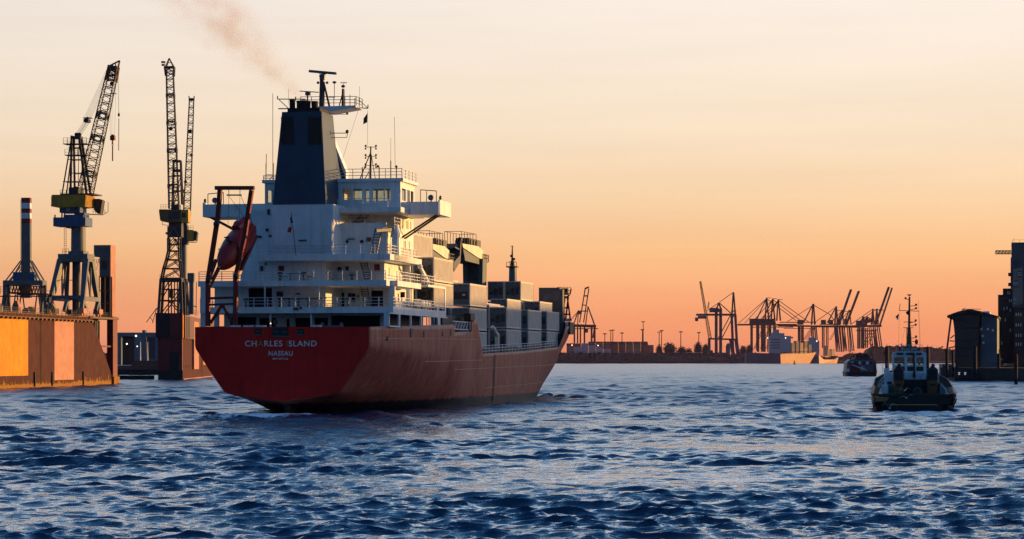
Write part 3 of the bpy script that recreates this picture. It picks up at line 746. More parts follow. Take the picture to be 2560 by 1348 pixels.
    RL([(sT(497, 7.7), 7.75, zB1), (sT(640, 7.7), 7.75, zB1)], sp=1.2, rows=4); RL([(sT(640, 7.7), 7.75, zB1), (sT(964, 7.7), 7.75, zB1)], sp=1.6); RL([(10.1, 9.7, zB1), (10.1, 20.9, zB1)], sp=1.4)
    RL([(10.25, 21, zB1), (10.25, 33.4, zB1)], sp=1.4)
    RL([(sT(647, 8.7), 8.75, zC1), (sT(973, 8.7), 8.75, zC1)], sp=1.7); RL([(9.2, 10.6, zC1), (9.2, 23, zC1)], sp=1.5)
    RL([(sT(838, 13), 13.1, zD1 + .5), (sT(985, 13), 13.1, zD1 + .5)], h=.75, rows=2); RL([(sT(985, 13), 13.2, zD1), (sT(985, 13), 17, zD1)], h=1.1)
    RL([(sT(845, 11.6), 11.6, zE1 - .25), (sT(1000, 11.6), 11.6, zE1 - .25)], h=.95, rows=3, sp=1.3)
    RL([(sT(842, s), s - .1, zR1), (R0 + .2, s - .1, zR1), (R0 + .2, sf, zR1)], h=1.05, sp=1.7)
    RL([(L0 - .1, s - .1, zR1), (sT(690, s), s - .1, zR1)], h=.5, sp=1.0)
    # --- mast above the bridge ----------------------------------------------
    ms = 17.5
    mp = lambda px, py, ss=ms: sP(px, py, ss)
    mast = MB(); b0 = mp(806, 455); t0 = mp(806, 205)
    z0 = zR1
    mast.hexa([(b0.x - 1.6, ms - 1.2, z0), (b0.x + 1.9, ms - 1.2, z0), (b0.x + 1.9, ms + 1.2, z0), (b0.x - 1.6, ms + 1.2, z0)], [(b0.x - .8, ms - .7, sZ(285, ms)), (b0.x + .7, ms - .7, sZ(285, ms)), (b0.x + .7, ms + .7, sZ(285, ms)), (b0.x - .8, ms + .7, sZ(285, ms))])
    MT = mast.build('mast_trunk', 'funnel_blue', SHIP)
    # sloping stay plate, white and blue, forward of the funnel
    pA, pB, pC = mp(834, 362, 19), mp(866, 452, 19), mp(838, 452, 19)
    MB().add([pA, pB, pC, pA + Vector((0, 1.2, 0)), pB + Vector((0, 1.2, 0)), pC + Vector((0, 1.2, 0))], [(0, 2, 1), (3, 4, 5), (0, 1, 4, 3), (1, 2, 5, 4), (2, 0, 3, 5)]).build('mast_stay_plate', 'funnel_blue', MT)
    MB().add([mp(833, 350, 19.05), mp(866, 432, 19.05), mp(857, 432, 19.05), mp(833, 372, 19.05)] + [p + Vector((0, 1.4, 0)) for p in (mp(833, 350, 19.05), mp(866, 432, 19.05), mp(857, 432, 19.05), mp(833, 372, 19.05))], [(3, 2, 1, 0), (4, 5, 6, 7), (0, 1, 5, 4), (1, 2, 6, 5), (2, 3, 7, 6), (3, 0, 4, 7)]).build('mast_stay_edge', 'white_clean', MT)
    MB().box(mp(847, 440, 19).x, mp(864, 440, 19).x, 19.2, 20.2, zR1, sZ(427, 19)).build('mast_stay_foot', 'white_clean', MT)
    pf = MB(); q0 = mp(797, 270); q1 = mp(898, 270)
    pf.prism([(q0.x, sZ(283, ms)), (mp(832, 284).x, sZ(284, ms)), (q1.x, sZ(273, ms)), (q1.x, sZ(269, ms)), (q0.x, sZ(270, ms))], 'y', ms - 1.6, ms + 1.6)
    pf.build('mast_platform', 'white_paint', MT)
    pl = MB(); pl.rail([(mp(760, 262).x, ms - 1.4, sZ(268, ms)), (q1.x, ms - 1.4, sZ(270, ms))], h=1.05, sp=1.3); pl.rail([(q1.x, ms - 1.4, sZ(270, ms)), (q1.x, ms + 1.4, sZ(270, ms))], h=1.05)
    pl.bar(mp(694, 248), mp(764, 248), .10); pl.bar(mp(698, 250), mp(722, 272), .08); pl.bar(mp(696, 272), mp(722, 272), .12); pl.bar(mp(694, 248), mp(694, 240), .1)
    pl.bar(mp(898, 270), mp(920, 271), .10); pl.bar(mp(897, 250), mp(919, 270), .07); pl.bar(mp(920, 271), mp(920, 262), .1)
    pl.build('mast_yard', 'steel_grey', MT)
    rm = MB(); c = mp(805, 0)
    rm.tube((c.x, ms, sZ(285, ms)), (c.x, ms, sZ(200, ms)), .38, .26, 10); rm.tube(mp(800, 268), mp(803, 215), .12, .1); rm.bar(mp(824, 268), mp(809, 205), .2)
    rm.build('radar_mast', 'dark_steel', MT)
    ra = MB(); ra.bar(mp(773, 178), mp(841, 184), .42, .26); ra.tube(mp(806, 188), mp(806, 200), .38, .32, 10); ra.prism([(mp(796, 186).x, sZ(184, ms)), (mp(816, 186).x, sZ(185, ms)), (mp(806, 189).x, sZ(189, ms))], 'y', ms - .12, ms + .12)
    ra.build('radar_scanner', 'steel_grey', MT)
    r2 = MB(); r2.bar(mp(749, 228, 16), mp(797, 231, 16), .1); r2.box(mp(764, 232, 16).x, mp(776, 232, 16).x, 15.8, 16.2, sZ(238, 16), sZ(230, 16)); r2.tube(mp(769, 238, 16), mp(769, 262, 16), .1)
    r2.build('radar_scanner', 'steel_grey', MT)
    ab = MB(); A_ = lambda: (ab.build('aerial', 'dark_steel', MT), ab.__init__())
    ab.tube(mp(836, 246), mp(836, 208), .04); ab.ball(mp(836, 206), .24, 6, (1, 1, .6)); ab.bar(mp(822, 243), mp(837, 243), .1); A_()
    ab.tube(mp(858, 266), mp(858, 222), .2, .16, 6); ab.ball(mp(858, 216), .24, 6, (1, 1, .7)); ab.bar(mp(848, 265), mp(856, 235), .1); ab.bar(mp(851, 207), mp(866, 207), .05); ab.bar(mp(858, 214), mp(858, 206), .05)
    for i in range(7): ab.bar(mp(854, 226 + i * 5), mp(862, 229 + i * 5), .04)
    for px in (853, 858, 862, 866): ab.bar(mp(px, 205), mp(px, 209), .05)
    A_()
    for q0, q1, w_ in (((875, 268), (875, 237), .07), ((887, 268), (887, 245), .07), ((899, 262), (899, 216), .03)): ab.bar(mp(*q0), mp(*q1), w_); A_()
    for q0, q1, w_ in (((722, 262), (721, 223), .03), ((739, 252), (739, 242), .12), ((682, 440), (682, 234), .05), ((665, 455), (666, 385), .06)): ab.bar(mp(*q0), mp(*q1), w_); A_()
    for px in (795, 818): ab.ball(mp(px, 207), .16, 6)
    ab.bar(mp(794, 207), mp(819, 207), .05); A_()
    ab.bar(mp(829, 286), mp(866, 286), .05); ab.ball(mp(868, 284), .15, 6); A_(); ab.bar(mp(830, 333, 14), mp(868, 333, 14), .08); ab.bar(mp(830, 344, 14), mp(867, 344, 14), .06); ab.bar(mp(867, 344, 14), mp(869, 333, 14), .06); ab.ball(mp(868, 329, 14), .2, 6); ab.bar(mp(829, 333, 14), mp(829, 315, 14), .1)
    ab.build('aerial', 'dark_steel', MT)
    # signal mast on the roof
    g = 18.5; sp_ = lambda px, py: sP(px, py, g)
    sm = MB(); sm.tube(sp_(926, 455), sp_(927, 366), .17, .08, 8); sm.bar(sp_(897, 455), sp_(925, 385), .1); sm.bar(sp_(940, 458), sp_(928, 385), .07); sm.bar(sp_(908, 455), sp_(925, 425), .08)
    for py in (368, 391, 414):
        sm.bar(sp_(914, py), sp_(940, py), .06)
        for px in (914, 940): sm.ball(sp_(px, py - 3), .13, 6); sm.ball(sp_(px, py + 4), .11, 6)
    for px, py in ((906, 418), (948, 418), (977, 402), (991, 417)): sm.bar(sp_(px, 458), sp_(px, py), .1)
    sm.bar(sp_(977, 402), sp_(977, 345), .03); sm.bar(sp_(988, 417), sp_(986, 292), .035); sm.ball(sp_(991, 417), .16, 6); sm.ball(sp_(945, 416), .16, 6)
    sm.bar(sp_(665, 455), sp_(665, 408), .08); sm.bar(sp_(683, 455), sp_(683, 408), .12); sm.bar(sp_(664, 437), sp_(684, 437), .05); sm.bar(sp_(669, 455), sp_(684, 438), .07)
    sm.build('signal_mast', 'dark_steel', SHIP)
    hl = MB(); hl.bar(sp_(855, 402), sp_(897, 272), .025); hl.bar(sp_(919, 366), sp_(919, 275), .025); hl.build('halyard', 'steel_grey', SHIP)
    # --- ladders, lockers, small fittings -----------------------------------
    def ladder(p, q, w=.75, n=9, name='ladder'):
        L = MB(); p = Vector(p); q = Vector(q); o = Vector((w / 2, 0, 0))
        for sg in (-1, 1): L.bar(p + o * sg, q + o * sg, .08, .14)
        for i in range(1, n): c = p.lerp(q, i / n); L.bar(c - o, c + o, .06, .12)
        return L.build(name, 'steel_grey', SHIP)
    ladder((sT(933, 11.2), 11.2, zC1), (sT(947, 12.6), 12.6, zD1 - .1)); ladder((sT(922, 10.4), 10.4, zB1), (sT(906, 13.2), 13.6, zC0)); ladder((sT(920, 9.6), 9.6, zA1), (sT(908, 13), 13.4, zB0))
    ladder((sT(882, 14.2), 14.2, zD1), (sT(912, 16.2), 16.2, zE0), .9)
    # pipes, vents, lamps and plate seams on the after faces
    for px, s, z0, z1 in ((684, 8.85, zC1, zE0), (830, 8.85, zC1, 20.5), (818, 12.9, zC1, zD1), (955, 12.9, zC1, zD1), (648, 10.75, zB1, zC0), (806, 10.75, zB1, zC0), (700, 10.5, zA1, zB0), (738, 11.4, 7.95, zA0), (826, 11.4, 7.95, zA0), (606, 13.1, zC1, zE0), (625, 13.1, zC1, zE0)):
        t = sT(px, s); MB().tube((t, s - .07, z0), (t, s - .07, z1), .055, n=6).build('pipe', 'rail_white', SHIP)
    sm = MB(); a, b2 = sT(681, 8.9), sT(832, 8.9)
    for z in (18.3, 19.9, 21.5): sm.box(a, b2, 8.88, 8.9, z, z + .035)
    for px in (718, 757, 795): t = sT(px, 8.9); sm.box(t, t + .03, 8.875, 8.9, zC1, 22.5)
    sm.build('plate_seam', 'white_clean', SHIP)
    for px, py, s, w, h in ((757, 601, 8.85, .9, .12), (700, 735, 10.5, .7, .5), (745, 735, 10.5, .5, .14), (655, 672, 10.7, .25, .55), (665, 660, 10.7, .2, .2), (868, 672, 14.1, .35, .5), (905, 604, 12.9, .35, .3), (878, 598, 12.9, .9, .1), (905, 536, 17.1, .5, .12), (668, 575, 13.1, .3, .3), (676, 590, 13.1, .25, .25), (645, 592, 13.1, .9, .2), (672, 530, 13.1, .3, .6), (875, 740, 17.4, .4, .6), (895, 742, 17.4, .3, .3), (740, 772, 6.9, .5, .25), (752, 770, 6.9, .3, .2)):
        t = sT(px, s); z = sZ(py, s, t); MB().box(t - w / 2, t + w / 2, s - .16, s - .01, z - h / 2, z + h / 2).build('wall_fitting', 'dark_steel', SHIP)
    for px, s, z in ((700, 9.9, zB1), (760, 9.9, zB1), (880, 13.6, zB1), (650, 6.4, 7.95), (742, 7.0, 7.95), (905, 8.5, 7.95), (870, 9.0, zA1), (615, 9.2, zA1)):
        t = sT(px, s); MB().lathe([(.14, z), (.14, z + .65), (.30, z + .68), (.33, z + .85), (.2, z + 1.0)], 10, (t, s, 0)).build('vent', 'steel_grey', SHIP)
    cr = MB(); t = sT(720, 8.6); cr.box(sT(690, 9.4), sT(812, 9.4), 9.9, 10.3, zA1 + .95, zA1 + 1.1)
    for px in (696, 720, 744, 768, 792): t = sT(px, 9.9); cr.box(t, t + .1, 9.9, 10.3, zA1, zA1 + .95)
    cr.build('work_bench', 'dark_steel', SHIP)
    # provision crane: post in front of the sunlit side, stowed jib
    pc = 13.8; t = sT(990, pc); P_ = MB(); P_.tube((t, pc, zC1), (t, pc, zC1 + 2.0), .52, .48, 12); P_.lathe([(.62, zC1 + 2.0), (.62, zC1 + 2.35), (.4, zC1 + 2.9), (.3, zC1 + 3.4)], 12, (t, pc, 0)); pcr = P_.build('crane_post', 'white_paint', SHIP)
    MB().bar((t, pc, zC1 + 2.9), (sT(940, 11), 11, zC1 + 2.6), .22, .3).bar((t, pc, zC1 + 3.4), (sT(955, 12), 12, zC1 + 2.9), .06).build('crane_jib', 'steel_grey', pcr)
    # davit crane on the starboard boat deck
    d0 = sS(1088, 9.7); D_ = MB(); D_.tube((9.7, d0, zA1), (9.7, d0, zA1 + 1.5), .42, .40, 10); D_.ball((9.7, d0, zA1 + 1.6), .45, 8); dav = D_.build('crane_post', 'white_paint', SHIP)
    e0 = sS(1050, 9.7); MB().bar((9.7, d0, zA1 + 1.7), (9.7, e0, zB1 + 2.0), .42, .5, .26, .3).ball((9.7, e0, zB1 + 2.0), .3, 6).build('crane_jib', 'white_paint', dav)
    # red fire stations, notice plates, winches
    for px, py, s, w, h in ((703, 672, 10.7, .62, .62), (943, 670, 14.1, .6, .75), (1007, 737, 13.9, .5, .6), (945, 770, 13.8, .8, .6)):
        t = sT(px, s); z = sZ(py, s, t); MB().box(t - w / 2, t + w / 2, s - .12, s - .01, z - h / 2, z + h / 2).build('fire_locker', 'red_oxide', SHIP)
    for px, py, s, r in ((845, 608, 12.9, .2), (848, 672, 14.1, .2), (846, 537, 17.1, .18), (868, 604, 12.9, .17), (820, 602, 12.9, .16)):
        t = sT(px, s); z = sZ(py, s, t); MB().lathe([(r, s - .06), (r, s)], 12, (t, 0, z), 'y').build('porthole', 'black_paint', SHIP)
    for px, py, s in ((830, 612, 12.9), (847, 622, 12.9)):
        t = sT(px, s); MB().box(t - .4, t + .4, s - .05, s + .02, zC1 + .1, zC1 + 2.0).build('door', 'white_clean', SHIP)
    for px, r, l in ((560, .45, 1.4), (610, .35, .9), (830, .75, 2.2), (643, .3, .6)):
        t = sT(px, 5.5); w = MB(); w.lathe([(r * 1.15, -l / 2), (r * 1.15, -l / 2 + .12), (r * .7, -l / 2 + .13), (r * .7, l / 2 - .13), (r * 1.15, l / 2 - .12), (r * 1.15, l / 2)], 16, (t, 5.5, 7.95 + r * 1.2), 'x')
        w.box(t - l / 2 - .3, t - l / 2, 5.1, 5.9, 7.95, 7.95 + r * 1.6); w.build('mooring_winch', 'steel_grey', SHIP)
    for px in (588, 621, 652, 790): t = sT(px, 1.0); MB().lathe([(.22, 8.0), (.22, 9.1), (.34, 9.12), (.34, 9.35)], 10, (t - .25, 1.0, 0)).lathe([(.22, 8.0), (.22, 9.1), (.34, 9.12), (.34, 9.35)], 10, (t + .3, 1.0, 0)).build('bollard', 'rail_white', SHIP)
    t = sT(702, 3); MB().tube((t - .6, 3, 7.95), (t - .6, 3, 9.8), .12).box(t - .8, t - .4, 2.8, 3.2, 9.5, 9.95).build('deck_lamp_post', 'dark_steel', SHIP)
    MB().ball((t - 1.0, 2.6, 9.55), .07, 6).build('deck_lamp', emis('lamp_glow', (1.0, .55, .25), 2.0), SHIP)
    # gangway truss stowed in the recess of the side
    gx = half(38, 9) - .35; G = MB()
    for z in (9.35, 10.25): G.bar((gx, 33.9, z), (gx, 42.8, z), .12)
    for i in range(10):
        a = 34.2 + i * .85; G.bar((gx, a, 9.35 if i % 2 else 10.25), (gx, a + .85, 10.25 if i % 2 else 9.35), .08)
    G.build('gangway', 'rail_white', SHIP)
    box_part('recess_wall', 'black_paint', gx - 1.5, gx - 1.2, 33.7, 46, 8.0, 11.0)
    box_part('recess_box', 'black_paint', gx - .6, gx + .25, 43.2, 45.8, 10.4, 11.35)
    # main-deck side rail with wind-screen panels
    RR = []
    for a, b2 in ((50.4, 66), (66, 80), (80, 95), (95, 108)):
        RR += [(half(a, 6.2) - .15, a, interp(TOP, a) - .05)]
    RR.append((half(108.3, 7) - .15, 108.3, 7.55))
    MB().rail(RR, h=1.05, sp=2.2, r=.03).build('railing', 'rail_white', SHIP)
    for a, b2 in ((52, 62), (66, 76), (84, 94), (98, 107)):
        n = int((b2 - a) / .55); k = MB()
        for i in range(n): s = a + .55 * i; x = half(s, 6.5) - .45; k.box(x, x + .06, s, s + .3, interp(TOP, s) - .1, interp(TOP, s) + .75)
        k.build('cargo_fence', 'steel_grey', SHIP)
    CM = MB(); CM.prism([(51, 5.4), (108, 6.6), (108, 7.75), (51, 6.95)], 'x', 9.2, 10.62); CM.build('hatch_coaming', 'dark_interior', SHIP)  # near-black colour paints the shadow behind the rail onto the coaming
    vp = sS(1243, 10); V = MB(); V.tube((10, vp, 6), (10, vp, 8.9), .3, .3, 10); V.tube((10, vp, 8.9), (9.7, vp - 1.8, 10.0), .3, .26, 10); V.build('vent_pipe', 'cream_paint', SHIP)
    # table on the after deck
    tb = MB(); q = sP(742, 697, 8.4); tb.box(q.x - 1.1, q.x + 1.1, 8.2, 9.0, zB1 + .7, zB1 + .78)
    for dx in (-.8, .8): tb.bar((q.x + dx, 8.6, zB1), (q.x + dx, 8.6, zB1 + .7), .1)
    for dx in (-1.5, 1.5): tb.box(q.x + dx - .3, q.x + dx + .3, 8.3, 8.8, zB1 + .4, zB1 + .46)
    tb.build('deck_table', 'dark_steel', SHIP)
build_superstructure()

# free-fall boat davit (red portal) and the lifeboat hanging in it
def build_davit():
    d = thing('lifeboat_davit', 'red steel portal davit standing on the stern deck of the red ship', 'davit', sloc(0, 0, 0), -SHIP_TH)
    d.parent = None
    p = lambda px, py, s: sP(px, py, s)
    a = MB(); a.path([p(520, 815, 2.2), p(520, 700, 2.6), p(545, 540, 2.4), p(550, 474, 2.0)], .42, .5); a.path([p(522, 700, 2.6), p(540, 650, 4.5)], .3)
    a.build('leg', 'red_oxide', d)
    b = MB(); b.path([p(588, 815, 2.2), p(590, 690, 2.8), p(612, 590, 2.6), p(629, 476, 2.0)], .42, .5); b.build('leg', 'red_oxide', d)
    MB().bar(p(538, 470, 2.0), p(636, 470, 2.0), .45, .4).build('top_beam', 'red_oxide', d)
    c = MB(); c.bar(p(524, 746, 2.3), p(588, 744, 2.3), .3, .26); c.bar(p(524, 762, 2.3), p(588, 760, 2.3), .26, .22); c.bar(p(556, 762, 2.3), p(526, 808, 2.3), .28); c.bar(p(556, 762, 2.3), p(582, 808, 2.3), .28); c.build('cross_frame', 'red_oxide', d)
    e = MB(); e.bar(p(522, 720, 2.6), p(566, 632, 6.0), .3); e.bar(p(590, 700, 2.8), p(640, 590, 7.0), .34); e.build('launch_rail', 'red_oxide', d)
    f = MB(); f.bar(p(567, 488, 2.2), p(604, 488, 2.2), .2, .14)
    for px in (572, 600): f.bar(p(px, 472, 2), p(px, 488, 2.2), .06)
    for q in (((572, 490), (570, 560)), ((600, 490), (598, 545)), ((572, 490), (612, 545)), ((602, 490), (632, 560))): f.bar(p(*q[0], 2.3), p(*q[1], 3.2), .035)
    f.build('fall_tackle', 'dark_steel', d)
    for px, py, s in ((522, 700, 2.4), (591, 690, 2.5), (541, 560, 2.2)): MB().ball(p(px, py, s), .36, 6).build('hinge', 'dark_steel', d)
    # boat
    A = p(626, 566, 7.0); B = p(549, 668, 1.2)
    ax = (B - A); L = ax.length; ax.normalize()
    side = Vector((1, .1, .45)).normalized(); side = (side - ax * side.dot(ax)).normalized(); up = side.cross(ax).normalized()
    if up.y > 0: up = -up
    root = thing('lifeboat', 'enclosed orange red lifeboat hanging nose down in the stern davit', 'lifeboat', sloc(*A), -SHIP_TH)
    rings = []
    prof = [(0, .55, .5), (.04, .85, .75), (.15, 1.12, 1.0), (.35, 1.28, 1.12), (.55, 1.28, 1.08), (.72, 1.12, .92), (.85, .82, .68), (.94, .45, .4), (1.0, .10, .12)]
    for u, w, h in prof:
        c = ax * (u * L); r = []
        for i in range(20):
            t = 2 * math.pi * i / 20; x = math.cos(t); y = math.sin(t)
            k = h * (1.15 if y > 0 else 1.25 * (1 - .25 * abs(x)))
            r.append(c + side * (w * math.copysign(abs(x) ** .75, x)) + up * (k * math.copysign(abs(y) ** .8, y) - (.25 * u if y < 0 else 0)))
        rings.append(r)
    MB().loft(rings).build('hull', 'boat_red', root, smooth=True)
    k = []
    for u, w, h in ((.02, .45, .35), (.08, .62, .62), (.22, .70, .78), (.30, .60, .62)):
        c = ax * (u * L) + up * 1.05
        k.append([c + side * (w * sx) + up * (h * sy) for sx, sy in ((-1, -.5), (1, -.5), (.85, .6), (.4, .95), (-.4, .95), (-.85, .6))])
    cab = MB().loft(k).build('wheelhouse', 'boat_red', root)
    for sx in (-.34, .0, .34):
        c = ax * (.285 * L) + up * 1.45 + side * sx
        MB().bar(c - side * .14, c + side * .14, .10, .32).build('window', 'black_paint', cab)
    for u, sx in ((.5, -.35), (.62, .5)):
        c = ax * (u * L) + up * 1.28 + side * sx; MB().bar(c - side * .24, c + side * .24, .5, .10).build('hatch', 'black_paint', root)
    fb = []
    for u, w, h in prof: fb.append(ax * (u * L) - side * (w + .03))
    fb2 = [ax * (u * L) + side * (w + .03) for u, w, h in prof]
    MB().path(fb, .10, .16).build('fender_strip', 'boat_red', root); MB().path(fb2, .10, .16).build('fender_strip', 'boat_red', root); MB().path(fb[-3:] + fb2[-3:][::-1], .07, .10).build('bow_stripe', 'white_clean', root)
    for s_ in (.25, .6): c = ax * (s_ * L) - side * 1.3; MB().bar(c, c - side * .25 + up * .5, .10, .14).build('cleat', 'dark_steel', root)
build_davit()

# ensign at the stern, courtesy flag, rafts, life rings
mat('flag_red', (.42, .02, .02), .8, var=.2); mat('flag_white', (.7, .7, .7), .8, var=.1); mat('flag_dark', (.05, .03, .015), .8, var=.3); mat('flag_blue', (.03, .06, .2), .8, var=.2)
def flag(name, label, pole, cells, cat='flag', group=None):
    """pole: list of points for the staff (or None); cells: list of (material, 4 corner points)"""
    base = Vector(cells[0][1][0]); t = thing(name, label, cat, base, 0, group)
    if pole: MB().path([Vector(p) - base for p in pole], .07).build('flag_staff', 'wood', t)
    for m, q in cells:
        q = [Vector(c) - base for c in q]; mb = MB(); n = 5
        o = len(mb.v)
        for i in range(n + 1):
            for j in range(n + 1):
                c = q[0].lerp(q[1], i / n).lerp(q[3].lerp(q[2], i / n), j / n); c = c + Vector((0, .08 * math.sin(i * 1.9 + j * .7), 0)); mb.v.append(tuple(c))
        for i in range(n):
            for j in range(n): mb.f.append((i * (n + 1) + j, i * (n + 1) + j + 1, (i + 1) * (n + 1) + j + 1, (i + 1) * (n + 1) + j))
        c_ = mb.build('flag_cloth', m, t, smooth=True); c_.modifiers.new('cloth', 'SOLIDIFY').thickness = .015
    return t
def sw(px, py, s): p = sP(px, py, s); return sloc(p.x, p.y, p.z)
flag('ensign', 'drooping red and white ensign on a leaning staff at the stern rail', [sw(740, 640, 7.6), sw(728, 531, 7.0)],
     [('flag_blue', [sw(728, 540, 7), sw(733, 556, 7), sw(727, 560, 7), sw(725, 546, 7)]), ('flag_white', [sw(733, 556, 7), sw(731, 566, 7), sw(722, 570, 7), sw(726, 558, 7)]), ('flag_red', [sw(731, 563, 7), sw(727, 582, 7), sw(718, 580, 7), sw(722, 567, 7)])])
flag('signal_flag', 'small dark pennant flying from the radar mast yard halyard', None, [('flag_dark', [sw(919, 282, 17.5), sw(918, 306, 17.5), sw(908, 311, 17.5), sw(909, 296, 17.5)])])
def raft():
    t = thing('liferaft', 'white banded life raft canister in a cradle behind the starboard rail', 'life raft', sloc(9.6, sS(1046, 9.6), zA1), -SHIP_TH)
    L = sS(1078, 9.6) - sS(1046, 9.6)
    b = MB(); prof = [(.2, 0), (.42, .06)]
    for i in range(1, 10): prof += [(.44 if i % 2 else .40, L * i / 10)]
    prof += [(.42, L - .06), (.2, L)]
    b.lathe(prof, 16, (0, 0, .62), 'y').build('canister', 'white_clean', t, smooth=False)
    MB().box(-.4, .4, .3, .5, 0, .3).box(-.4, .4, L - .5, L - .3, 0, .3).build('cradle', 'steel_grey', t)
raft()
def ring(px, py, s, dx, label, ax='y'):
    p = sP(px, py, s); t = thing('life_ring', label, 'life ring', sloc(p.x, p.y, p.z), -SHIP_TH, 'life rings on the ship rails')
    m = MB(); prof = []
    R0, r0, n, k = .36, .09, 18, 8
    rings = []
    for i in range(n):
        a = 2 * math.pi * i / n; rr = []
        for j in range(k):
            b = 2 * math.pi * j / k; d = R0 + r0 * math.cos(b)
            rr.append((d * math.cos(a), r0 * math.sin(b), d * math.sin(a)) if ax == 'y' else (r0 * math.sin(b), d * math.cos(a), d * math.sin(a)))
        rings.append(rr)
    rings.append(rings[0]); m.loft(rings, cap=False).build('ring_body', 'white_clean', t, smooth=True)
ring(1046, 757, sS(1046, 9.6) - .35, 0, 'white life ring on the end of the raft canister', 'y')
ring(1100, 739, sS(1100, 9.9), 0, 'white life ring on the starboard crane post', 'x')

# ------------------------------------------------------------------ containers on deck
mat('reefer_white', (.60, .555, .50), .5, var=.14, scale=.8, streak=.3, streak_col=(.36, .27, .2))
mat('reefer_panel', (.09, .12, .135), .5, var=.3, scale=1.5, streak=.3)
mat('machinery_dark', (.03, .033, .037), .6, var=.4)
mat('reefer_blue', (.05, .12, .22), .5, var=.25); mat('reefer_lit', (.72, .66, .5), .5, var=.12)
def make_container(L=10.6, Wd=2.44, Hh=2.76, name='reefer_container', body='reefer_white', unit=0):
    t = thing(name, 'white refrigerated container', 'container')
    b = MB(); b.box(-Wd + .06, -.06, .06, L, .06, Hh - .06)
    n = 26
    for i in range(n): y = .35 + (L - .6) * i / n; b.box(-.06, -.02, y, y + .2, .2, Hh - .2)
    b.build('box_body', body, t)
    k = MB()
    for i in range(9): k.box(-.021, -.012, .42, .56 + .05 * (i % 3), Hh - .45 - i * .19, Hh - .35 - i * .19)
    k.build('marking', 'machinery_dark', t)
    f = MB()
    for x in (-Wd, -.12):
        for y in (0, L - .06): f.box(x, x + .12, y, y + .12, 0, Hh)
    for z in (0, Hh - .12):
        for x in (-Wd, -.12): f.box(x, x + .12, .12, L - .06, z, z + .12)
        for y in (0, L - .06): f.box(-Wd + .12, -.12, y, y + .12, z, z + .12)
    f.build('frame', body, t)
    e = MB(); e.box(-Wd + .13, -.13, .03, .06, .14, Hh - .14); u = e.build('refrigeration_unit', 'reefer_panel', t)
    if unit != 2:
        g = MB(); c = -Wd / 2
        g.lathe([(.36, -.03), (.36, .028)], 20, (c, 0, 1.38), 'y'); g.build('fan', 'machinery_dark', u)
        h = MB(); h.lathe([(.47, .0), (.47, .026)], 20, (c, 0, 1.38), 'y'); h.build('fan_shroud', 'steel_grey', u)
        k = MB(); k.box(-Wd + .25, -Wd + .75, .0, .028, .85, 1.2); k.box(-.8, -.3, .0, .028, .82, 1.85); k.box(-Wd + .9, -.9, .0, .028, .75, 1.0)
        k.add([(c - .95, .02, 2.0), (c - .85, .02, 2.0), (c - .5, .02, 1.2), (c - .6, .02, 1.2)], [(0, 1, 2, 3)]); k.add([(c + .95, .02, 2.0), (c + .85, .02, 2.0), (c + .5, .02, 1.2), (c + .6, .02, 1.2)], [(3, 2, 1, 0)])
        k.build('machinery', 'machinery_dark', u)
    else:
        k = MB(); k.box(-Wd + .22, -.3, -.02, .028, .85, 1.75); k.build('machinery', 'machinery_dark', u)
        MB().box(-.95, -.6, -.04, .0, 1.25, 1.45).build('control_panel', 'rail_white', u)
    mk = MB()
    for dx, sh in ((-.68, 3), (0, 6), (.62, 3)):
        cx = -Wd / 2 + dx
        mk.add([(cx + .13 * math.cos(2 * math.pi * i / sh + math.pi / 2), .012, 2.48 + .13 * math.sin(2 * math.pi * i / sh + math.pi / 2)) for i in range(sh)], [tuple(range(sh))])
    mk.build('warning_mark', 'machinery_dark', u)
    return t
con_protos = [make_container(unit=0), make_container(unit=2)]
used = [False, False]
GC = 'reefer containers stacked on the ship'
def place(tt, s, z, label, unit=0):
    p = sloc(tt, s, z)
    if not used[unit]:
        used[unit] = True; c = con_protos[unit]; c.location = p; c.rotation_euler = (0, 0, -SHIP_TH); return tag(c, label, None, GC)
    return dup(con_protos[unit], p, -SHIP_TH, label, GC)
tier = {0: 'bottom', 1: 'second', 2: 'third', 3: 'top'}
b0 = sS(1085, 10.3)
place(10.3, b0, 14.75, 'white reefer container beside the deckhouse, shaded end and sunlit side', 0)
place(10.3, b0, 11.85, 'white reefer container hidden low beside the deckhouse under the sunlit one', 0)
place(7.95, b0 - .6, 17.55, 'bright sunlit white container just ahead of the deckhouse wall', 0)
place(7.95, b0 - .6, 14.65, 'white container below the bright one ahead of the deckhouse', 0)
s1 = 46.9
place(10.5, s1, 12.35, 'white container topmost of the tall outer stack at the bulwark step', 1)
place(10.5, s1, 9.4, 'white container in the middle of the tall outer stack behind the gangway', 1)
place(10.5, s1, 6.45, 'white container at the foot of the tall outer stack, partly behind the bulwark', 1)
place(5.6, s1 + 6, 13.2, 'container with only its sunlit yellow top showing above the tall outer stack', 0)
s2 = 71.2
place(10.5, s2, 9.95, 'white container upper of the two beside the vent pipe', 0); place(10.5, s2, 7.0, 'white container lower of the two, behind the vent pipe and rail', 0)
place(8.0, s2 + .6, 10.35, 'container one row inboard of the pair by the vent pipe, dark end', 0); place(8.0, s2 + .6, 7.4, 'container low and inboard by the vent pipe in shade', 0)
s3 = 87.3
place(10.5, s3, 9.95, 'white container upper of the middle pair along the rail', 0); place(10.5, s3, 7.0, 'white container lower of the middle pair along the rail', 0)
s4 = 103.1
place(10.5, s4 - .3, 10.05, 'white container upper of the foremost pair along the rail, tan tinted', 0); place(10.5, s4 - .3, 7.1, 'white container lower of the foremost pair at the forecastle', 0)
t4 = sT(1302, s4)
place(t4, s4, 14.45, 'white container high amidships with a sunlit strip along its side', 0); place(t4 - 2.5, s4, 14.45, 'white container high amidships, one row in from the sunlit strip', 0)
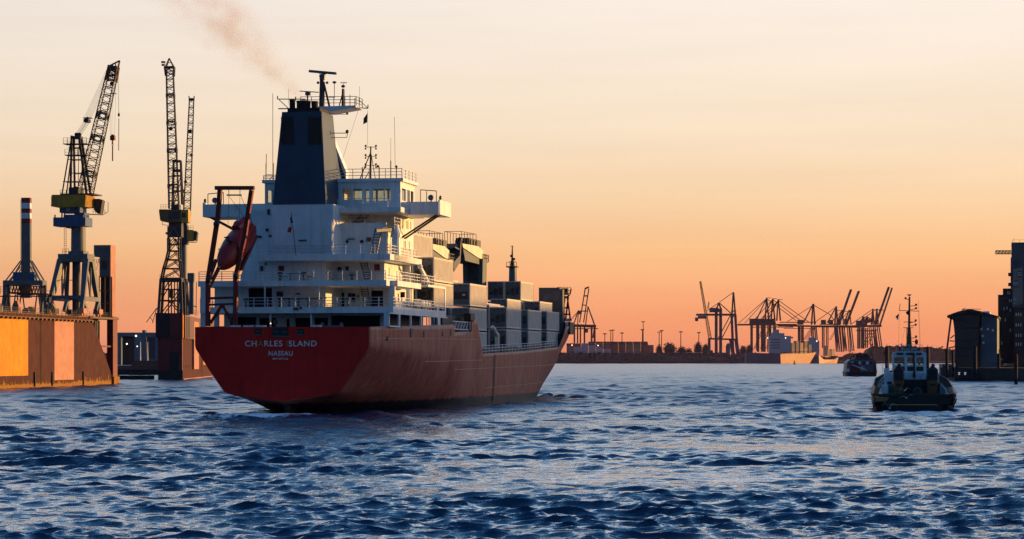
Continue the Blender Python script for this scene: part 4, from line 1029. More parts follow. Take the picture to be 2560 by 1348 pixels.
place(t4, s4, 11.5, 'white container under the high one with the sunlit strip', 0); place(t4 - 2.5, s4, 11.5, 'white container under the inner high one', 0)
place(sT(1275, 90), 88, 11.5, 'white container showing its pale side above the vent pipe stack', 0); place(sT(1255, 86), 74, 10.6, 'white container inboard with only its upper edge showing', 0)
place(sT(1350, s4), s4, 11.5, 'container behind the foremost pair showing a dull side', 0)

# ------------------------------------------------------------------ deck cranes, foremast, forecastle
mat('deck_crane_paint', (.055, .080, .090), .5, var=.3, streak=.3)
def deck_crane(px, s, k):
    """slewing deck crane stowed fore and aft: tapered post, long housing whose starboard flank catches the sun"""
    c = MB(); X = sT(px, s); o = px - 1187
    w0, w1 = 1.5 * k, 1.25 * k; z0, z1 = 6.0, sZ(648, s)
    c.hexa([(X - w1, s - w0, z0), (X + w1, s - w0, z0), (X + w1, s + w0, z0), (X - w1, s + w0, z0)], [(X - w0, s - w0, z1), (X + w0, s - w0, z1), (X + w0, s + w0, z1), (X - w0, s + w0, z1)])
    ped = c.build('deck_crane', 'deck_crane_paint', SHIP)
    xr = X + 1.15 * k; xl = X - 1.5 * k
    q = lambda p, y, x=None: (sS(1187 + o + (p - 1187) * k, x or xr), sZ(y, sS(1187 + o + (p - 1187) * k, x or xr), xr))
    y0 = 628 - (628 - 609) ; L_ = [q(1156, 609), q(1196, 616), q(1208, 627), q(1208, 650), q(1195, 644), q(1158, 619)]
    MB().prism(L_, 'x', xl, xr).build('crane_housing', 'cream_paint', ped)
    U = [q(1160, 622), q(1195, 645), q(1207, 650), q(1205, 662), q(1165, 652)]
    MB().prism(U, 'x', xl + .15, xr - .12).build('crane_underside', 'deck_crane_paint', ped)
    pn = MB(); pn.box(X - .75 * k, X + .75 * k, s - w0 - .12, s - w0 + .2, z1 - 3.2, z1 - .5); pn.build('access_panel', 'dark_steel', ped)
    tp = MB()
    for i, p in enumerate((1181, 1188, 1195)):
        a = q(p, 606 + i * 1.5); tp.tube((xl + .2, a[0], a[1]), (xr - .1, a[0], a[1]), .42 * k, .42 * k, 10)
    a, b2 = q(1178, 609), q(1207, 608); tp.box(xl + .4, xr - .3, a[0], b2[0], b2[1] - .6, b2[1] + .35); e = q(1209, 622); f = q(1199, 612); tp.bar((xr - .5, f[0], f[1]), (xr - .5, e[0], e[1] - .6), .35); tp.bar((xl + .5, f[0], f[1]), (xl + .5, e[0], e[1]), .3)
    tp.build('winch', 'dark_steel', ped)
    rl = MB()
    for x in (xl + .1, xr - .1):
        pts = [q(p, 609 + (p - 1156) * .17) for p in (1156, 1163, 1170, 1177, 1184, 1192)]
        for (u, z), (u2, z2) in zip(pts, pts[1:]): rl.bar((x, u, z + 1.7), (x, u2, z2 + 1.7), .07)
        for u, z in pts: rl.bar((x, u, z), (x, u, z + 1.7), .07)
    for u, z in (pts[0], pts[-1]): rl.bar((xl + .1, u, z + 1.7), (xr - .1, u, z + 1.7), .07)
    rl.build('railing', 'dark_steel', ped)
    pf = MB(); a, b2 = q(1206, 652), q(1221, 652); pf.box(X - .4, xr, a[0], b2[0], a[1] - .12, a[1]); pf.rail([(xr, a[0], a[1]), (xr, b2[0], a[1])], h=1.0, rows=2, sp=1.2, r=.045); pf.rail([(X - .4, b2[0], a[1]), (xr, b2[0], a[1])], h=1.0, rows=2, sp=1.2, r=.045); pf.build('operator_platform', 'dark_steel', ped)
    jb = MB(); P3 = lambda p, y: (lambda r: (xr - .3, r[0], r[1]))(q(p, y))
    jb.bar(P3(1155, 596), P3(1152, 648), .42, .6); jb.bar(P3(1152, 646), P3(1133, 668), .5, .9, .8, 1.3); jb.ball(P3(1155, 600), .4, 6); jb.bar(P3(1155, 625), P3(1141, 618), .2)
    jb.build('jib', 'dark_steel', ped)
    return ped
deck_crane(1104, 80, .92); deck_crane(1187, 101.5, 1.0)
def foremast():
    s = 131; X = sT(1281, s); m = MB(); z = lambda py: sZ(py, s)
    m.hexa([(X - .68, s - .6, 9.6), (X + .68, s - .6, 9.6), (X + .68, s + .6, 9.6), (X - .68, s + .6, 9.6)], [(X - .45, s - .4, z(668)), (X + .45, s - .4, z(668)), (X + .45, s + .4, z(668)), (X - .45, s + .4, z(668))])
    fm = m.build('foremast', 'crane_grey', SHIP)
    t = MB(); t.box(X - .85, X + .85, s - .8, s + .8, z(669), z(666)); t.tube((X, s, z(666)), (X, s, z(614)), .26, .08, 8); t.bar((X - .35, s, z(666)), (X - .05, s, z(640)), .08); t.bar((X + .35, s, z(666)), (X + .05, s, z(640)), .08); t.bar((X - .6, s, z(654)), (X + .5, s, z(654)), .07); t.bar((X - .3, s, z(616)), (X + .2, s, z(616)), .07); t.ball((X + .3, s, z(648)), .2, 6); t.ball((X - .2, s, z(640)), .2, 6)
    t.rail([(X - .8, s - .75, z(666)), (X + .8, s - .75, z(666))], h=.6, rows=1, sp=.5)
    t.bar((X + .62, s, 9.6), (X + .62, s, z(670)), .07); t.build('mast_top', 'dark_steel', fm)
foremast()
def forecastle():
    s = 117.5; x0, x1 = sT(1347, s), sT(1399, s)
    f = MB(); f.box(x0, x1, s, s + 5, 9.6, sZ(720, s)); f.box(x1 - .2, x1 + .5, s - .2, s + 1.2, 9.6, sZ(724, s)); fb = f.build('breakwater_house', 'deck_crane_paint', SHIP)
    g = MB(); g.box(x0 + .6, x0 + 3.4, s - .12, s, sZ(752, s), sZ(735, s)); g.box(sT(1383, s), sT(1400, s), s - .25, s, sZ(744, s), sZ(728, s)); g.build('vent_box', 'steel_grey', fb)
    # lattice crutch with platform at the bow
    c = MB(); p = lambda px, py, dy=0: sP(px, py, s + 3 + dy)
    c.box(p(1393, 722).x, p(1424, 722).x, s + 2, s + 4.4, sZ(738, s + 3), sZ(734, s + 3)); c.rail([p(1393, 734, -1), p(1427, 734, -1)], h=.95, rows=2, sp=.6); c.box(p(1404, 735).x, p(1420, 735).x, s + 2.6, s + 3.8, sZ(733, s + 3), sZ(722, s + 3))
    for a, b in (((1413, 740), (1404, 800)), ((1418, 740), (1426, 800)), ((1421, 742), (1414, 800)), ((1408, 770), (1424, 770)), ((1406, 786), (1426, 786))): c.bar(p(*a), p(*b), .22); c.bar(p(*a, 1.6), p(*b, 1.6), .18)
    c.bar(p(1425, 735), p(1428, 722), .2); c.bar(p(1413, 745), p(1424, 738), .2); c.bar(p(1402, 738), p(1412, 748), .25)
    for py in (750, 762, 776, 790): c.bar(p(1407, py), p(1398, py), .06)
    c.box(p(1403, 800).x, p(1426, 800).x, s + 2, s + 4.5, sZ(803, s + 3), sZ(797, s + 3))
    c.build('jib_crutch', 'dark_steel', fb)
    r = MB(); pts = [(half(a, 10.6) - .15, a, interp(TOP, a)) for a in (115, 118, 121, 124, 127, 130, 134, 138, 142)]
    r.rail(pts, h=1.1, sp=1.4); r.build('railing', 'rail_white', SHIP)
    MB().box(sT(1404, s), sT(1424, s), s + .5, s + 4, 9.6, sZ(806, s)).build('windlass', 'dark_steel', SHIP)
    a = MB(); sA_ = 124; zA_ = 6.8; x = half(sA_, zA_); a.bar((x + .08, sA_, zA_ + .4), (x - .1, sA_ + .2, zA_ - .5), .22); a.bar((x, sA_ - .5, zA_ - .3), (x, sA_ + .6, zA_ - .2), .2, .25); a.build('anchor', 'black_paint', SHIP)
forecastle()

# ------------------------------------------------------------------ left: floating docks and their cranes
mat('dock_steel', (.085, .034, .030), .8, spec=.06, var=.28, scale=.35, streak=.6, streak_col=(.034, .015, .014))
mat('dock_rust', (.13, .055, .035), .7, var=.4, scale=.8)
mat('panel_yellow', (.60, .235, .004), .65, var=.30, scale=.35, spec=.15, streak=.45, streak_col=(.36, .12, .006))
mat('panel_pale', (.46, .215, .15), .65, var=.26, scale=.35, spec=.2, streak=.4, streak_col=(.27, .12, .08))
mat('dock_red', (.16, .010, .012), .55, var=.35, scale=.4, streak=.5, streak_col=(.06, .006, .007))
mat('weed', (.30, .13, .012), .9, var=.65, scale=2.2)
mat('dock_black', (.010, .010, .012), .7, var=.4)
D1O = Vector((-101.3, 475, 0)); D1A = math.atan2(10.4, 76); D1u = (math.sin(D1A), math.cos(D1A))
def d1y(px):
    k = (px - 1280) / F; return (k * D1O.y - D1O.x) / (D1u[0] - k * D1u[1])
def d1z(py, px): y = d1y(px); return H + (YH - py) * (D1O.y + y * D1u[1]) / F
def dworld(O, A, x, y, z): return (O.x + x * math.cos(A) + y * math.sin(A), O.y - x * math.sin(A) + y * math.cos(A), z)
def build_dock_one():
    d = thing('floating_dock', 'long rust brown floating dock wall with yellow and pale painted panels', 'dock', D1O, -D1A)
    ye = 76.7; zt = 15.1
    n0, n1, n2 = d1y(231), d1y(276), d1y(281)
    zn = d1z(928, 276)
    m = MB()
    m.prism([(-150, -1.5), (n1 + .8, -1.5), (n1 + .8, zn - 1.5), (n1, zn), (n0, zt - .8), (n0, zt), (-150, zt)], 'x', -4.5, 0)
    wall = m.build('dock_wall', 'dock_steel', d)
    e = MB(); e.box(-4.5, -4.1, n0 - 1, ye, -1.5, zt - .1); e.build('end_plating', 'dock_black', d)
    c = MB(); c.box(-1.2, .25, n2 - .3, ye + .3, -1.5, zt + .5); c.build('end_column', 'dock_red', d)
    MB().box(-.9, .6, n2 - .6, ye + .8, -1.0, 1.9).build('corner_fender', 'weed', d)
    g = MB()
    for yy in (n0 + 2.6, n0 + 5.8): g.box(-.5, -.2, yy, yy + .3, 1, zt - .6)
    for z in (zt - 6.5,): g.box(-.5, -.2, n0 + 2, n2, z, z + .35)
    g.box(-3, .5, n0 - 3, ye + .6, zt - .2, zt + .25); g.build('end_frame', 'dock_rust', d)
    # walkway and brackets along the top
    w = MB(); w.box(-.1, .7, -150, n0 - 1, zt - .75, zt - .6)
    y = -60
    while y < n0 - 2: w.box(0, .65, y, y + .9, zt - 1.15, zt - .75); w.bar((.65, y, zt - .6), (.65, y, zt + .35), .08); y += 2.6
    w.bar((.65, -150, zt + .35), (.65, n0 - 1, zt + .35), .07); w.box(-4.8, .15, -150, ye, zt, zt + .18); w.build('walkway', 'dock_rust', d)
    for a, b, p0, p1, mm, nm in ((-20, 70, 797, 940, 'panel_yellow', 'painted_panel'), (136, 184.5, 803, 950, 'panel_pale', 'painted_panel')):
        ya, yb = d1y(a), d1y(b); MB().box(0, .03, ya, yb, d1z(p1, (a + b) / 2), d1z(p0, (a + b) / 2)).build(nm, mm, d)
    s = MB()
    for i in range(40):
        yy = -58 + 3.2 * i
        if yy < n0 - 3: s.box(0, .012, yy, yy + .06, .9, zt - 1.2)
    for z in (4.2, 8.9): s.box(0, .014, -150, n0, z, z + .07)
    s.build('plating_seam', 'dock_steel', d)
    ld = MB(); yl = d1y(100)
    for dy in (0, .5): ld.bar((.12, yl + dy, .8), (.12, yl + dy, zt), .07)
    for i in range(36): ld.bar((.12, yl, 1 + i * .38), (.12, yl + .5, 1 + i * .38), .05)
    ld.build('ladder', 'dock_black', d)
    for px, z in ((118, 2.6), (126, 2.6), (192, 2.7), (196, 4.6), (240, 3.6), (214, 8.4), (78, 2.4), (110, 9.6)):
        y = d1y(px); MB().lathe([(.28, 0), (.28, .05)], 10, (0, y, z), 'x').build('discharge_port', 'dock_black', d)
    for px in (84, 128, 206):
        y = d1y(px); MB().box(.0, .35, y, y + .35, .2, 3.2).build('fender', 'dock_black', d)
    # ragged strip of weed along the waterline
    k = MB(); y = -70.0; rr = random.Random(5)
    while y < n2:
        wd = rr.uniform(.10, .35); h = .55 + .35 * rr.random() + (rr.random() ** 4) * .9
        if y > 45: h *= 1.35
        k.box(0, .05, y, y + wd, -.4, h); y += wd
    k.build('weed_strip', 'weed', d)
    # outboard thickness: pontoon deck
    MB().box(-40, -4.5, -150, ye, -1.5, 2.0).build('pontoon', 'dock_black', d)
build_dock_one()
def on_dock(x, y, z=15.1 + .18): return dworld(D1O, D1A, x, y, z)
def build_dock_tower():
    y0 = 73.0; t = thing('dock_tower', 'grey plated tower house on the end of the brown dock, one flank sunlit', 'tower', on_dock(-3.9, y0), -D1A)
    z = lambda py: H + (YH - py) * 548 / F - 15.28
    MB().box(-.2, 3.7, 0, 3.6, z(642), z(613)).build('tower_head', 'crane_grey', t)
    MB().box(1.1, 3.7, .15, 3.6, z(692), z(642)).build('tower_shaft', 'crane_grey', t)
    f = MB(); f.box(3.4, 3.7, 3.2, 3.6, 0, z(692))
    for x in (.9, 2.2, 3.4): f.box(x, x + .2, .15, .35, 0, z(692))
    for py in (692, 727, 759): f.box(.9, 3.6, .15, .35, z(py) - .12, z(py) + .12)
    f.build('tower_frame', 'dock_rust', t)
    MB().box(3.42, 3.76, .05, 3.75, z(692), z(613) - .01).box(3.42, 3.76, 1.2, 3.75, -.1, z(692)).build('tower_lit_side', 'panel_pale', t)  # paler strip paints the sunlit flank of the tower
    MB().box(.9, 3.4, 1.6, 1.9, 0, z(692)).build('shaft_back', 'dock_black', t)
    MB().box(1.6, 2.9, .0, .15, z(672), z(652)).build('tower_panel', 'dark_steel', t)
    s = MB()
    for i in range(14): s.bar((.6 + (.35 if i % 2 else 0), .3, z(690) + i * .3), (1.0, .3, z(690) + i * .3 + .2), .05)
    s.rail([(-.2, .2, z(660)), (1.0, .2, z(660))], h=1, rows=2, sp=.5); s.bar((.0, .3, z(690)), (.9, .3, z(648)), .08); s.build('tower_ladder', 'dark_steel', t)
build_dock_tower()

def cab_text(mb, s, w, h, off): return put_text(mb, text_islands(s, w, h, .03), off)
def build_crane_one():
    D = 556.0; yc = d1y(214); t = thing('luffing_crane', 'luffing dock crane with yellow machinery house, blue slewing deck and long lattice jib', 'crane', on_dock(-5.4, yc - 6), -D1A)
    D = t.location.y + 3.5; k = D / F
    px0 = 1280 + F * (t.location.x + 3.5 * math.sin(D1A)) / D
    X = lambda px: (px - px0) * k / math.cos(D1A); Z = lambda py: H + (YH - py) * k - t.location.z
    # portal
    xt, xb = 2.75, 3.2; ox = X(190)
    zt, z1 = Z(655), Z(636)
    leg = {}
    for sx in (-1, 1):
        for yy0, yy1 in ((2.2, -1.4), (5.8, 9.4)):
            l = MB(); a = (ox + sx * xt, yy0, zt + .3); b = (ox + sx * xb * (1.25 if sx < 0 else 1.0) - .0, yy1, Z(752)); l.bar(b, a, .85, 1.0, 1.35, 1.5)
            l.bar(b, (b[0], b[1] * 1.0 - (.8 if yy1 < 0 else -.8), Z(778)), .8, .9); l.bar(b, (b[0] + .2, b[1] + (2.2 if yy1 < 0 else -2.2), Z(776)), .7, .7)
            l.build('leg', 'crane_grey', t)
    P_ = MB(); P_.box(ox - xt - .6, ox + xt + .6, 1.5, 6.5, zt, z1); P_.build('portal_beam', 'crane_grey', t)
    q = MB()
    for sx in (-1, 1):
        q.bar((ox + sx * xt, 2.4, zt), (ox + sx * xb, 4.0, Z(745)), .3); q.bar((ox + sx * xt, 5.6, zt), (ox + sx * xb, 4.0, Z(745)), .3)
        q.bar((ox + sx * xb * 1.05, -1.2, Z(748)), (ox + sx * xb * 1.05, 9.2, Z(748)), .6, .9)
    q.bar((ox - xb * 1.2, -1.3, Z(745)), (ox + xb, -1.3, Z(745)), .6, .8); q.bar((ox - xb * 1.2, 9.3, Z(745)), (ox + xb, 9.3, Z(745)), .6, .8)
    q.bar((ox - xt - .6, 2, Z(700)), (ox, 1.2, Z(702)), .15); q.build('portal_brace', 'crane_grey', t)
    MB().box(ox - .7, ox + .7, 3.4, 4.8, Z(790), zt).build('cable_shaft', 'dark_steel', t)
    ld = MB()
    for i in range(30): ld.bar((X(200), 1.6, Z(790) + i * .42), (X(205), 1.6, Z(790) + i * .42), .06)
    ld.bar((X(200), 1.6, Z(790)), (X(200), 1.6, zt), .08); ld.bar((X(205), 1.6, Z(790)), (X(205), 1.6, zt), .08)
    ld.rail([(X(163), 1.8, z1), (X(178), 1.8, z1)], h=1.1, rows=2, sp=.7)
    for i in range(14): ld.bar((X(167), 1.9, Z(615) + i * .45), (X(172), 1.9, Z(615) + i * .45), .06)
    ld.bar((X(167), 1.9, Z(636)), (X(167), 1.9, Z(567)), .07); ld.bar((X(172), 1.9, Z(636)), (X(172), 1.9, Z(567)), .07); ld.build('ladder', 'dark_steel', t)
    for sx in (-1, 1):
        for yy in (-1.6, 9.6):
            b = MB(); b.box(ox + sx * xb - .7, ox + sx * xb + .7, yy - 1.3, yy + 1.3, .5, 1.6)
            for dy in (-.8, .8): b.lathe([(.45, -.3), (.45, .3)], 12, (ox + sx * xb, yy + dy, .45), 'x')
            b.build('bogie', 'panel_pale' if sx > 0 else 'crane_dark', t)  # paler on the sun side, the light is put into the colour
    MB().box(ox - xt * .4, ox + xt * .4, 1.42, 1.5, Z(650), Z(642)).build('number_plate', 'steel_grey', t)
    # column, slewing gear
    c = MB(); cx = (X(178) + X(213)) / 2
    c.lathe([(1.75, z1), (1.75, Z(628)), (1.62, Z(627)), (1.55, Z(566))], 20, (cx, 4, 0)); c.box(X(177), X(215), 2.2, 5.8, z1, Z(629)); c.build('column', 'crane_grey', t)
    b = MB(); b.box(X(140), X(222), 1.6, 6.6, Z(567), Z(545)); b.prism([(X(160), Z(567)), (X(174), Z(572)), (X(174), Z(566))], 'y', 2, 6); b.box(X(165), X(216), 2, 6, Z(545), Z(538))
    for px in (143, 220): b.tube((X(px), 2, Z(567)), (X(px), 2, Z(538)), .16)
    b.build('slewing_deck', 'crane_blue', t)
    for px in (157, 164): MB().bar((X(px), 3, Z(545)), (X(px), 3, Z(530)), .25).build('deck_post', 'crane_blue', t)
    e = MB(); e.box(X(155), X(207), 1.9, 6.6, Z(533), Z(519)); e.box(X(190), X(216), 2.6, 6, Z(545), Z(533)); s = e.build('slew_ring', 'crane_blue', t)
    cab_text(MB(), '53', .75, .62, (X(177), 1.88, Z(525.5))).build('crane_number', 'letter_white', s)
    h = MB(); h.prism([(X(137), Z(518)), (X(155), Z(521)), (X(224), Z(519)), (X(226), Z(490)), (X(140), Z(489))], 'y', .8, 7.4)
    for i in range(34): x = X(138) + (X(225) - X(138)) * i / 34; h.box(x, x + .11, .74, .8, Z(518), Z(491))
    for i in range(20): y = 1.0 + 6.2 * i / 20; h.box(X(226), X(226) + .06, y, y + .15, Z(518), Z(491))
    h.build('machinery_house', 'crane_yellow', t)
    v = MB(); v.prism([(X(227), Z(523)), (X(236), Z(533)), (X(244), Z(532)), (X(249), Z(500)), (X(240), Z(496)), (X(228), Z(496))], 'y', 6.2, 8.2); cab = v.build('cabin', 'crane_dark', t)
    MB().rail([(X(226), 6.0, Z(533)), (X(248), 8.4, Z(533))], h=.9, rows=2, sp=.6).bar((X(205), 5, Z(535)), (X(244), 8, Z(535)), .2).bar((X(244), 8, Z(535)), (X(256), 8.4, Z(527)), .12).bar((X(256), 8.4, Z(527)), (X(256), 8.4, Z(502)), .1).build('cabin_rail', 'dark_steel', t)
    # A-frame tower
    a = MB(); yy = 4.0
    for dy in (-1.5, 1.5):
        a.bar((X(181), yy + dy, Z(488)), (X(181), yy + dy * .5, Z(340)), .42); a.bar((X(159), yy + dy, Z(488)), (X(179), yy + dy * .5, Z(355)), .24); a.bar((X(222), yy + dy, Z(488)), (X(200), yy + dy * .5, Z(342)), .48); a.bar((X(200), yy + dy, Z(488)), (X(200), yy + dy * .6, Z(366)), .12)
        for py, x0, x1 in ((370, 175, 203), (400, 172, 208), (434, 181, 214), (455, 160, 200)): a.bar((X(x0), yy + dy * .8, Z(py)), (X(x1), yy + dy * .8, Z(py)), .16)
    a.box(X(180), X(203), 3, 5, Z(348), Z(341)); a.build('lattice_tower', 'crane_dark', t)
    tw = MB()
    for py, x0, x1 in ((362, 162, 221), (390, 166, 221)):
        tw.box(X(x0), X(x1), 2.6, 5.4, Z(py), Z(py) + .18); tw.rail([(X(x0), 2.6, Z(py)), (X(x1), 2.6, Z(py))], h=1.4, rows=2, sp=.9); tw.rail([(X(x0), 5.4, Z(py)), (X(x1), 5.4, Z(py))], h=1.4, rows=2, sp=.9)
    for i in range(26): tw.bar((X(178), 3.4, Z(480) + i * .45), (X(181), 3.4, Z(480) + i * .45), .05)
    tw.rail([(X(160), 1, Z(489)), (X(205), 1, Z(489))], h=1.0, rows=2, sp=1.2); tw.rail([(X(228), 1.2, Z(485)), (X(246), 1.2, Z(485))], h=1.3, rows=2, sp=.8); tw.box(X(160), X(246), 1.0, 7, Z(489), Z(486)); tw.build('tower_platform', 'dark_steel', t)
    sh = MB()
    for px in (191, 198): sh.lathe([(.45, -.2), (.45, .2)], 14, (X(px), 4, Z(337)), 'y')
    sh.box(X(178), X(203), 2, 6, Z(486), Z(470)); sh.lathe([(.7, -1.2), (.7, 1.2)], 14, (X(192), 4, Z(475)), 'y'); sh.build('winch', 'crane_dark', t)
    # jib
    j = MB(); p0 = (X(214), 4, Z(478)); p1 = (X(283), 4, Z(180))
    j.lattice(p0, p1, 2.9, 2.0, 30, .11, d0=2.6, d1=1.8, ch=.20); J = j.build('jib', 'crane_dark', t)
    hd = MB(); hd.lattice((X(279), 4, Z(205)), (X(286), 4, Z(168)), 2.0, 1.9, 5, .22, d0=1.8, d1=1.8, ch=.3); hd.bar((X(276), 4, Z(166)), (X(301), 4, Z(154)), .3); hd.bar((X(295), 4, Z(182)), (X(301), 4, Z(154)), .3); hd.bar((X(290), 4, Z(160)), (X(292), 4, Z(172)), .2)
    for px, py in ((282, 170), (291, 172), (293, 183)): hd.lathe([(.5, -.4), (.5, .4)], 12, (X(px), 4, Z(py)), 'y')
    hd.ball((X(281), 4, Z(211)), .5, 6); hd.build('jib_head', 'rust_steel', J)
    for u in (.135, .43, .62):
        st = MB(); c0 = Vector(p0).lerp(Vector(p1), u); st.lattice(c0 - Vector((.1, 0, .5)), c0 + Vector((.25, 0, .9)), 2.7 - u, 2.6 - u, 2, .2, d0=2.4 - u * .7, ch=.3); st.build('jib_stiffener', 'crane_dark', J)
    MB().bar((X(277), 4, Z(236)), (X(293), 4, Z(236)), .16).build('rope_guide', 'crane_dark', J)
    r = MB()
    for dy in (-.8, 0, .8):
        r.bar((X(192), 4 + dy, Z(336)), (X(214), 4 + dy, Z(304)), .05); r.bar((X(200), 4 + dy, Z(336)), (X(222), 4 + dy, Z(304)), .05)
        r.bar((X(213), 4 + dy, Z(297)), (X(270), 4 + dy, Z(178)), .04); r.bar((X(224), 4 + dy, Z(297)), (X(262), 4 + dy, Z(215)), .04)
    r.bar((X(277), 4, Z(236)), (X(277), 4, Z(342)), .035); r.bar((X(283), 4, Z(190)), (X(281), 4, Z(342)), .035); r.bar((X(292), 4, Z(183)), (X(288), 4, Z(342)), .035); r.bar((X(298), 4, Z(160)), (X(299), 4, Z(285)), .04); r.bar((X(295), 4, Z(160)), (X(298.5), 4, Z(285)), .03); r.build('hoist_rope', 'dark_steel', t)
    pb = MB(); pb.box(X(212), X(224), 3, 5, Z(307), Z(299)); pb.box(X(210), X(229), 3.2, 4.8, Z(297), Z(295)); pb.bar((X(216), 4, Z(301)), (X(221), 4, Z(294)), .5); pb.build('pulley_block', 'crane_dark', t)
    hb = MB(); hb.box(X(278), X(289), 3.5, 4.5, Z(352), Z(341)); hb.box(X(280.5), X(286.5), 3.6, 4.4, Z(341), Z(338)); hb.tube((X(283), 4, Z(352)), (X(283), 4, Z(362)), .2); hb.bar((X(281), 4, Z(361)), (X(283), 4, Z(368)), .1); hb.bar((X(285), 4, Z(361)), (X(283), 4, Z(368)), .1); hb.bar((X(283), 4, Z(366)), (X(283), 4, Z(404)), .22); hb.build('hook_block', 'red_oxide', t)
    ah = MB(); ah.lathe([(.05, Z(294)), (.24, Z(291)), (.28, Z(288)), (.08, Z(284))], 10, (X(299), 4, 0)); ah.tube((X(299), 4, Z(298)), (X(298.5), 4, Z(378)), .08); ah.build('hook_block', 'crane_dark', t)
build_crane_one()

def build_striped_mast():
    L = PL(64, 790, 640); L.loc = (L.loc[0], L.loc[1], L.loc[2]); t = thing('mast_crane', 'pale mast with red and white banded top above a blue grey portal', 'crane', L.loc)
    m = MB(); w0, w1 = L.k * 11.5, L.k * 10.8
    b, tp = L(66, 745), L(66, 495)
    m.hexa([(b.x - w0, -1.1, b.z), (b.x + w0, -1.1, b.z), (b.x + w0, 1.1, b.z), (b.x - w0, 1.1, b.z)], [(tp.x - w1, -1.1, tp.z), (tp.x + w1, -1.1, tp.z), (tp.x + w1, 1.1, tp.z), (tp.x - w1, 1.1, tp.z)])
    M = m.build('mast', 'crane_grey', t)
    for p0, p1, mm in ((495, 508, 'red_oxide'), (508, 522, 'white_paint'), (522, 533, 'red_oxide'), (533, 547, 'white_paint'), (547, 559, 'red_oxide')):
        z0, z1 = L.z(p1), L.z(p0); MB().box(tp.x - w1 - .03, tp.x + w1 + .03, -1.14, 1.14, z0, z1 - .003).build('band', mm, M)
    s = MB()
    for sx, x0, x1 in ((-1, 54, 20), (1, 78, 106)):
        for dy in (-1, 1): s.bar(L(x0, 652, dy), L(x1, 703, dy * 3), .3); s.bar(L(x0, 667, dy), L(x1 - sx * 8, 703, dy * 3), .22)
    s.build('strut', 'crane_grey', t)
    e = MB(); e.box(L.x(36), L.x(55), -2, 2, L.z(703), L.z(681)); e.box(L.x(77), L.x(90), -2, 2, L.z(703), L.z(681)); e.box(L.x(84), L.x(93), -1, 1, L.z(694), L.z(686)); e.build('machinery_box', 'crane_blue', t)
    p = MB(); p.box(L.x(13), L.x(112), -3, 3, L.z(713), L.z(702)); p.build('portal_beam', 'crane_grey', t)
    for x0, x1 in ((13, 21), (104, 112)):
        for dy in (-3, 2): MB().box(L.x(x0), L.x(x1), dy, dy + 1, -3, L.z(713)).build('leg', 'crane_grey', t)
    l = MB(); l.bar(L(51, 650), L(51, 500), .06); l.bar(L(53, 650), L(53, 500), .06)
    for i in range(36): l.bar(L(51, 500 + i * 4.2), L(53.5, 500 + i * 4.2), .05)
    l.build('ladder', 'dark_steel', t)
build_striped_mast()

def build_dock_gear():
    # truss gangway and supports seen above the dock edge
    L = PL(60, 784, 500); t = thing('dock_gangway', 'rusty truss gangway on trestle legs along the dock top below the striped mast', 'gangway', L.loc)
    g = MB()
    for dy in (0, 2.2):
        g.bar(L(24, 714, dy), L(110, 716, dy), .16); g.bar(L(24, 732, dy), L(116, 736, dy), .3, .4)
        for i in range(12): a = 24 + i * 7.2; g.bar(L(a, 732, dy), L(a + 3.6, 715, dy), .12); g.bar(L(a + 3.6, 715, dy), L(a + 7.2, 732.5, dy), .12)
    g.build('truss', 'rust_steel', t)
    w = MB()
    for i in range(22): w.bar(L(46 + i * 1.5, 716, .5), L(46 + i * 1.5, 729, 1.4), .1)
    w.box(L.x(42), L.x(82), .2, 2, L.z(738), L.z(734)); w.build('cable_reel', 'rust_steel', t)
    k = MB()
    for px in (8, 16, 38, 52, 92, 108, 122): k.bar(L(px, 736, .3), L(px - 6, 784, 0), .24); k.bar(L(px, 736, 1.9), L(px + 6, 784, 2), .24)
    k.bar(L(0, 741), L(128, 741), .25); k.rail([L(-10, 736), L(24, 736)], h=1.6, rows=3, sp=1.0); k.rail([L(112, 746), L(124, 746)], h=1.6, rows=2, sp=.8); k.bar(L(128, 784), L(128, 738), .12); k.ball(L(128, 737), .35, 6); k.box(L.x(116), L.x(124), 0, 1, L.z(756), L.z(743)); k.build('trestle', 'crane_dark', t)
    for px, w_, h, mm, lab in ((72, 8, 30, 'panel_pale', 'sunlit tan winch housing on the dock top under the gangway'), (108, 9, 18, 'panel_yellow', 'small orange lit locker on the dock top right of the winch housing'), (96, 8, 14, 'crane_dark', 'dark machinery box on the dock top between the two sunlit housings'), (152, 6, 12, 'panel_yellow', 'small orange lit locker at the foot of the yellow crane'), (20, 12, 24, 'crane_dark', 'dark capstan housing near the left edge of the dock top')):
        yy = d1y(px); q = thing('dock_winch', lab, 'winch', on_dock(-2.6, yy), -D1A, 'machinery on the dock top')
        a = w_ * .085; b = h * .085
        MB().prism([(-a, 0), (a, 0), (a, b * .55), (a * .5, b), (-a * .4, b), (-a, b * .6)], 'y', -a, a).build('housing', mm, q)  # tan and orange housings carry the sunlight in their colour
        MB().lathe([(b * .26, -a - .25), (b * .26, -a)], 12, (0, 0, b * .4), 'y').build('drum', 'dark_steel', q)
    q = thing('dock_railing', 'dark guard rail along the top edge of the brown dock', 'railing', on_dock(-.6, -100), -D1A)
    MB().rail([(0, 0, 0), (0, 176, 0)], h=1.1, rows=3, sp=2.4, r=.03).build('rail_bars', 'dark_steel', q)
build_dock_gear()

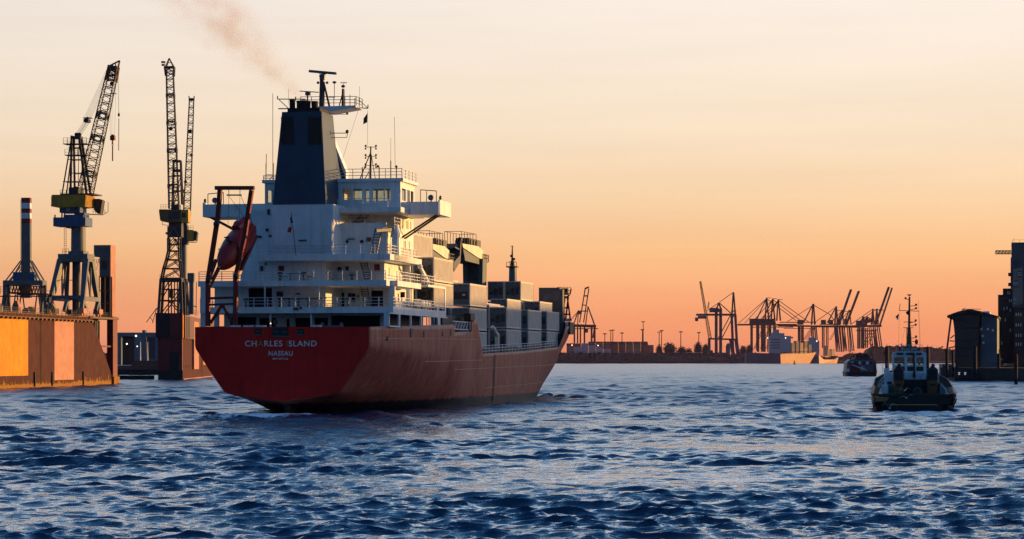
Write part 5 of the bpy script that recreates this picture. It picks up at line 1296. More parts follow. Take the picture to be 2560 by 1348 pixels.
# ---- second dock
D2O = Vector((-94.0, 684, 0)); D2A = math.atan2(-7.7, 130)
def build_dock_two():
    d = thing('floating_dock', 'red and black end of a second floating dock behind the ship stern', 'dock', D2O, -D2A)
    k = 684 / F; x = lambda px: (px - 455) * k; z = lambda py: H + (YH - py) * k
    MB().box(x(395), 0, 0, 140, -1.5, z(845)).build('dock_wall', 'dock_steel', d)
    MB().box(x(393), .1, -.6, 3, z(845) + .002, z(783)).build('upper_wall', 'dock_red', d)
    MB().box(x(395), -.02, -.12, 0, z(926), z(846)).build('end_plating', 'dock_red', d)
    MB().box(x(390), x(425), -1.2, -.6, z(844), z(783)).build('end_cladding', 'dock_black', d)
    MB().box(x(424), x(446), -.2, -.1, z(950), z(880)).build('end_door', 'dock_black', d)
    MB().box(x(396), .2, -.35, -.12, -1, z(926)).build('lower_plating', 'dock_black', d)
    MB().box(.1, .22, -.62, 2.4, z(845), z(787)).build('corner_strip', 'panel_yellow', d)  # yellow strip paints the sunlit edge of the dock end
    MB().box(.1, .6, 2.9, 140, z(846), z(787)).build('upper_side', 'dock_rust', d)
    def y2(px): q = (px - 1280) / F; return (q * D2O.y - D2O.x) / (math.sin(D2A) - q * math.cos(D2A))
    for a, b, p0, p1, mm in ((460, 464, 793, 845, 'dock_black'), (465.5, 470, 793, 845, 'dock_black'), (480, 492, 805, 923, 'panel_pale'), (508, 518, 896, 912, 'panel_yellow')):
        kk = (684 + y2((a + b) / 2)) / F
        MB().box(.0, .66 if p0 < 840 else .05, y2(a), y2(b), H + (YH - p1) * kk, H + (YH - p0) * kk).build('painted_panel', mm, d)
    MB().box(.0, .05, 0, .9, 0, z(845)).build('corner_strip', 'panel_pale', d)
    MB().box(0, .5, -.3, 140, -.5, .35).build('rubbing_strake', 'panel_pale', d)
    for i in range(5): MB().box(.02, .1, 6 + i * 5.5, 6.8 + i * 5.5, 3.4, 4.2).build('freeing_port', 'dock_black', d)
build_dock_two()
def build_crane_two():
    D = 712.0; L = PL(432, 787, D); t = thing('luffing_crane', 'dark lattice tower crane with tall upright jib standing on the second dock', 'crane', L.loc)
    for dy in (-3.2, 3.2):
        for a, b in (((406, 698), (400, 787)), ((455, 698), (458, 787))): MB().bar(L(*b, dy), L(*a, dy), .75, 1.0).build('leg', 'crane_dark', t)
    f = MB()
    f.box(L.x(404), L.x(456), -3.4, 3.4, L.z(705), L.z(695)); f.bar(L(404, 752, -3), L(456, 752, -3), .4); f.bar(L(404, 752, 3), L(456, 752, 3), .4)
    for dy in (-3, 3):
        f.bar(L(405, 787, dy), L(452, 724, dy), .3); f.bar(L(405, 740, dy), L(425, 705, dy), .3); f.bar(L(455, 787, dy), L(425, 752, dy), .3); f.bar(L(425, 787, dy), L(425, 705, dy), .35); f.bar(L(440, 787, dy), L(440, 705, dy), .3); f.bar(L(404, 724, dy), L(456, 724, dy), .25)
    f.box(L.x(424), L.x(434), -1.5, 1.5, L.z(745), L.z(726)); f.rail([L(404, 697, -3.4), L(438, 697, -3.4)], h=1.2, rows=2, sp=1.0); f.build('portal', 'crane_dark', t)
    w = MB()
    for dy in (-2, 2):
        lv = [(422, 449, 595), (422, 449, 628), (417, 450, 650), (410, 452, 672), (405, 455, 697)]
        for (a0, b0_, p0), (a1, b1, p1) in zip(lv, lv[1:]):
            w.bar(L(a0, p0, dy), L(a1, p1, dy), .5); w.bar(L(b0_, p0, dy), L(b1, p1, dy), .45); w.bar(L(a1, p1, dy), L(b1, p1, dy), .35)
            w.bar(L(a1, p1, dy), L(b0_, p0, dy), .25); w.bar(L((a0 + b0_) / 2, p0, dy), L(b1, p1, dy), .2)
        w.bar(L(422, 612, dy), L(449, 612, dy), .3); w.bar(L(423, 611, dy), L(436, 596, dy), .25); w.bar(L(448, 611, dy), L(436, 596, dy), .25)
    for px, py in ((422, 595), (449, 595), (417, 650), (450, 650), (405, 697), (455, 697)): w.bar(L(px, py, -2), L(px, py, 2), .3)
    w.build('lattice_tower', 'crane_dark', t)
    b = MB(); b.box(L.x(421), L.x(456), -2.4, 2.4, L.z(593), L.z(567)); b.box(L.x(424), L.x(456), -2, 2, L.z(567), L.z(555)); b.box(L.x(415), L.x(424), -1, 1, L.z(586), L.z(581)); ub = b.build('slewing_base', 'crane_dark', t)
    tr = MB(); tr.bar(L(425, 592, -2.5), L(437, 568, -2.5), .3); tr.bar(L(449, 592, -2.5), L(437, 568, -2.5), .3); tr.build('base_brace', 'crane_grey', ub)
    h = MB(); h.prism([(L.x(401), L.z(529)), (L.x(404), L.z(553)), (L.x(424), L.z(557)), (L.x(456), L.z(557)), (L.x(456), L.z(526)), (L.x(402), L.z(525))], 'y', -3.0, 3.0)
    h.build('machinery_house', mat('crane_yellow_shaded', (.16, .09, .02), .6, var=.35, streak=.4), t)  # darker copy of the crane yellow paints the shaded front
    c = MB(); c.box(L.x(456), L.x(474), -3.1, 2.4, L.z(557), L.z(526)); cb = c.build('cabin', 'crane_yellow', t)  # brighter yellow block paints the sunlit side of the same house
    MB().box(L.x(459), L.x(468), -3.16, -3.1, L.z(545), L.z(533)).build('window', 'black_paint', cb); MB().box(L.x(424), L.x(452), -3.06, -3.0, L.z(550), L.z(530)).build('louvre', 'dark_steel', cb)
    r = MB(); r.rail([L(405, 525, -2.8), L(424, 525, -2.8)], h=1.4, rows=2, sp=.9); r.bar(L(406, 562), L(424, 564), .15); r.bar(L(406, 553), L(406, 562), .12); r.box(L.x(430), L.x(450), -2, 2, L.z(525), L.z(512)); r.build('platform_rail', 'crane_dark', t)
    j = MB(); p0 = L(435, 522); p1 = L(424.5, 178); j.lattice(p0, p1, 2.9, 2.0, 34, .14, d0=2.4, d1=1.7, ch=.26); J = j.build('jib', 'crane_dark', t)
    hd = MB(); hd.lattice(L(424.8, 190), L(424, 168), 2.3, 2.7, 2, .3, ch=.4); hd.box(L.x(413), L.x(435.5), -1.2, 1.2, L.z(171), L.z(167)); hd.build('jib_head', 'crane_dark', J)
    pk = MB()
    for x in (415, 434):
        for dy in (-1, 1): pk.bar(L(x, 167, dy), L(423, 146), .28)
    pk.bar(L(419, 157), L(429, 157), .2); pk.build('peak', 'rust_steel', J)
    pn = MB(); pn.box(L.x(403), L.x(412.5), -.1, .1, L.z(158), L.z(153)); pn.box(L.x(404), L.x(412), -.1, .1, L.z(165), L.z(160)); pn.bar(L(410, 166), L(414, 153), .08); pn.build('sign_panel', 'steel_grey', J)
    for u in (.16, .42, .62, .82):
        s = MB(); c0 = p0.lerp(p1, u); s.lattice(c0 - Vector((0, 0, .6)), c0 + Vector((0, 0, .6)), 3.0 - u, 3.0 - u, 2, .2, d0=2.2, ch=.35); s.build('jib_stiffener', 'crane_dark', J)
    for p in ((440, 374), (427, 322)): MB().ball(L(*p), .6, 6).build('jib_lamp', 'crane_dark', J)
    a = MB()
    for dy in (-1.6, 1.6): a.bar(L(432, 512, dy), L(434, 402, dy * .6), .35); a.bar(L(456, 512, dy), L(452, 402, dy * .6), .42); a.bar(L(433, 440, dy * .8), L(453, 440, dy * .8), .3); a.bar(L(433, 478, dy * .8), L(454, 478, dy * .8), .25); a.bar(L(433, 512, dy), L(454, 440, dy), .2)
    a.box(L.x(432), L.x(453), -1.2, 1.2, L.z(430), L.z(424)); a.box(L.x(432), L.x(453), -1.2, 1.2, L.z(406), L.z(401)); a.build('a_frame', 'crane_dark', t)
build_crane_two()
def build_crane_three():
    D = 745.0; L = PL(460, 788, D); t = thing('luffing_crane', 'shorter lattice jib crane behind the tall one with a small orange cabin', 'crane', L.loc)
    c = MB(); c.lathe([(1.15, L.z(700)), (1.1, L.z(598))], 16, (L.x(459), 0, 0)); c.build('column', 'crane_grey', t)
    for a in (450, 467):
        for dy in (-2.5, 2.5): MB().bar(L(a + (3 if a > 458 else -2), 788, dy), L(a + (-2 if a > 458 else 2), 700, dy * .6), .7, .8).build('leg', 'crane_grey', t)
    b = MB(); b.box(L.x(450), L.x(469), -2, 2, L.z(706), L.z(698)); b.build('portal_beam', 'crane_dark', t); MB().box(L.x(455), L.x(470), -1.8, 1.8, L.z(612), L.z(565)).build('slewing_base', 'crane_dark', t); MB().bar(L(447, 788), L(468, 740), .4).build('portal_brace', 'crane_dark', t)
    h = MB(); h.prism([(L.x(468), L.z(603)), (L.x(485), L.z(603)), (L.x(486), L.z(576)), (L.x(468), L.z(575))], 'y', -1.8, 1.8); cb = h.build('cabin', 'crane_yellow', t)
    v = MB(); v.prism([(L.x(487), L.z(601)), (L.x(492), L.z(604)), (L.x(495), L.z(582)), (L.x(491), L.z(578)), (L.x(487), L.z(578))], 'y', -1.5, 1.5); v.build('cabin_front', 'crane_dark', cb)
    r = MB(); r.rail([L(472, 575, -1.7), L(485, 575, -1.7)], h=1.2, rows=2, sp=.7); r.bar(L(468, 606), L(492, 606), .2); r.build('platform_rail', 'crane_dark', t)
    j = MB(); p0 = L(467, 540); p1 = L(479, 250); j.lattice(p0, p1, 2.1, 1.35, 30, .12, d0=1.8, d1=1.2, ch=.2); J = j.build('jib', 'crane_dark', t)
    hd = MB()
    for x in (473, 485): hd.bar(L(x, 252), L(x - (.5 if x < 478 else -.5), 240), .3)
    hd.box(L.x(473), L.x(485.5), -.8, .8, L.z(252), L.z(246)); hd.box(L.x(472), L.x(479), -.9, .9, L.z(333), L.z(325)); hd.ball(L(479, 388), .5, 6); hd.ball(L(464, 455), .55, 6); hd.build('jib_head', 'crane_dark', J)
    s = MB(); s.box(L.x(456), L.x(468), -1.2, 1.2, L.z(575), L.z(535)); s.box(L.x(452), L.x(462), -1, 1, L.z(482), L.z(474)); s.build('winch', 'crane_dark', t)
build_crane_three()
def build_dock_two_gear():
    L = PL(478, 786, 735); t = thing('dock_tower', 'slim grey control tower on the second dock beside the ship stern rail', 'tower', L.loc)
    MB().box(L.x(470), L.x(486), -1.2, 1.2, L.z(703), L.z(683)).build('tower_head', 'crane_grey', t); m = MB(); m.box(L.x(474), L.x(484), -1, 1, L.z(786), L.z(707)); m.box(L.x(472), L.x(485), -1.1, 1.1, L.z(707), L.z(703)); m.build('tower_shaft', 'crane_grey', t)
    r = MB()
    for px in (462, 465, 468, 490): r.bar(L(px, 790), L(px + 1, 705), .2)
    r.bar(L(468, 760), L(492, 768), .25); r.rail([L(452, 788), L(495, 788)], h=1.4, rows=2, sp=1); r.build('pipe_rack', 'dock_rust', t)
build_dock_two_gear()

# ---- between the docks: quay, shed, van, masts, low pontoon
def build_back_left():
    q = MB(); q.box(-480, -110, 1150, 1700, -1, 3.0); o = q.build('quay', mat('quay_stone', (.10, .095, .09), .85, var=.35), None); tag(o, 'stone quay beyond the docks', 'quay', kind='structure')
    L = PL(345, 888, 1300); t = thing('shed', 'large blue grey shipyard shed with a dark doorway beyond the docks', 'building', (L.loc[0], 1300, 3.0))
    k = L.k; mat('shed_blue', (.07, .13, .18), .7, var=.3)
    w = MB(); w.wall('y', 0, .6, L.x(288), L.x(400), 0, L.z(808), [(L.x(303), L.x(336), 0, L.z(816)), (L.x(366), L.x(388), 3, L.z(818))]); w.box(L.x(288), L.x(400), .6, 60, L.z(809) - .4, L.z(807)); w.box(L.x(288), L.x(288) + .6, .6, 60, 0, L.z(809) - .4); w.build('shed_wall', 'shed_blue', t)
    MB().box(L.x(303), L.x(336), 4, 4.4, 0, L.z(816)).build('door', 'dark_interior', t); MB().box(L.x(366), L.x(388), 1, 1.4, 3, L.z(818)).build('window', 'funnel_blue', t); MB().box(L.x(354), L.x(362), 2, 8, L.z(807), L.z(801)).build('roof_house', 'shed_blue', t)
    t = thing('derrick', 'small thin derrick standing behind the shed roof', 'derrick', W(380, 808, 1370)); L = PL(380, 808, 1370); m = MB(); m.bar(L(366, 806), L(392, 770), .4); m.bar(L(381, 808), L(392, 770), .35); m.bar(L(374, 792), L(384, 804), .3); m.bar(L(392, 770), L(395, 778), .3); m.build('derrick_boom', 'crane_dark', t)
    for px, lab in ((351, 'thin pale flagpole before the shed, the nearer to its doorway'), (369, 'thin pale flagpole before the shed, farther from its doorway')):
        L = PL(px, 886, 1240); t = thing('flagpole', lab, 'pole', (L.loc[0], 1240, 3.0), 0, 'poles on the quay'); MB().tube((0, 0, 0), (0, 0, L.z(828)), .32, .16, 8).box(-.5, .5, -.5, .5, 0, 1.4).build('pole_shaft', 'rail_white', t)
    L = PL(315, 886, 1200); t = thing('cabin_boat', 'white flat sided cabin vessel lying at the quay before the shed', 'boat', (L.loc[0], 1145, .3)); kk = 1145 / F
    m = MB(); m.prism([(-17 * kk, 0), (16 * kk, 0), (20 * kk, 1.4), (17.5 * kk, 1.8), (15 * kk, 4.2), (-17 * kk, 4.4)], 'y', -2, 2); b = m.build('boat_body', 'white_paint', t)
    MB().box(9 * kk, 15 * kk, -2.05, 2.05, 2.0, 3.4).build('window', 'black_paint', b)
    for px, py, s_ in ((340, 840, .5), (317, 860, .4), (343, 866, .3)):
        p = W(px, py, 1296); t = thing('wall_lamp', {840: 'bright white lamp beside the shed doorway', 860: 'small lamp inside the dark shed doorway', 866: 'faint lamp low on the shed wall'}[py], 'lamp', p, 0, 'lamps on the shed'); MB().ball((0, 0, 0), s_, 6).build('lamp_globe', emis('lamp_white', (.9, 1, .9), 2.0), t)
    t = thing('pontoon', 'low dark pontoon moored between the two docks', 'pontoon', (-118, 690, 0)); m = MB(); m.box(-14, 14, 0, 8, -.5, 1.2); m.build('float', 'dock_black', t)
    MB().rail([(-13.5, .2, 1.2), (13.5, .2, 1.2)], h=1.1, rows=2, sp=2.5, r=.05).build('railing', 'dark_steel', t)
    t = thing('pontoon', 'dark floating boom with a sunlit edge across the dock gap', 'pontoon', (-142, 900, 0)); MB().box(-30, 30, 0, 3, -.5, 2.3).build('float', 'dock_black', t); MB().box(-30, 30, -.1, 0, 2.0, 2.5).build('float_edge', 'dock_rust', t)
    t = thing('barge', 'rusty brown barge lying before the quay and shed', 'barge', W(378, 900, 1140)[:2] + (0,)); MB().prism([(-9, 0), (20, 0), (20, 5), (-8, 5.4), (-9.6, 4)], 'y', 0, 9).build('barge_hull', 'dock_rust', t)
build_back_left()

# ------------------------------------------------------------------ right bank
mat('brick_dark', (.075, .040, .032), .85, var=.35, scale=.25)
mat('brick_brown', (.11, .065, .05), .85, var=.3, scale=.3)
mat('clad_blue', (.085, .12, .15), .55, var=.25, scale=.3)
mat('clad_tan', (.34, .25, .20), .5, var=.15, scale=.3)
mat('glass_dark', (.03, .04, .055), .12, var=.2)
mat('glass_pale', (.68, .66, .62), .12, var=.15)  # glass_pale: pale base colour stands in for sky reflected in panes
mat('timber_dark', (.020, .018, .017), .85, var=.4)
mat('concrete', (.22, .21, .20), .85, var=.25)
mat('ground_dark', (.03, .032, .028), .95, var=.5, scale=.08)
def build_right_ground():
    m = MB(); m.prism([(150, 560), (118, 661), (131, 720), (150, 800), (300, 1000), (900, 3300), (2500, 3300), (2500, 560)], 'z', -1.5, 3.6)
    tag(m.build('quay_ground', 'ground_dark', None), 'dark quay ground of the near bank', 'ground', kind='structure')
    # slope of the near bank, out of view, its crest shaped to shade ship and tug
    xs = [160, 176, 190, 206, 260, 420, 900]; hz = [3.5, 15.5, 27.0, 28.8, 30.5, 27.5, 18]
    ysl = [90, 130, 170, 210, 250, 290, 330, 370, 410, 450, 490, 515, 535, 550]; fy = [.2, .6, .9, 1, 1, 1, 1, 1, 1, 1, 1, .93, .5, 0]
    v = []; f = []
    rr = random.Random(2)
    for i, y in enumerate(ysl):
        for j, x in enumerate(xs): v.append((x + rr.uniform(-2, 2), y, 3.3 + (hz[j] - 3.3) * fy[i] + (rr.uniform(-.5, .3) if j in (3, 4, 5) else 0)))
    n = len(xs)
    for i in range(len(ysl) - 1):
        for j in range(n - 1): f.append((i * n + j, i * n + j + 1, (i + 1) * n + j + 1, (i + 1) * n + j))
    h = MB().add(v, f).build('hillside', 'ground_dark', None, smooth=True); tag(h, 'out of view bank slope shaped to shade the ship and tug', 'hill', kind='structure')
build_right_ground()
def win_grid(name, mname, root, x0, x1, z0, z1, nx, nz, y=-.06, fw=.55, fh=.55, frame=None, depth=.1):
    """individual windows, each a part of its own"""
    dx = (x1 - x0) / nx; dz = (z1 - z0) / nz
    for i in range(nx):
        for j in range(nz):
            cx = x0 + dx * (i + .5); cz = z0 + dz * (j + .5)
            w = MB().box(cx - dx * fw / 2, cx + dx * fw / 2, y, y + depth, cz - dz * fh / 2, cz + dz * fh / 2).build(name, mname, root)
            if frame:
                g = MB(); g.box(cx - .04, cx + .04, y - .05, y - .002, cz - dz * fh / 2, cz + dz * fh / 2); g.box(cx - dz * .0 - dx * fw / 2, cx + dx * fw / 2, y - .06, y - .002, cz - dz * fh / 2 - .12, cz - dz * fh / 2 + .02); g.build('window_frame', frame, w)
def build_tower_block():
    D = 715.0; L = PL(2495, 918, D); L.loc = (L.loc[0], D, 3.6); k = L.k
    Z = lambda py: H + (YH - py) * k - 3.6; X = L.x
    t = thing('tower_block', 'tall dark brick block with grey metal upper storeys and a pale glazed bay', 'building', L.loc, -R(11.5))
    MB().box(X(2495), X(2534), 0, 22, 0, Z(737)).build('wall', 'brick_dark', t); MB().box(X(2507), X(2528.5), 2, 22, Z(737), Z(721)).build('upper_storey', 'brick_dark', t)
    MB().box(X(2533.5), X(2700), -3, 24, 0, Z(768)).build('wall', 'brick_brown', t)
    up = MB(); up.box(X(2528.5), X(2700), -.5, 22, Z(768), Z(608)); u = up.build('upper_storey', 'clad_blue', t)
    r = MB()
    for i in range(60): r.box(X(2529) + i * .34, X(2529) + i * .34 + .1, -.62, -.5, Z(672), Z(609))
    r.build('cladding_rib', 'clad_blue', u); MB().box(X(2528), X(2700), -.7, 22.2, Z(608), Z(607)).rail([(X(2530), 0, Z(607)), (X(2600), 0, Z(607))], h=.8, rows=1, sp=2).bar((X(2534), 4, Z(607)), (X(2534), 4, Z(595)), .08).build('roof_edge', 'crane_dark', u)
    MB().box(X(2526.5), X(2529), 1, 20, Z(768), Z(643)).build('side_pier', 'brick_dark', u)
    for py in (686, 711): MB().box(X(2520), X(2528.5), 1, 4, Z(py + 4), Z(py - 4)).build('balcony', 'crane_dark', u)
    b = MB(); b.prism([(X(2532), Z(765)), (X(2555.6), Z(762)), (X(2555.6), Z(669)), (X(2532), Z(674))], 'y', -2.6, -.5); bay = b.build('glazed_bay', 'clad_tan', t)
    s = MB()
    for i in range(26): s.box(X(2532.3), X(2555.3), -2.66, -2.6, Z(762) + i * .42, Z(762) + i * .42 + .05)
    s.build('bay_batten', 'clad_tan', bay)
    MB().box(X(2530.5), X(2700), -3.6, -.4, Z(769), Z(765.5)).build('bay_sill', 'clad_blue', bay)
    for x0, x1, p0, p1, mm in ((2543, 2552, 680, 694, 'glass_dark'), (2531.5, 2545, 703, 718, 'glass_dark'), (2532.5, 2539, 748, 761, 'glass_pale')):
        w = MB().box(X(x0), X(x1), -2.9, -2.62, Z(p1), Z(p0)).build('window', mm, bay); g = MB()
        for i in range(1, 4): z = Z(p1) + (Z(p0) - Z(p1)) * i / 4; g.box(X(x0), X(x1), -3.1, -2.9, z - .09, z + .09)
        g.build('louvre', 'glass_pale' if mm == 'glass_dark' else 'steel_grey', w)
    MB().box(X(2555.7), X(2556.3), -2.7, -.4, Z(763), Z(668)).build('corner_strip', 'clad_blue', bay)
    for py in (787, 813, 839, 861):
        for px in (2538, 2543.5, 2549):
            MB().box(X(px), X(px + 2.6), -3.08, -3.0, Z(py + 4), Z(py - 4)).build('window', 'glass_pale', t)
    for px, py in ((2522, 752), (2526.5, 752), (2509, 772), (2516, 770), (2524, 776), (2518, 732), (2522, 733), (2503, 858), (2524, 826), (2500, 800), (2512, 800)):
        MB().box(X(px), X(px + 2.2), -.06, .02, Z(py + 4), Z(py - 4)).build('window', 'glass_pale', t)
    MB().bar((X(2505), -.1, Z(748)), (X(2524), -.1, Z(743)), .3).build('canopy_strip', 'steel_grey', t)
build_tower_block()
def build_arched_office():
    D = 665.0; L = PL(2415, 915, D); L.loc = (L.loc[0], D, 3.6); k = L.k; X = L.x; Z = lambda py: H + (YH - py) * k - 3.6
    t = thing('office_building', 'dark glass office block with outward leaning walls and an arched overhanging roof', 'building', L.loc, -R(12.5))
    dep = 46
    out = [(X(2388), 0), (X(2447), 0), (X(2446), Z(850)), (X(2447), Z(812)), (X(2451), Z(782)), (X(2440), Z(779)), (X(2381), Z(786)), (X(2385), Z(815)), (X(2387), Z(836))]
    MB().prism(out, 'y', 0, dep).build('wall', 'brick_brown', t)
    rf = []
    n = 14
    for i in range(n + 1):
        u = i / n; px = 2369 + (2453 - 2369) * u; py = 789 - 15.5 * math.sin(min(1, u * 1.35) * math.pi / 2) - (0 if u < .7 else -6 * (u - .7) / .3 * .9); rf.append((X(px), Z(py)))
    lo = [(x, z - .55 - (.9 * min(i, n - i) / n)) for i, (x, z) in enumerate(rf)]
    MB().prism(rf + lo[::-1], 'y', -1.5, dep).build('roof', 'crane_dark', t)
    g = MB()
    for i in range(14): a = X(2412) + i * .32; g.bar((a, -1, Z(773.5)), (a + .3, 10, Z(771)), .14)
    g.bar((X(2405), 0, Z(775)), (X(2413), 0, Z(771.5)), .3); g.build('roof_louvre', 'dark_steel', t)
    # glazing: storeys of panes on the front
    for r_, (p0, p1) in enumerate(((790, 800), (804, 816), (822, 832), (838, 848), (856, 868), (874, 886))):
        for c in range(9):
            a = 2390 + c * 6.2; w = MB().box(X(a), X(a + 5.2), -.12, .0, Z(p1), Z(p0)).build('window', 'glass_dark', t)
            MB().box(X(a + 2.5), X(a + 2.8), -.18, -.12, Z(p1), Z(p0)).build('mullion', 'steel_grey', w)
    fl = MB()
    for py in (802, 820, 835, 852, 871, 890): fl.box(X(2388), X(2446.5), -.2, -.0, Z(py) - .15, Z(py) + .15)
    fl.build('floor_band', 'brick_dark', t)
    # lower rear wing at the right
    w = MB(); w.prism([(X(2449), 0), (X(2491), 0), (X(2491), Z(793)), (X(2453), Z(784))], 'y', 1.5, dep - 2); wg = w.build('rear_wing', 'clad_blue', t)
    MB().prism([(X(2449), Z(783)), (X(2495), Z(794)), (X(2495), Z(791)), (X(2470), Z(784)), (X(2452), Z(780))], 'y', .5, dep - 1).build('wing_roof', 'crane_dark', wg)
    for px, py in ((2450, 823), (2453, 840), (2455, 857), (2466, 823), (2478, 826)): MB().box(X(px), X(px + 5), 1.3, 1.5, Z(py + 3), Z(py - 3)).build('window', 'glass_pale', wg)
    for px in (2454, 2462, 2468): MB().ball((X(px), 8, Z(783)), .7, 6).build('roof_vent', 'rail_white', wg)
    b = MB(); b.path([(X(2378.5), 1, Z(790)), (X(2376), 1, Z(808)), (X(2368), 1, Z(872))], .5); b.bar((X(2374), 1, Z(852)), (X(2386), 1, Z(853)), .3); b.bar((X(2376), 1, Z(846)), (X(2386), 1, Z(838)), .3); b.bar((X(2372), 1, Z(870)), (X(2390), 1, Z(866)), .3); b.build('leaning_strut', 'rust_steel', t)
build_arched_office()
def build_site_crane():
    D = 900.0; L = PL(2540, 640, D); t = thing('site_crane', 'horizontal yellow lattice jib of a building crane beyond the tower block', 'crane', (W(2580, 918, D)[0], D, 3.6)); ox = t.location.x
    X = lambda px: (px - 1280) * D / F - ox; Z = lambda py: H + (YH - py) * D / F - 3.6
    MB().lattice((X(2580), 0, Z(631)), (X(2489.5), 0, Z(631)), 1.2, 1.2, 22, .16, up=(0, 1, 0), d0=1.2, ch=.26).build('jib', 'crane_yellow', t)
    MB().lattice((X(2580), 0, 0), (X(2580), 0, Z(615)), 1.8, 1.8, 24, .16).build('mast', 'crane_yellow', t)
build_site_crane()
def build_landing():
    D = 640.0; x0 = (2386 - 1280) * D / F; x1 = (2502 - 1280) * D / F
    t = thing('landing_pontoon', 'long dark landing stage with lit windows below the arched office', 'pontoon', (x0, D, 0)); w = x1 - x0
    MB().box(0, w, 0, 9, -.6, 1.0).build('float', 'timber_dark', t); MB().box(1, w - 1, 3, 8, 1.0, 3.6).build('cabin', 'crane_dark', t)
    for i, a in enumerate((1.6, 3.2, 5.5, 8.4, 9.6)): MB().box(a, a + .5, 2.94, 3.0, 1.7, 2.4).build('window', emis('window_glow', (.8, .9, 1.0), .22), t)
    MB().rail([(0, .2, 1.0), (w, .2, 1.0)], h=1.1, rows=2, sp=1.6, r=.04).build('railing', 'dark_steel', t)
    MB().box(w - 1.6, w - .6, -.15, -.0, -.2, 1.4).build('fender', 'rail_white', t)
    D = 660.0; x0 = (2352 - 1280) * D / F; t = thing('landing_pontoon', 'short landing stage with a grey cabin, left of the long one', 'pontoon', (x0, D, 0)); k = D / F
    MB().box(0, 40 * k, 0, 8, -.5, 1.0).build('float', 'concrete', t); MB().box(7 * k, 38 * k, 2, 7, 1.0, 4.6).build('cabin', 'clad_blue', t)
    MB().box(10 * k, 18 * k, 1.94, 2, 1.6, 4.0).build('window', 'glass_dark', t); MB().box(22 * k, 34 * k, 1.94, 2, 1.6, 4.0).build('window', 'glass_dark', t)
    # mooring piles
    for px, p0, p1, D, wpx, lab in ((2391.5, 900, 950, 630, 7, 'dark timber pile at the left end of the long landing stage'), (2437, 866, 951, 632, 11, 'thick tall dark pile in front of the arched office'), (2496.5, 884, 951, 632, 8, 'dark pile at the right end of the long landing stage'),
                                    (2540, 886, 962, 560, 9, 'dark pile nearest the right edge of the picture'), (2217.5, 866, 912, 1100, 10, 'stout dark pile in the river just left of the tug wheelhouse'), (2319, 868, 912, 1000, 10, 'stout dark pile seen right of the tug wheelhouse'),
                                    (2367, 872, 940, 640, 8, 'dark pile under the leaning strut of the office'), (2382, 876, 940, 646, 6, 'slim dark pile between the leaning strut and the office wall')):
        k = D / F; t = thing('mooring_pile', lab, 'pile', ((px - 1280) * k, D, -1.5)); z1 = H + (YH - p0) * k + 1.5
        MB().lathe([(wpx * k / 2, 0), (wpx * k / 2, z1 - .4), (wpx * k * .42, z1)], 12).build('pile_shaft', 'timber_dark', t); MB().bar((0, 0, z1), (.1, 0, z1 + 1.1), .12).build('pile_marker', 'timber_dark', t)
    for px, py, D, wpx, lab in ((2494, 893, 690, 28, 'small pale kiosk with a flat roof on the quay between office and tower block'), (2526, 906, 680, 30, 'low pale tent roofed kiosk on the quay before the tower block')):
        k = D / F; t = thing('kiosk', lab, 'kiosk', ((px - 1280) * k, D, 2.0 if py > 900 else 3.6)); w = wpx * k / 2
        MB().box(-w * .7, w * .7, 0, 3, 0, 2.0).build('kiosk_wall', 'brick_brown', t); MB().prism([(-w, 2.0), (w, 2.0), (w * .6, 2.7), (-w * .6, 2.7)], 'y', -.6, 3.6).build('kiosk_roof', 'concrete', t)
        MB().box(-w * .3, w * .3, -.05, 0, .6, 1.6).build('window', 'window_glow', t)
    t = thing('moored_barge', 'dark low barge at the quay behind the right hand piles', 'barge', ((2500 - 1280) * 655 / F, 655, 0)); MB().prism([(-3, 0), (24, 0), (24, 2.6), (-2, 2.8), (-4, 1.8)], 'y', 0, 6).build('barge_hull', 'timber_dark', t)
    MB().box(4, 12, 1, 5, 2.6, 4.6).build('barge_cabin', 'crane_dark', t)
build_landing()

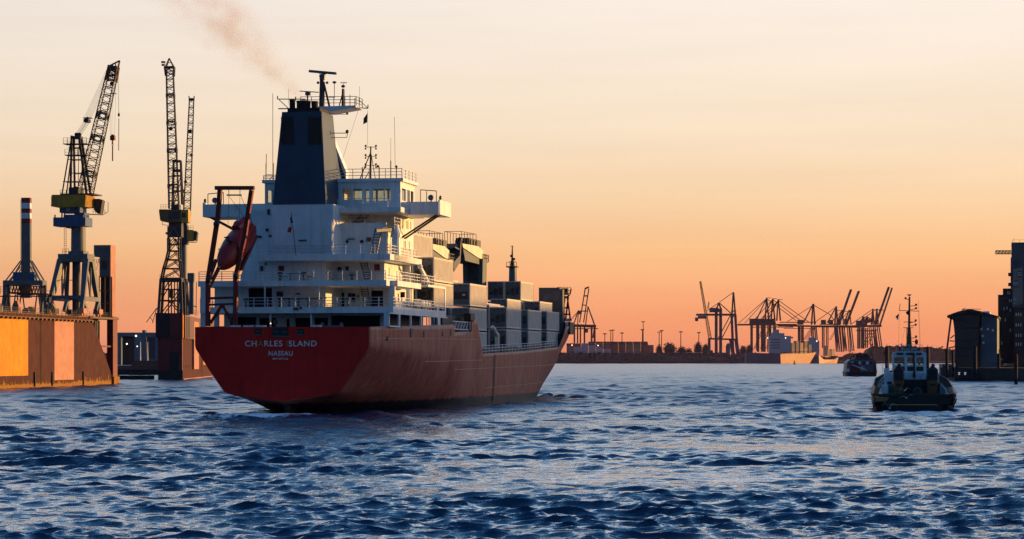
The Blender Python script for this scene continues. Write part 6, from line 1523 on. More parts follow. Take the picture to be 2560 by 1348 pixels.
# ------------------------------------------------------------------ tug
mat('tug_white', (.60, .72, .76), .45, var=.18, scale=.8, streak=.4); mat('tug_black', (.010, .010, .011), .5, var=.4); mat('tug_ochre', (.17, .075, .016), .5, var=.3, streak=.3); mat('tug_mast', (.13, .07, .025), .55, var=.3); mat('tyre', (.012, .012, .012), .85, var=.3); mat('tug_teal', (.10, .22, .25), .5, var=.2); mat('gold_trim', (.42, .27, .11), .5, var=.2)
def build_tug():
    D = 267.0; L = PL(2285, 1028, D); L.loc = (L.loc[0], D, 0); t = thing('tugboat', 'tugboat seen from astern with white wheelhouse and twin black and ochre funnels', 'tugboat', L.loc, -R(8.5))
    k = L.k; X = L.x; Z = lambda py: H + (YH - py) * k
    # hull: rounded stern at y=0, bow ahead
    rings = []
    for y, wt, wb, zt in ((0, 3.3, 2.7, 1.75), (.35, 4.0, 3.4, 1.75), (1.0, 4.45, 3.9, 1.78), (2.5, 4.65, 4.3, 1.85), (8, 4.7, 4.4, 2.0), (16, 4.5, 4.0, 2.6), (21, 3.2, 2.4, 3.3), (25, 1.2, .5, 4.0), (26, .1, .1, 4.2)):
        rings.append([(-wt * .99, y, zt), (-wt, y, zt * .55), (-wb, y, -.2), (-wb * .6, y, -1.5), (wb * .6, y, -1.5), (wb, y, -.2), (wt, y, zt * .55), (wt * .99, y, zt)])
    hull = MB().loft(rings).build('hull', 'tug_black', t, smooth=False)
    st = MB()
    for i in range(len(rings) - 1):
        for sx in (0, 7):
            a, b = Vector(rings[i][sx]), Vector(rings[i + 1][sx]); st.bar(a + Vector((0, 0, .0)), b, .26, .3)
    st.bar(rings[0][0], rings[0][7], .26, .3); st.build('rubbing_rail', 'tug_black', hull)
    tr = MB(); tr.bar((X(2223), -.1, Z(1012)), (X(2333), -.1, Z(1012)), .07, .12); tr.bar((X(2333), -.1, Z(1012)), (X(2380), .5, Z(1016)), .07, .1); tr.build('trim_stripe', 'gold_trim', hull)
    # bulwark with port-side lattice fender strip
    bw = MB()
    for i in range(1, len(rings) - 2):
        for sx in (0, 7):
            a, b = Vector(rings[i][sx]), Vector(rings[i + 1][sx]); s = .9
            bw.add([a * 1, b * 1, b + Vector((-.25 * (1 if sx else -1), 0, s)), a + Vector((-.25 * (1 if sx else -1), 0, s))], [(0, 1, 2, 3)])
    bo = bw.build('bulwark', 'tug_black', t); bo.modifiers.new('plate', 'SOLIDIFY').thickness = .08
    fd = MB()
    for i in range(9): x = X(2190 + i * 3.4); fd.bar((x, -.02 + abs(4 - i) * .02, Z(1004)), (x + .18, -.05, Z(994)), .10)
    fd.bar((X(2187), .35, Z(992)), (X(2222), .0, Z(995)), .16); fd.build('bulwark_fender', 'gold_trim', t)
    for i, (px, py) in enumerate(((2384, 1000), (2386, 1008), (2187, 1014), (2380, 994))):
        o = MB(); rr = []
        for a in range(14):
            th = 2 * math.pi * a / 14; rr.append([((.42 + .15 * math.cos(2 * math.pi * j / 6)) * math.cos(th) * .4, .4 + (.42 + .15 * math.cos(2 * math.pi * j / 6)) * math.sin(th), .15 * math.sin(2 * math.pi * j / 6) + (.42) * math.cos(th)) for j in range(6)])
        rr.append(rr[0]); o.loft(rr, cap=False)
        o.v = [(p[0] + X(px), p[1], p[2] + Z(py)) for p in o.v]; o.build('tyre_fender', 'tyre', t, smooth=True)
    MB().prism([(X(2222), Z(1010)), (X(2222), Z(996)), (X(2376), Z(996)), (X(2376), Z(1010))], 'y', -.04, .3).build('stern_bulwark', 'tug_black', t)
    dz = Z(994)
    MB().box(-4.2, 4.2, .4, 20, 1.2, 1.45).build('deck', 'dark_steel', t)
    # deckhouse
    MB().box(X(2213), X(2352), 8, 17.5, 1.4, Z(934)).build('deckhouse', 'tug_white', t)
    lo = MB(); lo.box(X(2222), X(2352), 6.5, 8, 1.4, Z(962)); lo.build('casing', 'tug_teal', t)
    MB().box(X(2262), X(2320), 6.3, 6.5, 1.6, Z(950)).build('casing_door', 'dark_interior', t); MB().box(X(2220), X(2232), 7.95, 8, Z(965), Z(956)).build('window', 'dark_interior', t)
    # port quarter house with curved front rail
    sw_ = MB(); sw_.rail([(X(2196), 4, dz), (X(2200), 4.2, Z(975)), (X(2212), 4.6, Z(962))], h=.9, rows=2, sp=.5, r=.025); sw_.build('side_rail', 'rail_white', t)
    MB().box(X(2207), X(2222), 4.5, 8, 1.4, Z(964)).build('side_house', 'tug_white', t)
    MB().prism([(X(2352), 1.4), (X(2372), 1.4), (X(2364), Z(972)), (X(2352), Z(956))], 'y', 5, 12).build('side_house', 'tug_teal', t)
    a = MB()
    for i in range(4): a.path([(X(2354 + i * 3), 4 + i, Z(960 + i * 3)), (X(2364 + i * 3), 4 + i, Z(975)), (X(2369 + i * 2), 4 + i, Z(992))], .06)
    a.build('side_rail', 'rail_white', t)
    # wheelhouse
    w0, w1 = X(2234), X(2320); wz0, wz1 = Z(934), Z(884)
    wh = MB(); hol = [(X(2238), X(2264), Z(913), Z(893)), (X(2271), X(2290), Z(913), Z(893)), (X(2294), X(2313), Z(913), Z(893))]
    lohol = [(X(2240), X(2265), Z(929), Z(917)), (X(2271), X(2290), Z(929), Z(917)), (X(2294), X(2313), Z(929), Z(917))]
    wh.wall('y', 9.0, 9.15, w0, w1, Z(915), wz1, hol); wh.wall('y', 9.0, 9.15, w0, w1, Z(936), Z(915), lohol)
    wh.wall('y', 14.0, 14.15, w0, w1, Z(915), wz1, hol); wh.wall('y', 14.0, 14.15, w0, w1, Z(936), Z(915))
    wh.wall('x', w0, w0 + .15, 9.15, 14, Z(936), wz1, [(9.6, 11.2, Z(913), Z(893)), (11.7, 13.5, Z(913), Z(893))]); wh.wall('x', w1 - .15, w1, 9.15, 14, Z(936), wz1, [(9.6, 11.2, Z(913), Z(893)), (11.7, 13.5, Z(913), Z(893))])
    wo = wh.build('wheelhouse', 'tug_white', t)
    for (p, q, r, s) in hol + lohol: MB().box(p, q, 9.06, 9.09, r, s).build('window', 'window_glass', wo)
    for (p, q, r, s) in hol: MB().box(p, q, 14.06, 14.09, r, s).build('window', 'window_glass', wo)
    MB().box(w0 + .3, w1 - .3, 10.2, 10.4, Z(936), Z(916)).build('wheelhouse_back', 'dark_interior', wo)
    MB().box(X(2262), X(2270), 11, 11.8, Z(936), Z(905)).box(X(2300), X(2306), 11, 11.6, Z(936), Z(908)).build('helm_seat', 'dark_interior', wo)
    rf = MB(); rf.prism([(w0, wz1), (w1, wz1), (w1 - .1, wz1 + .15), (w1 - .55, Z(878)), (w0 + .55, Z(878)), (w0 + .1, wz1 + .15)], 'y', 8.9, 14.3); rf.build('wheelhouse_roof', 'tug_white', wo)
    for p, q in ((2244, 2262), (2268, 2290), (2294, 2308)): MB().box(X(p), X(q), 8.84, 8.9, Z(887), Z(881)).build('skylight', 'glass_dark', wo)
    nb = MB(); nb.box(X(2250), X(2303), 9.4, 9.55, Z(877), Z(868)); nbo = nb.build('name_board', 'tug_black', wo)
    put_text(MB(), text_islands('WILHELMINE', 2.0, .30), ((X(2250) + X(2303)) / 2, 9.39, Z(872.5))).build('boat_name', 'letter_white', nbo)
    MB().rail([(X(2243), 9.5, Z(878)), (X(2310), 9.5, Z(878))], h=.75, rows=1, sp=.7, r=.02).build('roof_rail', 'rail_white', wo)
    # funnels
    for p, q in ((2235.5, 2261), (2320, 2347)):
        x0, x1 = X(p), X(q)
        lo = MB(); lo.loft([[(x0 + .1, 5.0, z), (x1 - .1, 5.0, z), (x1, 5.2, z), (x1, 6.9, z), (x0, 6.9, z), (x0, 5.2, z)] for z in (1.4, Z(952))]); f = lo.build('funnel', 'tug_ochre', t)
        up = MB(); up.loft([[(x0 + .1, 4.97, z), (x1 - .1, 4.97, z), (x1 + .03, 5.2, z), (x1 + .03, 6.93, z), (x0 - .03, 6.93, z), (x0 - .03, 5.2, z)] for z in (Z(952), Z(925))] + [[(x0 + .3, 5.2, z), (x1 - .3, 5.2, z), (x1 - .2, 5.4, z), (x1 - .2, 6.7, z), (x0 + .2, 6.7, z), (x0 + .2, 5.4, z)] for z in (Z(919),)]); up.build('funnel_top', 'tug_black', f)
        MB().tube(((x0 + x1) / 2, 5.8, Z(920)), ((x0 + x1) / 2 + .1, 6.1, Z(913)), .22).build('exhaust_pipe', 'soot_black', f)
        MB().box(x0 + .3, x1 - .3, 4.93, 4.97, Z(966), Z(961)).build('funnel_band', 'tug_black', f)
    # towing winch, frames
    w = MB(); cx, cz = X(2295), Z(980); w.lathe([(.5, -.5), (.5, -.4), (.28, -.38), (.28, .38), (.5, .4), (.5, .5)], 16, (cx, 4, cz), 'y'); w.box(cx - .6, cx + .6, 3.7, 4.4, 1.4, cz - .3); w.build('towing_winch', 'dark_steel', t)
    rg = MB(); rr = []
    for a in range(16):
        th = 2 * math.pi * a / 16; rr.append([((.42 + .05 * math.cos(2 * math.pi * j / 5)) * math.cos(th) + cx, 3.4 + .05 * math.sin(2 * math.pi * j / 5), (.42 + .05 * math.cos(2 * math.pi * j / 5)) * math.sin(th) + cz) for j in range(5)])
    rr.append(rr[0]); rg.loft(rr, cap=False); rg.build('winch_rim', 'steel_grey', t)
    g = MB()
    for p in (2305, 2321, 2291): g.bar((X(p), 4.6, 1.4), (X(p - 3), 5, Z(940)), .06)
    g.bar((X(2262), 5, Z(952)), (X(2320), 5, Z(950)), .08); g.bar((X(2262), 5, Z(958)), (X(2320), 5, Z(957)), .05); g.build('stanchion', 'dark_steel', t); g = MB(); g.bar((X(2290), 8, Z(945)), (X(2287), 8, Z(884)), .22); g.box(X(2285), X(2292), 7.6, 8, Z(945), Z(930)); g.build('towing_post', 'dark_steel', t)
    sg = MB(); sg.rail([(X(2208), 8, Z(934)), (X(2234), 8, Z(934))], h=1.0, rows=2, sp=.5, r=.02); sg.rail([(X(2330), 8, Z(934)), (X(2352), 8, Z(934))], h=1.0, rows=2, sp=.5, r=.02); sg.build('upper_rail', 'rail_white', t)
    MB().box(X(2212), X(2226), 9, 11, Z(934), Z(922)).build('raft_locker', 'tug_white', t)
    # mast
    m = MB(); m.hexa([(X(2268), 11.2, Z(878)), (X(2285), 11.2, Z(878)), (X(2285), 12.2, Z(878)), (X(2268), 12.2, Z(878))], [(X(2273.5), 11.5, Z(815)), (X(2281), 11.5, Z(815)), (X(2281), 12, Z(815)), (X(2273.5), 12, Z(815))]); m.tube((X(2277), 11.7, Z(815)), (X(2278), 11.7, Z(735)), .14, .10, 8); mo = m.build('mast', 'tug_mast', t)
    y_ = MB(); P = lambda px, py: (X(px), 11.7, Z(py))
    for a, b in (((2252, 771), (2303, 773)), ((2263, 801), (2286, 801)), ((2262, 816), (2288, 816)), ((2278, 760), (2296, 758)), ((2278, 769), (2296, 767)), ((2280, 803), (2294, 800)), ((2281, 811), (2295, 810)), ((2283, 843), (2296, 842)), ((2285, 852), (2296, 851)), ((2268, 741), (2277, 743)), ((2252, 771), (2254, 753))): y_.bar(P(*a), P(*b), .07)
    for px, py in ((2295, 756), (2295, 765), (2294, 797), (2294, 808), (2295, 839), (2268, 739)): y_.tube(P(px, py + 2.5), P(px, py - 2.5), .12, .12, 6)
    y_.bar(P(2270, 816), P(2271, 850), .05); y_.bar(P(2273, 816), P(2273, 850), .05)
    for i in range(9): y_.bar(P(2270, 818 + i * 4), P(2273, 818 + i * 4), .04)
    y_.add([P(2271, 729), P(2284, 729), P(2280, 733), P(2276, 733)] + [(p[0], 12.0, p[2]) for p in (P(2271, 729), P(2284, 729), P(2280, 733), P(2276, 733))], [(0, 3, 2, 1), (4, 5, 6, 7), (0, 1, 5, 4), (1, 2, 6, 5), (2, 3, 7, 6), (3, 0, 4, 7)]); y_.ball(P(2296, 853), .2, 6, (1, 1, 1.6)); y_.build('mast_yard', 'dark_steel', mo)
    h = MB(); h.bar(P(2252, 772), P(2250, 868), .02); h.bar(P(2302, 773), P(2307, 870), .02); h.bar(P(2301, 745), P(2304, 870), .02); h.bar(P(2266, 818), P(2256, 868), .015); h.build('halyard', 'dark_steel', mo)
    def tw(px, py): a_ = R(8.5); return Vector((L.loc[0] + X(px) * math.cos(a_) + 11.7 * math.sin(a_), D - X(px) * math.sin(a_) + 11.7 * math.cos(a_), Z(py)))
    flag('signal_flag', 'small red and white flag on the tug port halyard', None, [('flag_red', [tw(2251, 779), tw(2250, 788), tw(2243, 789), tw(2242, 787)]), ('flag_white', [tw(2250, 788), tw(2249, 796), tw(2246, 794), tw(2243, 789)])])
    flag('signal_flag', 'dark pennant close against the tug mast', None, [('flag_dark', [tw(2277, 770), tw(2277, 783), tw(2272, 782), tw(2268, 776)])])
build_tug()
def build_ferry():
    D = 830.0; L = PL(2155, 942, D); L.loc = (L.loc[0], D, 0); X = L.x; Z = lambda py: H + (YH - py) * L.k
    t = thing('ferry', 'low harbour ferry seen from astern with red side panels and an open top deck', 'ferry', L.loc, -R(5))
    MB().loft([[(X(2113) * w, y, 1.6), (X(2116) * w, y, -.6), (X(2192) * w, y, -.6), (X(2195) * w, y, 1.6)] for y, w in ((0, .92), (2, 1), (20, 1), (27, .5), (29, .1))]).build('hull', 'tug_black', t)
    MB().prism([(X(2116), 1.6), (X(2193), 1.6), (X(2190), Z(904)), (X(2185), Z(899)), (X(2126), Z(899)), (X(2119), Z(906))], 'y', 1.5, 22).build('cabin', 'clad_blue', t)
    for a, b in ((2126, 2148), (2183, 2190)): MB().prism([(X(a), 1.7), (X(b), 1.7), (X(b - (2 if a > 2170 else 0)), Z(907)), (X(a + 1), Z(907))], 'y', 1.3, 1.5).build('side_panel', 'dock_red', t)
    e = MB(); c = (X(2156), Z(921)); e.box(c[0] - .22, c[0] + .22, 1.2, 1.4, c[1] - .8, c[1] + .8); e.box(c[0] - .8, c[0] - .26, 1.2, 1.4, c[1] - .22, c[1] + .22); e.box(c[0] + .26, c[0] + .8, 1.2, 1.4, c[1] - .22, c[1] + .22); e.build('hull_mark', 'letter_white', t)
    MB().box(X(2136), X(2183), 3, 20, Z(899), Z(897)).rail([(X(2136), 3, Z(897)), (X(2183), 3, Z(897))], h=1.1, rows=3, sp=1.2, r=.05).build('top_deck', 'dark_steel', t)
    tp = MB(); tp.box(X(2134), X(2183), 3, 12, Z(886), Z(884))
    for px in (2136, 2146, 2166, 2182): tp.bar((X(px), 3.2, Z(898)), (X(px), 3.2, Z(885)), .25)
    tp.build('awning', 'crane_dark', t); MB().box(X(2142), X(2178), 8, 13, Z(898), Z(887)).build('wheelhouse', 'clad_blue', t)
    for i in range(6): MB().box(X(2128 + i * 9.5), X(2134 + i * 9.5), 1.42, 1.5, Z(911), Z(904)).build('window', 'glass_dark' if i % 2 else 'glass_pale', t)
    MB().box(X(2114), X(2124), .2, 3, 1.4, Z(922)).build('stern_house', 'rail_white', t); MB().bar((X(2130), 1.2, Z(912)), (X(2168), 1.2, Z(926)), .3).build('stair', 'rail_white', t)
build_ferry()

# ------------------------------------------------------------------ gulls
mat('gull_white', (.55, .56, .58), .8, var=.15); mat('gull_grey', (.16, .17, .19), .8, var=.2)
def gull(px, py, D, span, up, bank, yaw, label, dark=False):
    p = W(px, py, D); t = thing('seagull', label, 'seagull', p, yaw, 'gulls flying low over the river')
    s = span / 1.3
    b = MB(); prof = [(.005, -.24), (.045, -.16), (.075, -.04), (.07, .06), (.045, .13), (.05, .18), (.04, .22), (.012, .245), (.003, .28)]
    b.lathe([(r * s, z * s) for r, z in prof], 10, (0, 0, 0), 'y'); tl = [(-.07, -.34), (.07, -.34), (.035, -.16), (-.035, -.16)]
    b.prism([(x * s, y * s) for x, y in tl], 'z', -.008 * s, .008 * s); m = 'gull_grey' if dark else 'gull_white'; b.build('bird_body', m, t, smooth=True)
    for sg in (-1, 1):
        w = MB(); pts = [(0, .05, .09, .0), (.18, .09, .10, up * .16), (.34, .11, .085, up * .24), (.5, .04, .06, up * .20), (.66, -.07, .012, up * .08)]
        rings = []
        for x, y, c, z in pts:
            zz = (z + x * math.tan(bank) * sg) * s
            rings.append([(sg * x * s, (y + c) * s, zz), (sg * x * s, y * s, zz + .012 * s), (sg * x * s, (y - c) * s, zz - .004 * s), (sg * x * s, y * s, zz - .008 * s)])
        w.loft(rings).build('wing', m, t, smooth=True)
gull(578, 1009, 190, 1.05, 1.5, .12, R(30), 'dark gull with raised wings close under the stern of the red ship', True)
gull(2262, 977, 240, 1.25, 1.1, .05, R(20), 'white gull before the tug casing, the upper of two there')
gull(2266, 995, 236, 1.35, 1.0, .22, R(-20), 'white gull crossing the tug stern rail, wings tilted')
gull(2224, 1021, 205, 1.25, 1.9, -.03, R(0), 'white gull with wings in a wide V at the tug port quarter')
gull(2025, 990, 230, .75, .9, .1, R(40), 'small dark gull over open water left of the tug', True)
gull(1560, 909, 700, 2.0, .9, .3, R(50), 'tiny dark gull near the far waterline right of the bow', True)
gull(1583, 985, 250, .95, 1.0, .05, R(-30), 'dark gull skimming the bow wave of the red ship', True)
gull(1672, 1022, 225, .9, 1.1, .05, R(10), 'dark gull over the water between ship and tug', True)

# ------------------------------------------------------------------ far bank, about 3.8 km away
FD = 3800.0
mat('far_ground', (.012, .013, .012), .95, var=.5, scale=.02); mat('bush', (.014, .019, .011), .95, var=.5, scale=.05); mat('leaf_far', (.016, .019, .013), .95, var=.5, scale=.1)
mat('gantry_red', (.11, .028, .025), .6, var=.3, scale=.1); mat('gantry_blue', (.025, .04, .10), .6, var=.3, scale=.1); mat('gantry_dark', (.055, .028, .03), .6, var=.3, scale=.1)
mat('far_hull', (.62, .27, .13), .6, var=.2, scale=.05); mat('far_navy', (.03, .055, .11), .6, var=.2, scale=.05); mat('far_white', (.33, .37, .41), .6, var=.2, scale=.05)  # far_hull is orange to paint in the low sun on ship sides
def build_far_bank():
    k = FD / F; xs = lambda px: (px - 1280) * k
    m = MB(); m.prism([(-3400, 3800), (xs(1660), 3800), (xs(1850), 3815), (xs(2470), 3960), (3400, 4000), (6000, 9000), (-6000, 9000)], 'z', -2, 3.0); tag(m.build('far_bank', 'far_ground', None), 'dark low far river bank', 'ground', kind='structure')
    # embankment with scrub: a ridge of low mounds
    rr = random.Random(4); b = MB()
    rows = []
    X = -400
    pts = []
    while X < xs(1960):
        px = 1280 + X / k; h = 17 if px < 1640 else (17 - (px - 1640) * .12 if px < 1690 else 11 - (px - 1690) * .008)
        pts.append((X, max(6, h + rr.uniform(-1.2, 1.2)))); X += 7
    rings = [[(x, 3806, 0), (x, 3812 + rr.uniform(-1, 1), 3.5), (x, 3822 + rr.uniform(-2, 2), h * .62), (x, 3836, h), (x, 3860, h * .9), (x, 3880, 0)] for x, h in pts]
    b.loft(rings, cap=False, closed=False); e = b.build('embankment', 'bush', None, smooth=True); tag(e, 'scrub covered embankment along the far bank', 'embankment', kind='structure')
    # scrub on it
    s = MB()
    for _ in range(2600):
        x, h = rr.choice(pts); f = rr.random(); y = 3808 + 30 * f; z = 1.5 + (h) * min(1, f * 1.05) * .97; r = rr.uniform(.8, 2.4)
        vs = [(x + rr.uniform(-r, r) + 3.5 * rr.uniform(-1, 1), y + rr.uniform(-r, r), z + rr.uniform(-.3, 1) * r) for _ in range(3)]; s.add(vs, [(0, 1, 2)])
    tag(s.build('scrub', 'leaf_far', None), 'low scrub covering the far embankment', 'bushes', kind='stuff')
    # far wooded ridge behind everything
    w = MB(); rows = []
    X = -2600
    while X < 3200:
        px = 1280 + X * F / 4700.0; base = 17 + 5 * math.sin(X * .004) + 3 * math.sin(X * .017 + 1)
        if 1660 < px < 2120: base *= .75
        if px > 2170: base += 12
        rows.append([(X, 4690, 0), (X, 4700, max(4, base + rr.uniform(-2.5, 2.5))), (X, 4760, base * .8), (X, 4800, 0)]); X += 6
    w.loft(rows, cap=False, closed=False)
    for _ in range(5200):
        r0 = rr.choice(rows); x = r0[1][0] + rr.uniform(-6, 6); z = r0[1][2] * rr.uniform(.6, 1.06); r = rr.uniform(2, 4.5); y = 4694
        w.add([(x + rr.uniform(-r, r), y + rr.uniform(-r, r), z + rr.uniform(-r, r)) for _ in range(3)], [(0, 1, 2)])
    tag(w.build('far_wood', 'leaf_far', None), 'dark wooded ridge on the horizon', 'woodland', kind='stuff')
build_far_bank()
def far_tree(px, py_top, wpx, D, label):
    k = D / F; x = (px - 1280) * k; t = thing('tree', label, 'tree', (x, D, 3), 0, 'trees on the far bank'); h = H + (YH - py_top) * k - 3; w = wpx * k / 2
    rr = random.Random(px); MB().tube((0, 0, 0), (0, 0, h * .5), w * .12, w * .06, 6).build('trunk', 'timber_dark', t)
    c = MB()
    for _ in range(520):
        th = rr.uniform(0, 6.28); u = rr.random() ** .4; ph = rr.uniform(-1, 1); ex = (1 - ph * ph) ** .5
        p = (w * u * ex * math.cos(th), w * u * ex * math.sin(th), h * .58 + h * .42 * u * ph); r = rr.uniform(.06, .16) * w
        c.add([(p[0] + rr.uniform(-r, r) * 1.6, p[1] + rr.uniform(-r, r), p[2] + rr.uniform(-r, r)) for _ in range(4)], [(0, 1, 2), (0, 2, 3)])
    c.ball((0, 0, h * .55), w * .75, 8, (1, 1, h * .36 / (w * .75))); c.build('crown', 'leaf_far', t)
for px, py, w, lab in ((1648, 861, 20, 'low rounded tree just right of the container yard'), (1674, 854, 36, 'broad domed tree between two light masts'), (1704, 865, 28, 'flat topped tree right of the domed one'), (1722, 870, 22, 'small low tree in the gap before the tall dark clump'),
                       (1745, 853, 24, 'tall dark tree left of the blue portal crane'), (1764, 858, 22, 'dark tree at the foot of the yellow mobile crane'), (1858, 862, 22, 'rounded tree just right of the blue portal crane legs'), (1874, 859, 20, 'rounded tree left of the moored white ship')):
    far_tree(px, py, w, 3900, lab)
def yard():
    cols = [('far_navy', 1419), ('far_white', 1437.5), ('far_white', 1456), ('far_white', 1475), ('far_white', 1494), ('far_white', 1513), ('gantry_red', 1532), ('gantry_red', 1551), ('yard_green', 1570), ('yard_green', 1589), ('gantry_red', 1608), ('gantry_dark', 1622)]
    mat('yard_green', (.03, .10, .07), .6, var=.3, scale=.05); mat('yard_red', (.16, .03, .025), .6, var=.3)
    base = {}
    heights = [5, 4, 6, 5, 4, 3, 6, 6, 6, 6, 6, 5]
    k = FD / F
    names = {'far_navy': 'navy', 'far_white': 'white', 'gantry_red': 'dull red', 'yard_green': 'green', 'gantry_dark': 'dark brown', 'yard_red': 'rust red'}
    def cont(mm):
        me = MB(); me.box(0, 11.6, 0, 2.4, 0, 2.75)
        for i in range(18): me.box(.3 + i * .62, .5 + i * .62, -.05, 0, .15, 2.6)
        return me.build('shipping_container', mm, None)
    for ci, (mm, px) in enumerate(cols):
        for tr in range(7):
            m_ = mm if tr < heights[ci] else 'yard_red'
            if m_ == 'yard_red' and (tr > 6 or ci > 10): continue
            if tr >= 6 and ci < 3: continue
            depth = 0 if tr < heights[ci] else 14
            lab = f'{names[m_]} shipping container in the far yard stacks'
            if m_ not in base: o = cont(m_); base[m_] = o
            else: o = base[m_].copy(); COL.objects.link(o)
            o.location = ((px - 1280) * k, 3868 + depth, 15.5 + 2.85 * tr); tag(o, lab, 'container', f'{names[m_]} containers stacked in the far yard')
yard()
def light_mast(px, py, D, kind, label):
    k = D / F; t = thing('light_mast', label, 'light mast', ((px - 1280) * k, D, 3.0), 0, 'floodlight masts on the far bank'); h = H + (YH - py) * k - 3
    MB().tube((0, 0, 0), (0, 0, h), 1.0, .55, 8).build('mast_pole', 'gantry_dark', t)
    m = MB(); w = 4.2 * k
    m.box(-w, w, -.6, .6, h - .5, h + .4)
    if kind: m.bar((-w, 0, h), (-w * .3, 0, h - 3 * k), .5); m.bar((w, 0, h), (w * .3, 0, h - 3 * k), .5)
    for i in range(5): m.box(-w + i * w / 2 - .5, -w + i * w / 2 + .5, -.9, -.6, h - 1.2, h - .4)
    m.build('lamp_head', 'gantry_dark', t)
for px, py, kd, lab in ((1512, 834, 1, 'short floodlight mast above the white container stacks'), (1527, 826, 0, 'left mast of the close pair above the container stacks'), (1532, 825, 0, 'right mast of the close pair above the container stacks'), (1555, 832, 1, 'short single mast above the red containers'),
                        (1606, 824, 1, 'lower mast half hidden behind the tallest one'), (1608, 804, 0, 'tallest floodlight mast at the end of the yard'), (1648, 830, 0, 'thin mast standing left of the thick one over the domed tree'), (1654, 826, 1, 'thick floodlight mast over the domed tree'), (1702, 829, 1, 'mast alone in the open sky over the flat topped tree'), (1747, 831, 1, 'mast over the tall dark tree')):
    light_mast(px, py, 3920, kd, lab)

def gantry(name, label, px0, D, mats, legs, beams, apex, stays, house, depth=20, group='container gantry cranes at the far terminal', thick=1.9, cat='gantry crane'):
    """Ship-to-shore crane: every list holds members (px, py, px, py, width in px)."""
    L = PL(px0, 906, D); L.loc = (L.loc[0], D, 3.0); k = L.k
    P = lambda px, py, dy: Vector(((px - px0) * k, dy, H + (YH - py) * k - 3.0))
    t = thing(name, label, cat, L.loc, 0, group)
    h = depth / 2
    for (a, b, c, d, w) in legs:
        for dy in (-h, h): MB().bar(P(a, b, dy), P(c, d, dy), w * k * .8, w * k * .8).build('leg', mats[0], t)
    m = MB()
    for (a, b, c, d, w) in beams:
        for dy in (-h * .35, h * .35): m.bar(P(a, b, dy), P(c, d, dy), 1.6, w * k)
        n = max(2, int(abs(c - a) / 6))
        for i in range(n + 1): u = i / n; m.bar(P(a + (c - a) * u, b + (d - b) * u, -h * .35), P(a + (c - a) * u, b + (d - b) * u, h * .35), .9)
    m.build('boom', mats[1], t)
    m = MB()
    for (a, b, c, d, w) in apex:
        for dy in (-h * .6, h * .6): m.bar(P(a, b, dy), P(c, d, dy * .4), w * k)
    m.build('apex_frame', mats[1], t)
    m = MB()
    for (a, b, c, d, w) in stays:
        for dy in (-h * .3, h * .3): m.bar(P(a, b, dy), P(c, d, dy), w * k)
    m.build('stay', mats[1], t)
    for (a, b, c, d) in house: MB().box(P(a, b, 0).x, P(c, d, 0).x, -h * .5, h * .5, P(a, d, 0).z, P(a, b, 0).z).build('machinery_house', mats[2], t)
    return t
G3 = ('gantry_red', 'gantry_red', 'gantry_dark'); GB = ('gantry_blue', 'gantry_dark', 'gantry_blue'); GD = ('gantry_dark', 'gantry_red', 'gantry_dark')
gantry('gantry_crane', 'red gantry crane with raised boom just right of the red ship bow', 1462, 3900, G3, [(1436, 816, 1436, 858, 4), (1444, 816, 1444, 858, 3.5), (1451, 818, 1451, 858, 3.5), (1461, 816, 1461, 858, 4), (1479, 816, 1479, 858, 4.5), (1486.5, 814, 1486.5, 858, 5), (1482, 845, 1486, 818, 2)],
       [(1430, 814, 1490, 816, 7), (1430, 822, 1495, 822, 2), (1449, 806, 1463, 722, 3), (1459, 806, 1472, 722, 3), (1462, 722, 1472, 718, 4), (1459, 740, 1469, 740, 3), (1455, 762, 1466, 764, 2)],
       [(1434, 812, 1446, 776, 2), (1444, 812, 1446, 776, 2), (1464, 812, 1470, 766, 2.2), (1487, 814, 1470, 766, 2.4)], [(1446, 777, 1430, 795, 1), (1446, 780, 1428, 800, 1), (1446, 778, 1470, 778, 2.4)], [(1445, 778, 1452, 786), (1462, 822, 1470, 832)])
gantry('gantry_crane', 'blue legged gantry crane with level boom, largest at the middle of the far bank', 1800, 3700, GB, [(1790.5, 772, 1790.5, 886, 5.5), (1801.5, 772, 1801.5, 886, 5.5), (1829, 786, 1833, 886, 4), (1838, 786, 1844, 886, 4), (1773, 846, 1773, 886, 5), (1827, 850, 1833, 886, 7), (1840, 848, 1845, 886, 7)],
       [(1741, 787, 1838, 787, 5), (1772, 847, 1842, 849, 4)], [(1791, 772, 1797, 758, 2), (1802, 772, 1797, 758, 2), (1830, 786, 1833, 731, 2.4), (1838, 786, 1834, 731, 2.4), (1829, 778, 1839, 778, 3)],
       [(1833, 731, 1797, 757, 1.2), (1797, 757, 1768, 777, 1.2), (1799, 758, 1828, 784, 1.6), (1796, 845, 1825, 790, 1.6), (1805, 845, 1834, 790, 1.6)], [(1774, 770, 1796, 781), (1796, 772, 1803, 780), (1745, 790, 1766, 797), (1738, 794, 1745, 803)])
gantry('mobile_crane', 'yellow lattice boom mobile crane leaning behind the blue gantry', 1772, 3760, ('crane_yellow', 'crane_yellow', 'crane_dark'), [], [], [(1771, 772, 1773, 755, 1.2), (1768, 772, 1772, 755, 1.2)], [], [(1766, 876, 1782, 888)], 6, 'mobile harbour cranes', cat='crane')
def mobile_boom():
    D = 3760; k = D / F; t = [o for o in COL.objects if o.name == 'mobile_crane'][0]; P = lambda px, py: Vector(((px - 1772) * k, -12, H + (YH - py) * k - 3))
    MB().lattice(P(1773.5, 846), P(1749.5, 706), 4.2, 2.2, 32, .55, d0=3.5, d1=2, ch=.8).build('boom', 'crane_yellow', t); MB().ball(P(1749.5, 706), 1.4, 6).ball(P(1751, 720), 1.2, 6).build('boom_head', 'crane_dark', t)
mobile_boom()
